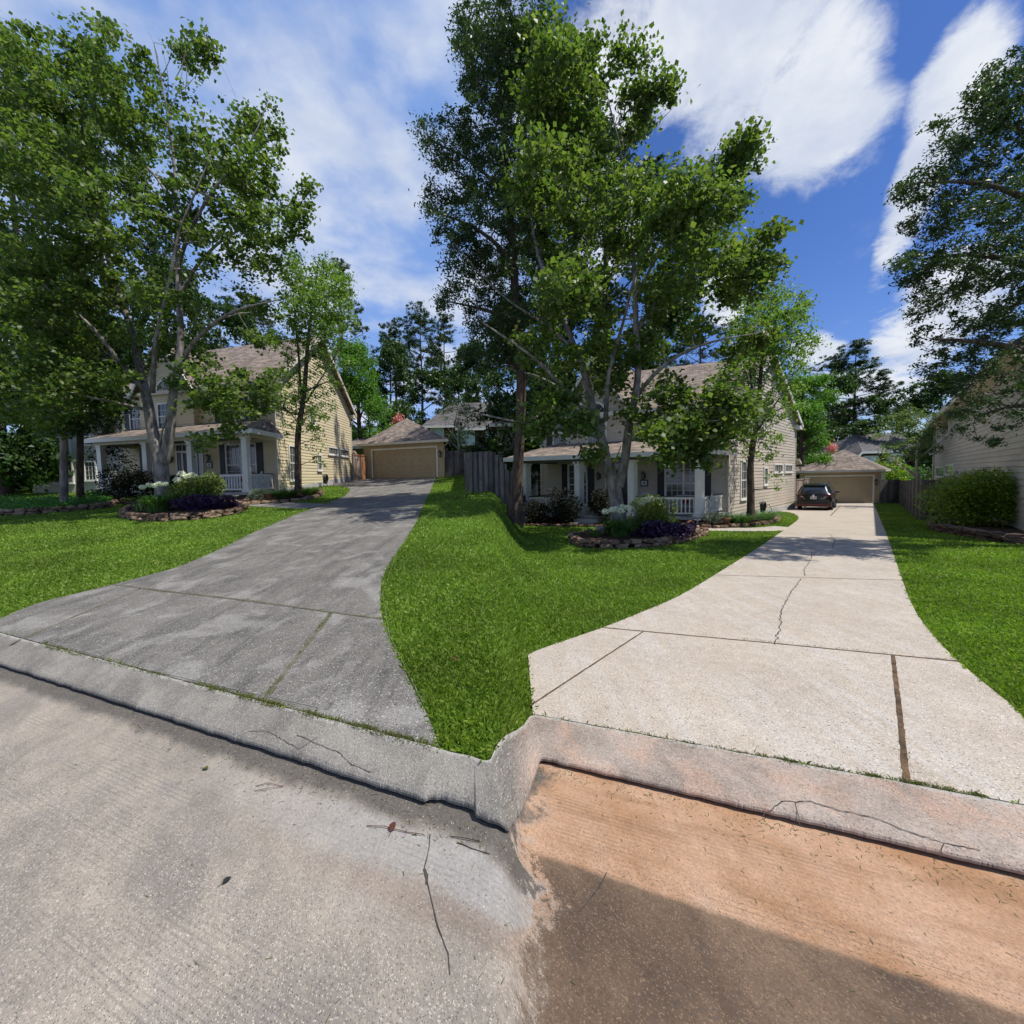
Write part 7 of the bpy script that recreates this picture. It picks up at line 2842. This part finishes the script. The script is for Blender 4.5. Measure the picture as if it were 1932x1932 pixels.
for F, lot, nm in ((FL, 'L', 'cream'), (FR, 'R', 'beige')):
    # heading that looks out over the street
    back = Vector((-F.V.x, -F.V.y))
    az = math.degrees(math.atan2(back.x, back.y))
    zf = 0.52
    p1 = F.P(1.75, -1.0, zf + 0.003)
    s1, F1 = wicker_chair('wicker_sofa', 'white wicker sofa with red cushion before the window on the %s house porch' % nm, p1, az, 1.35, True)
    cushion('red cushion on the white wicker sofa on the %s house porch' % nm, F1, -0.12, -0.12, 0.41)
    p2 = F.P(3.95, -0.95, zf + 0.003)
    s2, F2 = wicker_chair('wicker_chair', 'round-backed white wicker chair by the door on the %s house porch' % nm, p2, az, 0.62)
    cushion('red cushion on the round-backed wicker chair on the %s house porch' % nm, F2, 0.0, -0.08, 0.41)
    p3 = F.P(0.62, -1.25, zf + 0.003)
    s3, F3 = wicker_chair('porch_chair', 'white chair seen side-on behind the corner column of the %s house' % nm, p3, az + 75, 0.5)
    # ceiling fan
    c = F.P(2.1, -1.1, 2.98 + 0.15)
    fan = thing('ceiling_fan', 'white ceiling fan under the %s house porch roof' % nm, 'ceiling fan', c)
    rd = MB()
    rd.lathe(c, [(0.06, 0.0), (0.06, -0.04), (0.015, -0.05), (0.015, -0.18), (0.10, -0.20), (0.12, -0.28), (0.08, -0.33), (0.02, -0.36)], 12)
    rd.build('motor', 'trim_white', fan)
    for k in range(5):
        t = 2 * math.pi * k / 5 + 0.5
        dx, dy = math.cos(t), math.sin(t)
        Fb = Frame((c.x, c.y), (dx, dy), (-dy, dx), c.z - 0.25)
        bl = MB()
        P = Fb.P
        bl.hexa([P(0.12, -0.04, -0.008), P(0.66, -0.07, -0.02), P(0.66, 0.07, 0.012), P(0.12, 0.04, -0.0), P(0.12, -0.04, 0.0), P(0.66, -0.07, -0.012), P(0.66, 0.07, 0.02), P(0.12, 0.04, 0.008)])
        bl.build('fan_blade', 'wicker_white', fan)
    # hose reel on the gable wall
    G = Frame((F.C.x, F.C.y), F.V, F.U, F.z0)
    uu = 4.9 if lot == 'L' else 3.4
    g0 = G.P(uu, -0.45, 0)
    zb = zgf(g0.x, g0.y) - F.z0
    hr = thing('hose_reel', 'coiled black garden hose on a stand by the %s house side wall' % nm, 'hose reel', Vector((g0.x, g0.y, F.z0 + zb)))
    fr = MB()
    fr.tube([G.P(uu - 0.25, -0.45, zb), G.P(uu - 0.2, -0.35, zb + 0.75), G.P(uu + 0.2, -0.35, zb + 0.75), G.P(uu + 0.25, -0.45, zb)], 0.02, 6)
    fr.build('stand', 'black_metal', hr)
    hs = MB()
    for k in range(7):
        rr_ = 0.30 - 0.012 * abs(k - 3)
        v = -0.40 - 0.028 * k
        pts = [G.P(uu + math.cos(t) * rr_ * 0.75, v + 0.03 * t / 6.28, zb + 0.48 + math.sin(t) * rr_) for t in np.linspace(0, 2 * math.pi, 22)]
        hs.tube(pts, 0.017, 6, cap=False)
    hs.tube([G.P(uu + 0.2, -0.5, zb + 0.4), G.P(uu + 0.5, -0.6, zb + 0.6), G.P(uu + 0.62, -0.7, zb + 0.35), G.P(uu + 0.55, -0.8, zb + 0.03)], 0.014, 6)
    hs.build('hose', 'hose_black', hr)


# ------------------------------------------------------------------ the parked car
def make_car(base, az, label):
    """compact sport utility seen from behind; local u right, v forward, metres"""
    F = azf((base.x, base.y), az, base.z)
    car = thing('parked_car', label, 'car', base)
    L, W, H = 4.62, 1.82, 1.70

    def ring(v, hw, zb, zw, zt, tw, zs=None):
        """half section: bottom, sill, waist, shoulder, roof edge, roof centre"""
        zs = zs or zw
        pts = [(0, zb), (hw * 0.78, zb), (hw * 0.98, zb + 0.12), (hw, zb + 0.35), (hw, zw - 0.12), (hw * 0.965, zw), (hw * 0.955 + (tw - hw * 0.955) * 0.06, zw + 0.02), (tw, zt - 0.07), (tw * 0.90, zt - 0.015), (tw * 0.5, zt + 0.012), (0, zt + 0.018)]
        return [(x, v, z) for x, z in pts]
    S = [ring(-2.29, 0.80, 0.42, 0.98, 1.03, 0.70), ring(-2.24, 0.865, 0.33, 1.02, 1.10, 0.74), ring(-2.12, 0.895, 0.30, 1.05, 1.24, 0.70), ring(-1.86, 0.905, 0.26, 1.06, 1.60, 0.60),
         ring(-1.68, 0.908, 0.24, 1.06, 1.655, 0.615), ring(-1.0, 0.91, 0.22, 1.05, 1.685, 0.64), ring(0.0, 0.91, 0.22, 1.02, 1.685, 0.645), ring(0.55, 0.91, 0.22, 1.00, 1.62, 0.63),
         ring(1.10, 0.91, 0.22, 0.99, 1.28, 0.66), ring(1.35, 0.905, 0.22, 0.98, 1.06, 0.72), ring(1.9, 0.89, 0.24, 0.90, 0.965, 0.70), ring(2.18, 0.83, 0.28, 0.78, 0.86, 0.62), ring(2.33, 0.66, 0.36, 0.62, 0.68, 0.48)]
    n = len(S[0])
    V, Fc = [], []
    for s in S:
        V += [F.P(x, v, z) for x, v, z in s] + [F.P(-x, v, z) for x, v, z in s[::-1][1:-1]]
    m = 2 * n - 2
    for i in range(len(S) - 1):
        for k in range(m):
            Fc.append((i * m + k, i * m + (k + 1) % m, (i + 1) * m + (k + 1) % m, (i + 1) * m + k))
    Fc.append(tuple(range(m))[::-1])
    Fc.append(tuple((len(S) - 1) * m + k for k in range(m)))
    mb = MB().add(V, Fc, 0, True)
    # raised tailgate panel with its plate recess and creases
    body = mb.build('body', 'car_paint', car, recalc=True)
    tg = MB()
    P = F.P
    tg.hexa([P(-0.62, -2.315, 0.62), P(0.62, -2.315, 0.62), P(0.62, -2.27, 0.62), P(-0.62, -2.27, 0.62), P(-0.66, -2.30, 0.99), P(0.66, -2.30, 0.99), P(0.66, -2.24, 0.99), P(-0.66, -2.24, 0.99)])
    tg.build('tailgate', 'car_paint', car)
    # glass: rear window, side windows (slightly proud of the cabin)
    rw = MB()
    rw.hexa([P(-0.66, -2.205, 1.10), P(0.66, -2.205, 1.10), P(0.66, -2.15, 1.10), P(-0.66, -2.15, 1.10), P(-0.54, -1.965, 1.515), P(0.54, -1.965, 1.515), P(0.54, -1.90, 1.515), P(-0.54, -1.90, 1.515)])
    rear = rw.build('rear_window', 'window_glass', car)
    wp = MB()
    wp.tube([P(0.02, -2.225, 1.11), P(-0.05, -2.215, 1.13), P(-0.42, -2.175, 1.23)], [0.02, 0.012, 0.008], 5)
    wp.build('wiper', 'car_plastic', rear)
    sp = MB()
    sp.hexa([P(-0.58, -2.07, 1.56), P(0.58, -2.07, 1.56), P(0.60, -1.70, 1.62), P(-0.60, -1.70, 1.62), P(-0.58, -2.06, 1.60), P(0.58, -2.06, 1.60), P(0.60, -1.70, 1.675), P(-0.60, -1.70, 1.675)])
    sp.build('spoiler', 'car_paint', car)
    for s in (-1, 1):
        for (v0, v1, zt0, zt1) in ((-1.78, -1.02, 1.50, 1.56), (-0.96, -0.10, 1.56, 1.565), (-0.04, 0.80, 1.565, 1.40)):
            sw = MB()
            xb, xt = 0.893, 0.690
            # wall of the cabin leans in; follow it between the waist and the roof edge
            def px_(z):
                return xb + (xt - xb) * (z - 1.09) / (1.56 - 1.09)
            a = [(px_(1.09), v0, 1.09), (px_(1.09), v1 if v1 < 0.5 else 1.0, 1.09), (px_(zt1), v1 if v1 < 0.5 else 0.66, zt1), (px_(zt0), v0 + (0.14 if v0 < -1.5 else 0), zt0)]
            sw.add([P(s * (x + 0.012), v, z) for x, v, z in a] + [P(s * (x - 0.03), v, z) for x, v, z in a], [(0, 1, 2, 3), (4, 5, 1, 0), (5, 6, 2, 1), (6, 7, 3, 2), (7, 4, 0, 3)])
            sw.build('side_window', 'window_glass', car)
        rl = MB()
        rl.tube([P(s * 0.60, -1.62, 1.66), P(s * 0.60, -1.50, 1.745), P(s * 0.615, -0.4, 1.765), P(s * 0.61, 0.22, 1.745), P(s * 0.61, 0.36, 1.68)], 0.02, 6)
        rl.build('roof_rail', 'car_plastic', car)
        # tail light: red wrap-round block with a clear lower strip
        tl = MB()
        tl.hexa([P(s * 0.62, -2.325, 0.86), P(s * 0.90, -2.21, 0.86), P(s * 0.90, -2.05, 0.88), P(s * 0.62, -2.20, 0.86), P(s * 0.60, -2.30, 1.03), P(s * 0.90, -2.18, 1.05), P(s * 0.905, -1.98, 1.05), P(s * 0.60, -2.20, 1.03)])
        t = tl.build('tail_light', 'tail_red', car)
        cl = MB()
        cl.hexa([P(s * 0.48, -2.328, 0.865), P(s * 0.86, -2.245, 0.83), P(s * 0.86, -2.20, 0.83), P(s * 0.48, -2.29, 0.865), P(s * 0.56, -2.335, 0.91), P(s * 0.885, -2.235, 0.89), P(s * 0.88, -2.19, 0.89), P(s * 0.56, -2.29, 0.91)])
        cl.build('reversing_lens', 'lens_clear', t)
        mr = MB()
        mr.blob(P(s * 1.02, 0.62, 1.10), 0.11, 0.07, 0.085, 3, 2, 0.05)
        mr.tube([P(s * 0.88, 0.66, 1.06), P(s * 0.97, 0.63, 1.08)], 0.025, 6)
        mr.build('wing_mirror', 'car_paint', car)
        for v in (-1.36, 1.32):
            wc = P(s * 0.80, v, 0.345)
            ax = (F.U.x * s, F.U.y * s, 0)
            wh = thing_part_wheel(car, wc, ax)
            ar = MB()
            pts = []
            for k in range(13):
                t_ = math.pi * (-0.06 + 1.12 * k / 12)
                pts.append(P(s * 0.915, v + math.cos(t_) * 0.41, 0.345 + math.sin(t_) * 0.41))
            ar.tube(pts, 0.035, 6)
            ar.build('wheel_arch', 'car_plastic', car)
        sk = MB()
        sk.box(F, *(sorted((s * 0.90, s * 0.935))), -0.95, 0.92, 0.24, 0.40)
        sk.build('sill', 'car_plastic', car)
    bp = MB()
    bp.hexa([P(-0.86, -2.33, 0.30), P(0.86, -2.33, 0.30), P(0.90, -2.0, 0.28), P(-0.90, -2.0, 0.28), P(-0.86, -2.345, 0.55), P(0.86, -2.345, 0.55), P(0.915, -2.0, 0.58), P(-0.915, -2.0, 0.58)])
    bump_ = bp.build('rear_bumper', 'car_plastic', car)
    rt_ = MB()
    rt_.box(F, -0.62, 0.62, -2.362, -2.34, 0.385, 0.435)
    rt_.box(F, -0.86, -0.64, -2.355, -2.335, 0.33, 0.40)
    rt_.box(F, 0.64, 0.86, -2.355, -2.335, 0.33, 0.40)
    rt_.build('red_trim', 'car_red_trim', bump_)
    ex = MB()
    ex.lathe(P(0.52, -2.37, 0.27), [(0.035, 0.0), (0.035, 0.12), (0.028, 0.12)], 10, axis=(F.V.x, F.V.y, 0))
    ex.build('exhaust', 'chrome', car)
    pl = MB()
    pl.box(F, -0.155, 0.155, -2.332, -2.318, 0.755, 0.91)
    plate = pl.build('licence_plate', 'plate_white', car)
    # plate characters: small dark strokes, unreadable at this distance in the photograph too
    ink = MB()
    for k, u in enumerate((-0.115, -0.075, -0.035, 0.030, 0.070, 0.110)):
        ink.box(F, u - 0.012, u + 0.012, -2.3355, -2.333, 0.80, 0.865)
    ink.build('plate_characters', 'plate_ink', plate)
    em = MB()
    em.lathe(P(0, -2.318, 0.955), [(0.01, 0), (0.075, 0.0), (0.075, 0.012), (0.01, 0.016)], 16, axis=(-F.V.x, -F.V.y, 0))
    em.build('badge', 'chrome', car)
    sc_ = MB()
    sc_.box(F, 0.36, 0.56, -2.322, -2.316, 0.775, 0.80)
    sc_.box(F, -0.56, -0.42, -2.322, -2.316, 0.775, 0.80)
    sc_.box(F, -0.54, -0.44, -2.322, -2.316, 0.72, 0.74)
    sc_.build('lettering', 'chrome', car)
    an = MB()
    an.hexa([P(-0.02, -1.55, 1.68), P(0.02, -1.55, 1.68), P(0.02, -1.38, 1.68), P(-0.02, -1.38, 1.68), P(-0.005, -1.55, 1.755), P(0.005, -1.55, 1.755), P(0.005, -1.50, 1.755), P(-0.005, -1.50, 1.755)])
    an.build('aerial', 'car_paint', car)
    return car


def thing_part_wheel(car, c, ax):
    w = MB()
    w.lathe(c, [(0.20, -0.11), (0.30, -0.11), (0.335, -0.08), (0.345, 0.0), (0.335, 0.08), (0.30, 0.11), (0.22, 0.105), (0.21, 0.07)], 26, axis=ax)
    t = w.build('wheel', 'tyre_rubber', car)
    r = MB()
    r.lathe(c, [(0.02, 0.085), (0.05, 0.095), (0.055, 0.07), (0.20, 0.06), (0.218, 0.10), (0.212, 0.105)], 20, axis=ax)
    a = Vector(ax).normalized()
    x = Vector((0, 0, 1))
    y = a.cross(x)
    for k in range(5):
        q = 2 * math.pi * k / 5
        dd = x * math.cos(q) + y * math.sin(q)
        r.tube([Vector(c) + a * 0.09 + dd * 0.03, Vector(c) + a * 0.095 + dd * 0.205], [0.035, 0.022], 5)
    r.build('rim', 'rim_metal', t)
    return t


cb_ = gp(1537, 966)
_caz = 41.0
_dir = Vector((math.sin(R(_caz)), math.cos(R(_caz)), 0))
_b = at(1538, 966, 26.6)
_c = Vector((_b.x, _b.y, 0)) + _dir * 1.2
car = make_car(Vector((_c.x, _c.y, zgf(_c.x, _c.y) + 0.006)), _caz, 'black sport utility car parked before the second garage, seen from behind')

# ------------------------------------------------------------------ litter on the street and lawns
def leaf_litter(name, label, px, py, drop, size, mat, seed, cat='leaf'):
    g = gp(px, py, drop)
    rr = random.Random(seed)
    mb = MB()
    a = rr.uniform(0, 6.28)
    P = []
    prof = [(0, 0.0), (0.25, 0.28), (0.55, 0.34), (0.8, 0.2), (1.0, 0.0), (0.8, -0.22), (0.5, -0.30), (0.22, -0.26)]
    for t, w in prof:
        x = (t - 0.5) * size
        y = w * size
        P.append((g.x + x * math.cos(a) - y * math.sin(a), g.y + x * math.sin(a) + y * math.cos(a), g.z + 0.006 + abs(w) * size * 0.5 + 0.15 * size * t * t))
    Q = [(x, y, z - 0.0015) for x, y, z in P]
    mb.add(P, [tuple(range(8))])
    mb.add(Q, [tuple(range(8))[::-1]])
    mb.tube([P[0], (P[0][0] * 1.5 - P[4][0] * 0.5, P[0][1] * 1.5 - P[4][1] * 0.5, P[0][2] - 0.0005)], 0.0012, 4)
    return tag(mb.build(name, mat, loc=g), label, cat)


leaf_litter('dead_leaf', 'dark curled leaf lying on the grey street', 428, 1664, DROP_S, 0.035, 'dark_litter', 1)
leaf_litter('dead_leaf', 'small yellowish leaf on the street below the kerb', 388, 1452, DROP_S, 0.04, 'weed_blade', 2)
leaf_litter('dead_leaf', 'reddish-brown leaf on the pale silt band of the street', 741, 1563, DROP_S, 0.05, 'dry_leaf', 3)
leaf_litter('dead_leaf', 'dark leaf on the lawn before the first fence', 881, 937, 0.0, 0.22, 'dark_litter', 4)
leaf_litter('dead_leaf', 'pale fallen leaf on the lawn right of the clean driveway', 1815, 967, -0.05, 0.22, 'weed_blade', 5)
leaf_litter('dead_leaf', 'brown leaf on the lawn right of the stained driveway', 836, 1096, -0.05, 0.05, 'dry_leaf', 6)
leaf_litter('dead_leaf', 'brown leaf lying on the grass verge by the stained driveway corner', 858, 1245, -0.05, 0.045, 'dry_leaf', 7)


def twig(label, pts, r, mat='dry_twig'):
    P = [gp(x, y, DROP_S) + Vector((0, 0, r + 0.004 + (0.004 if i % 2 else 0))) for i, (x, y) in enumerate(pts)]
    o = MB().tube(P, r, 5).build('twig', mat, loc=P[0])
    return tag(o, label, 'twig')


twig('forked brown pine needle on the street below the broken kerb', [(483, 1485), (505, 1480), (534, 1485)], 0.0016)
twig('thin brown needle lying across its twin on the street', [(480, 1494), (505, 1490), (534, 1486)], 0.0014)
twig('long reddish twig beside the reddish-brown leaf on the street', [(692, 1560), (725, 1562), (768, 1572), (796, 1577)], 0.0018)
twig('dark curved twig on the damp gutter near the oak side', [(850, 1580), (880, 1585), (905, 1590)], 0.0018, 'dark_litter')
twig('thin pale straw by the broken corner of the kerb', [(788, 1510), (800, 1515), (806, 1521)], 0.0018, 'weed_blade')
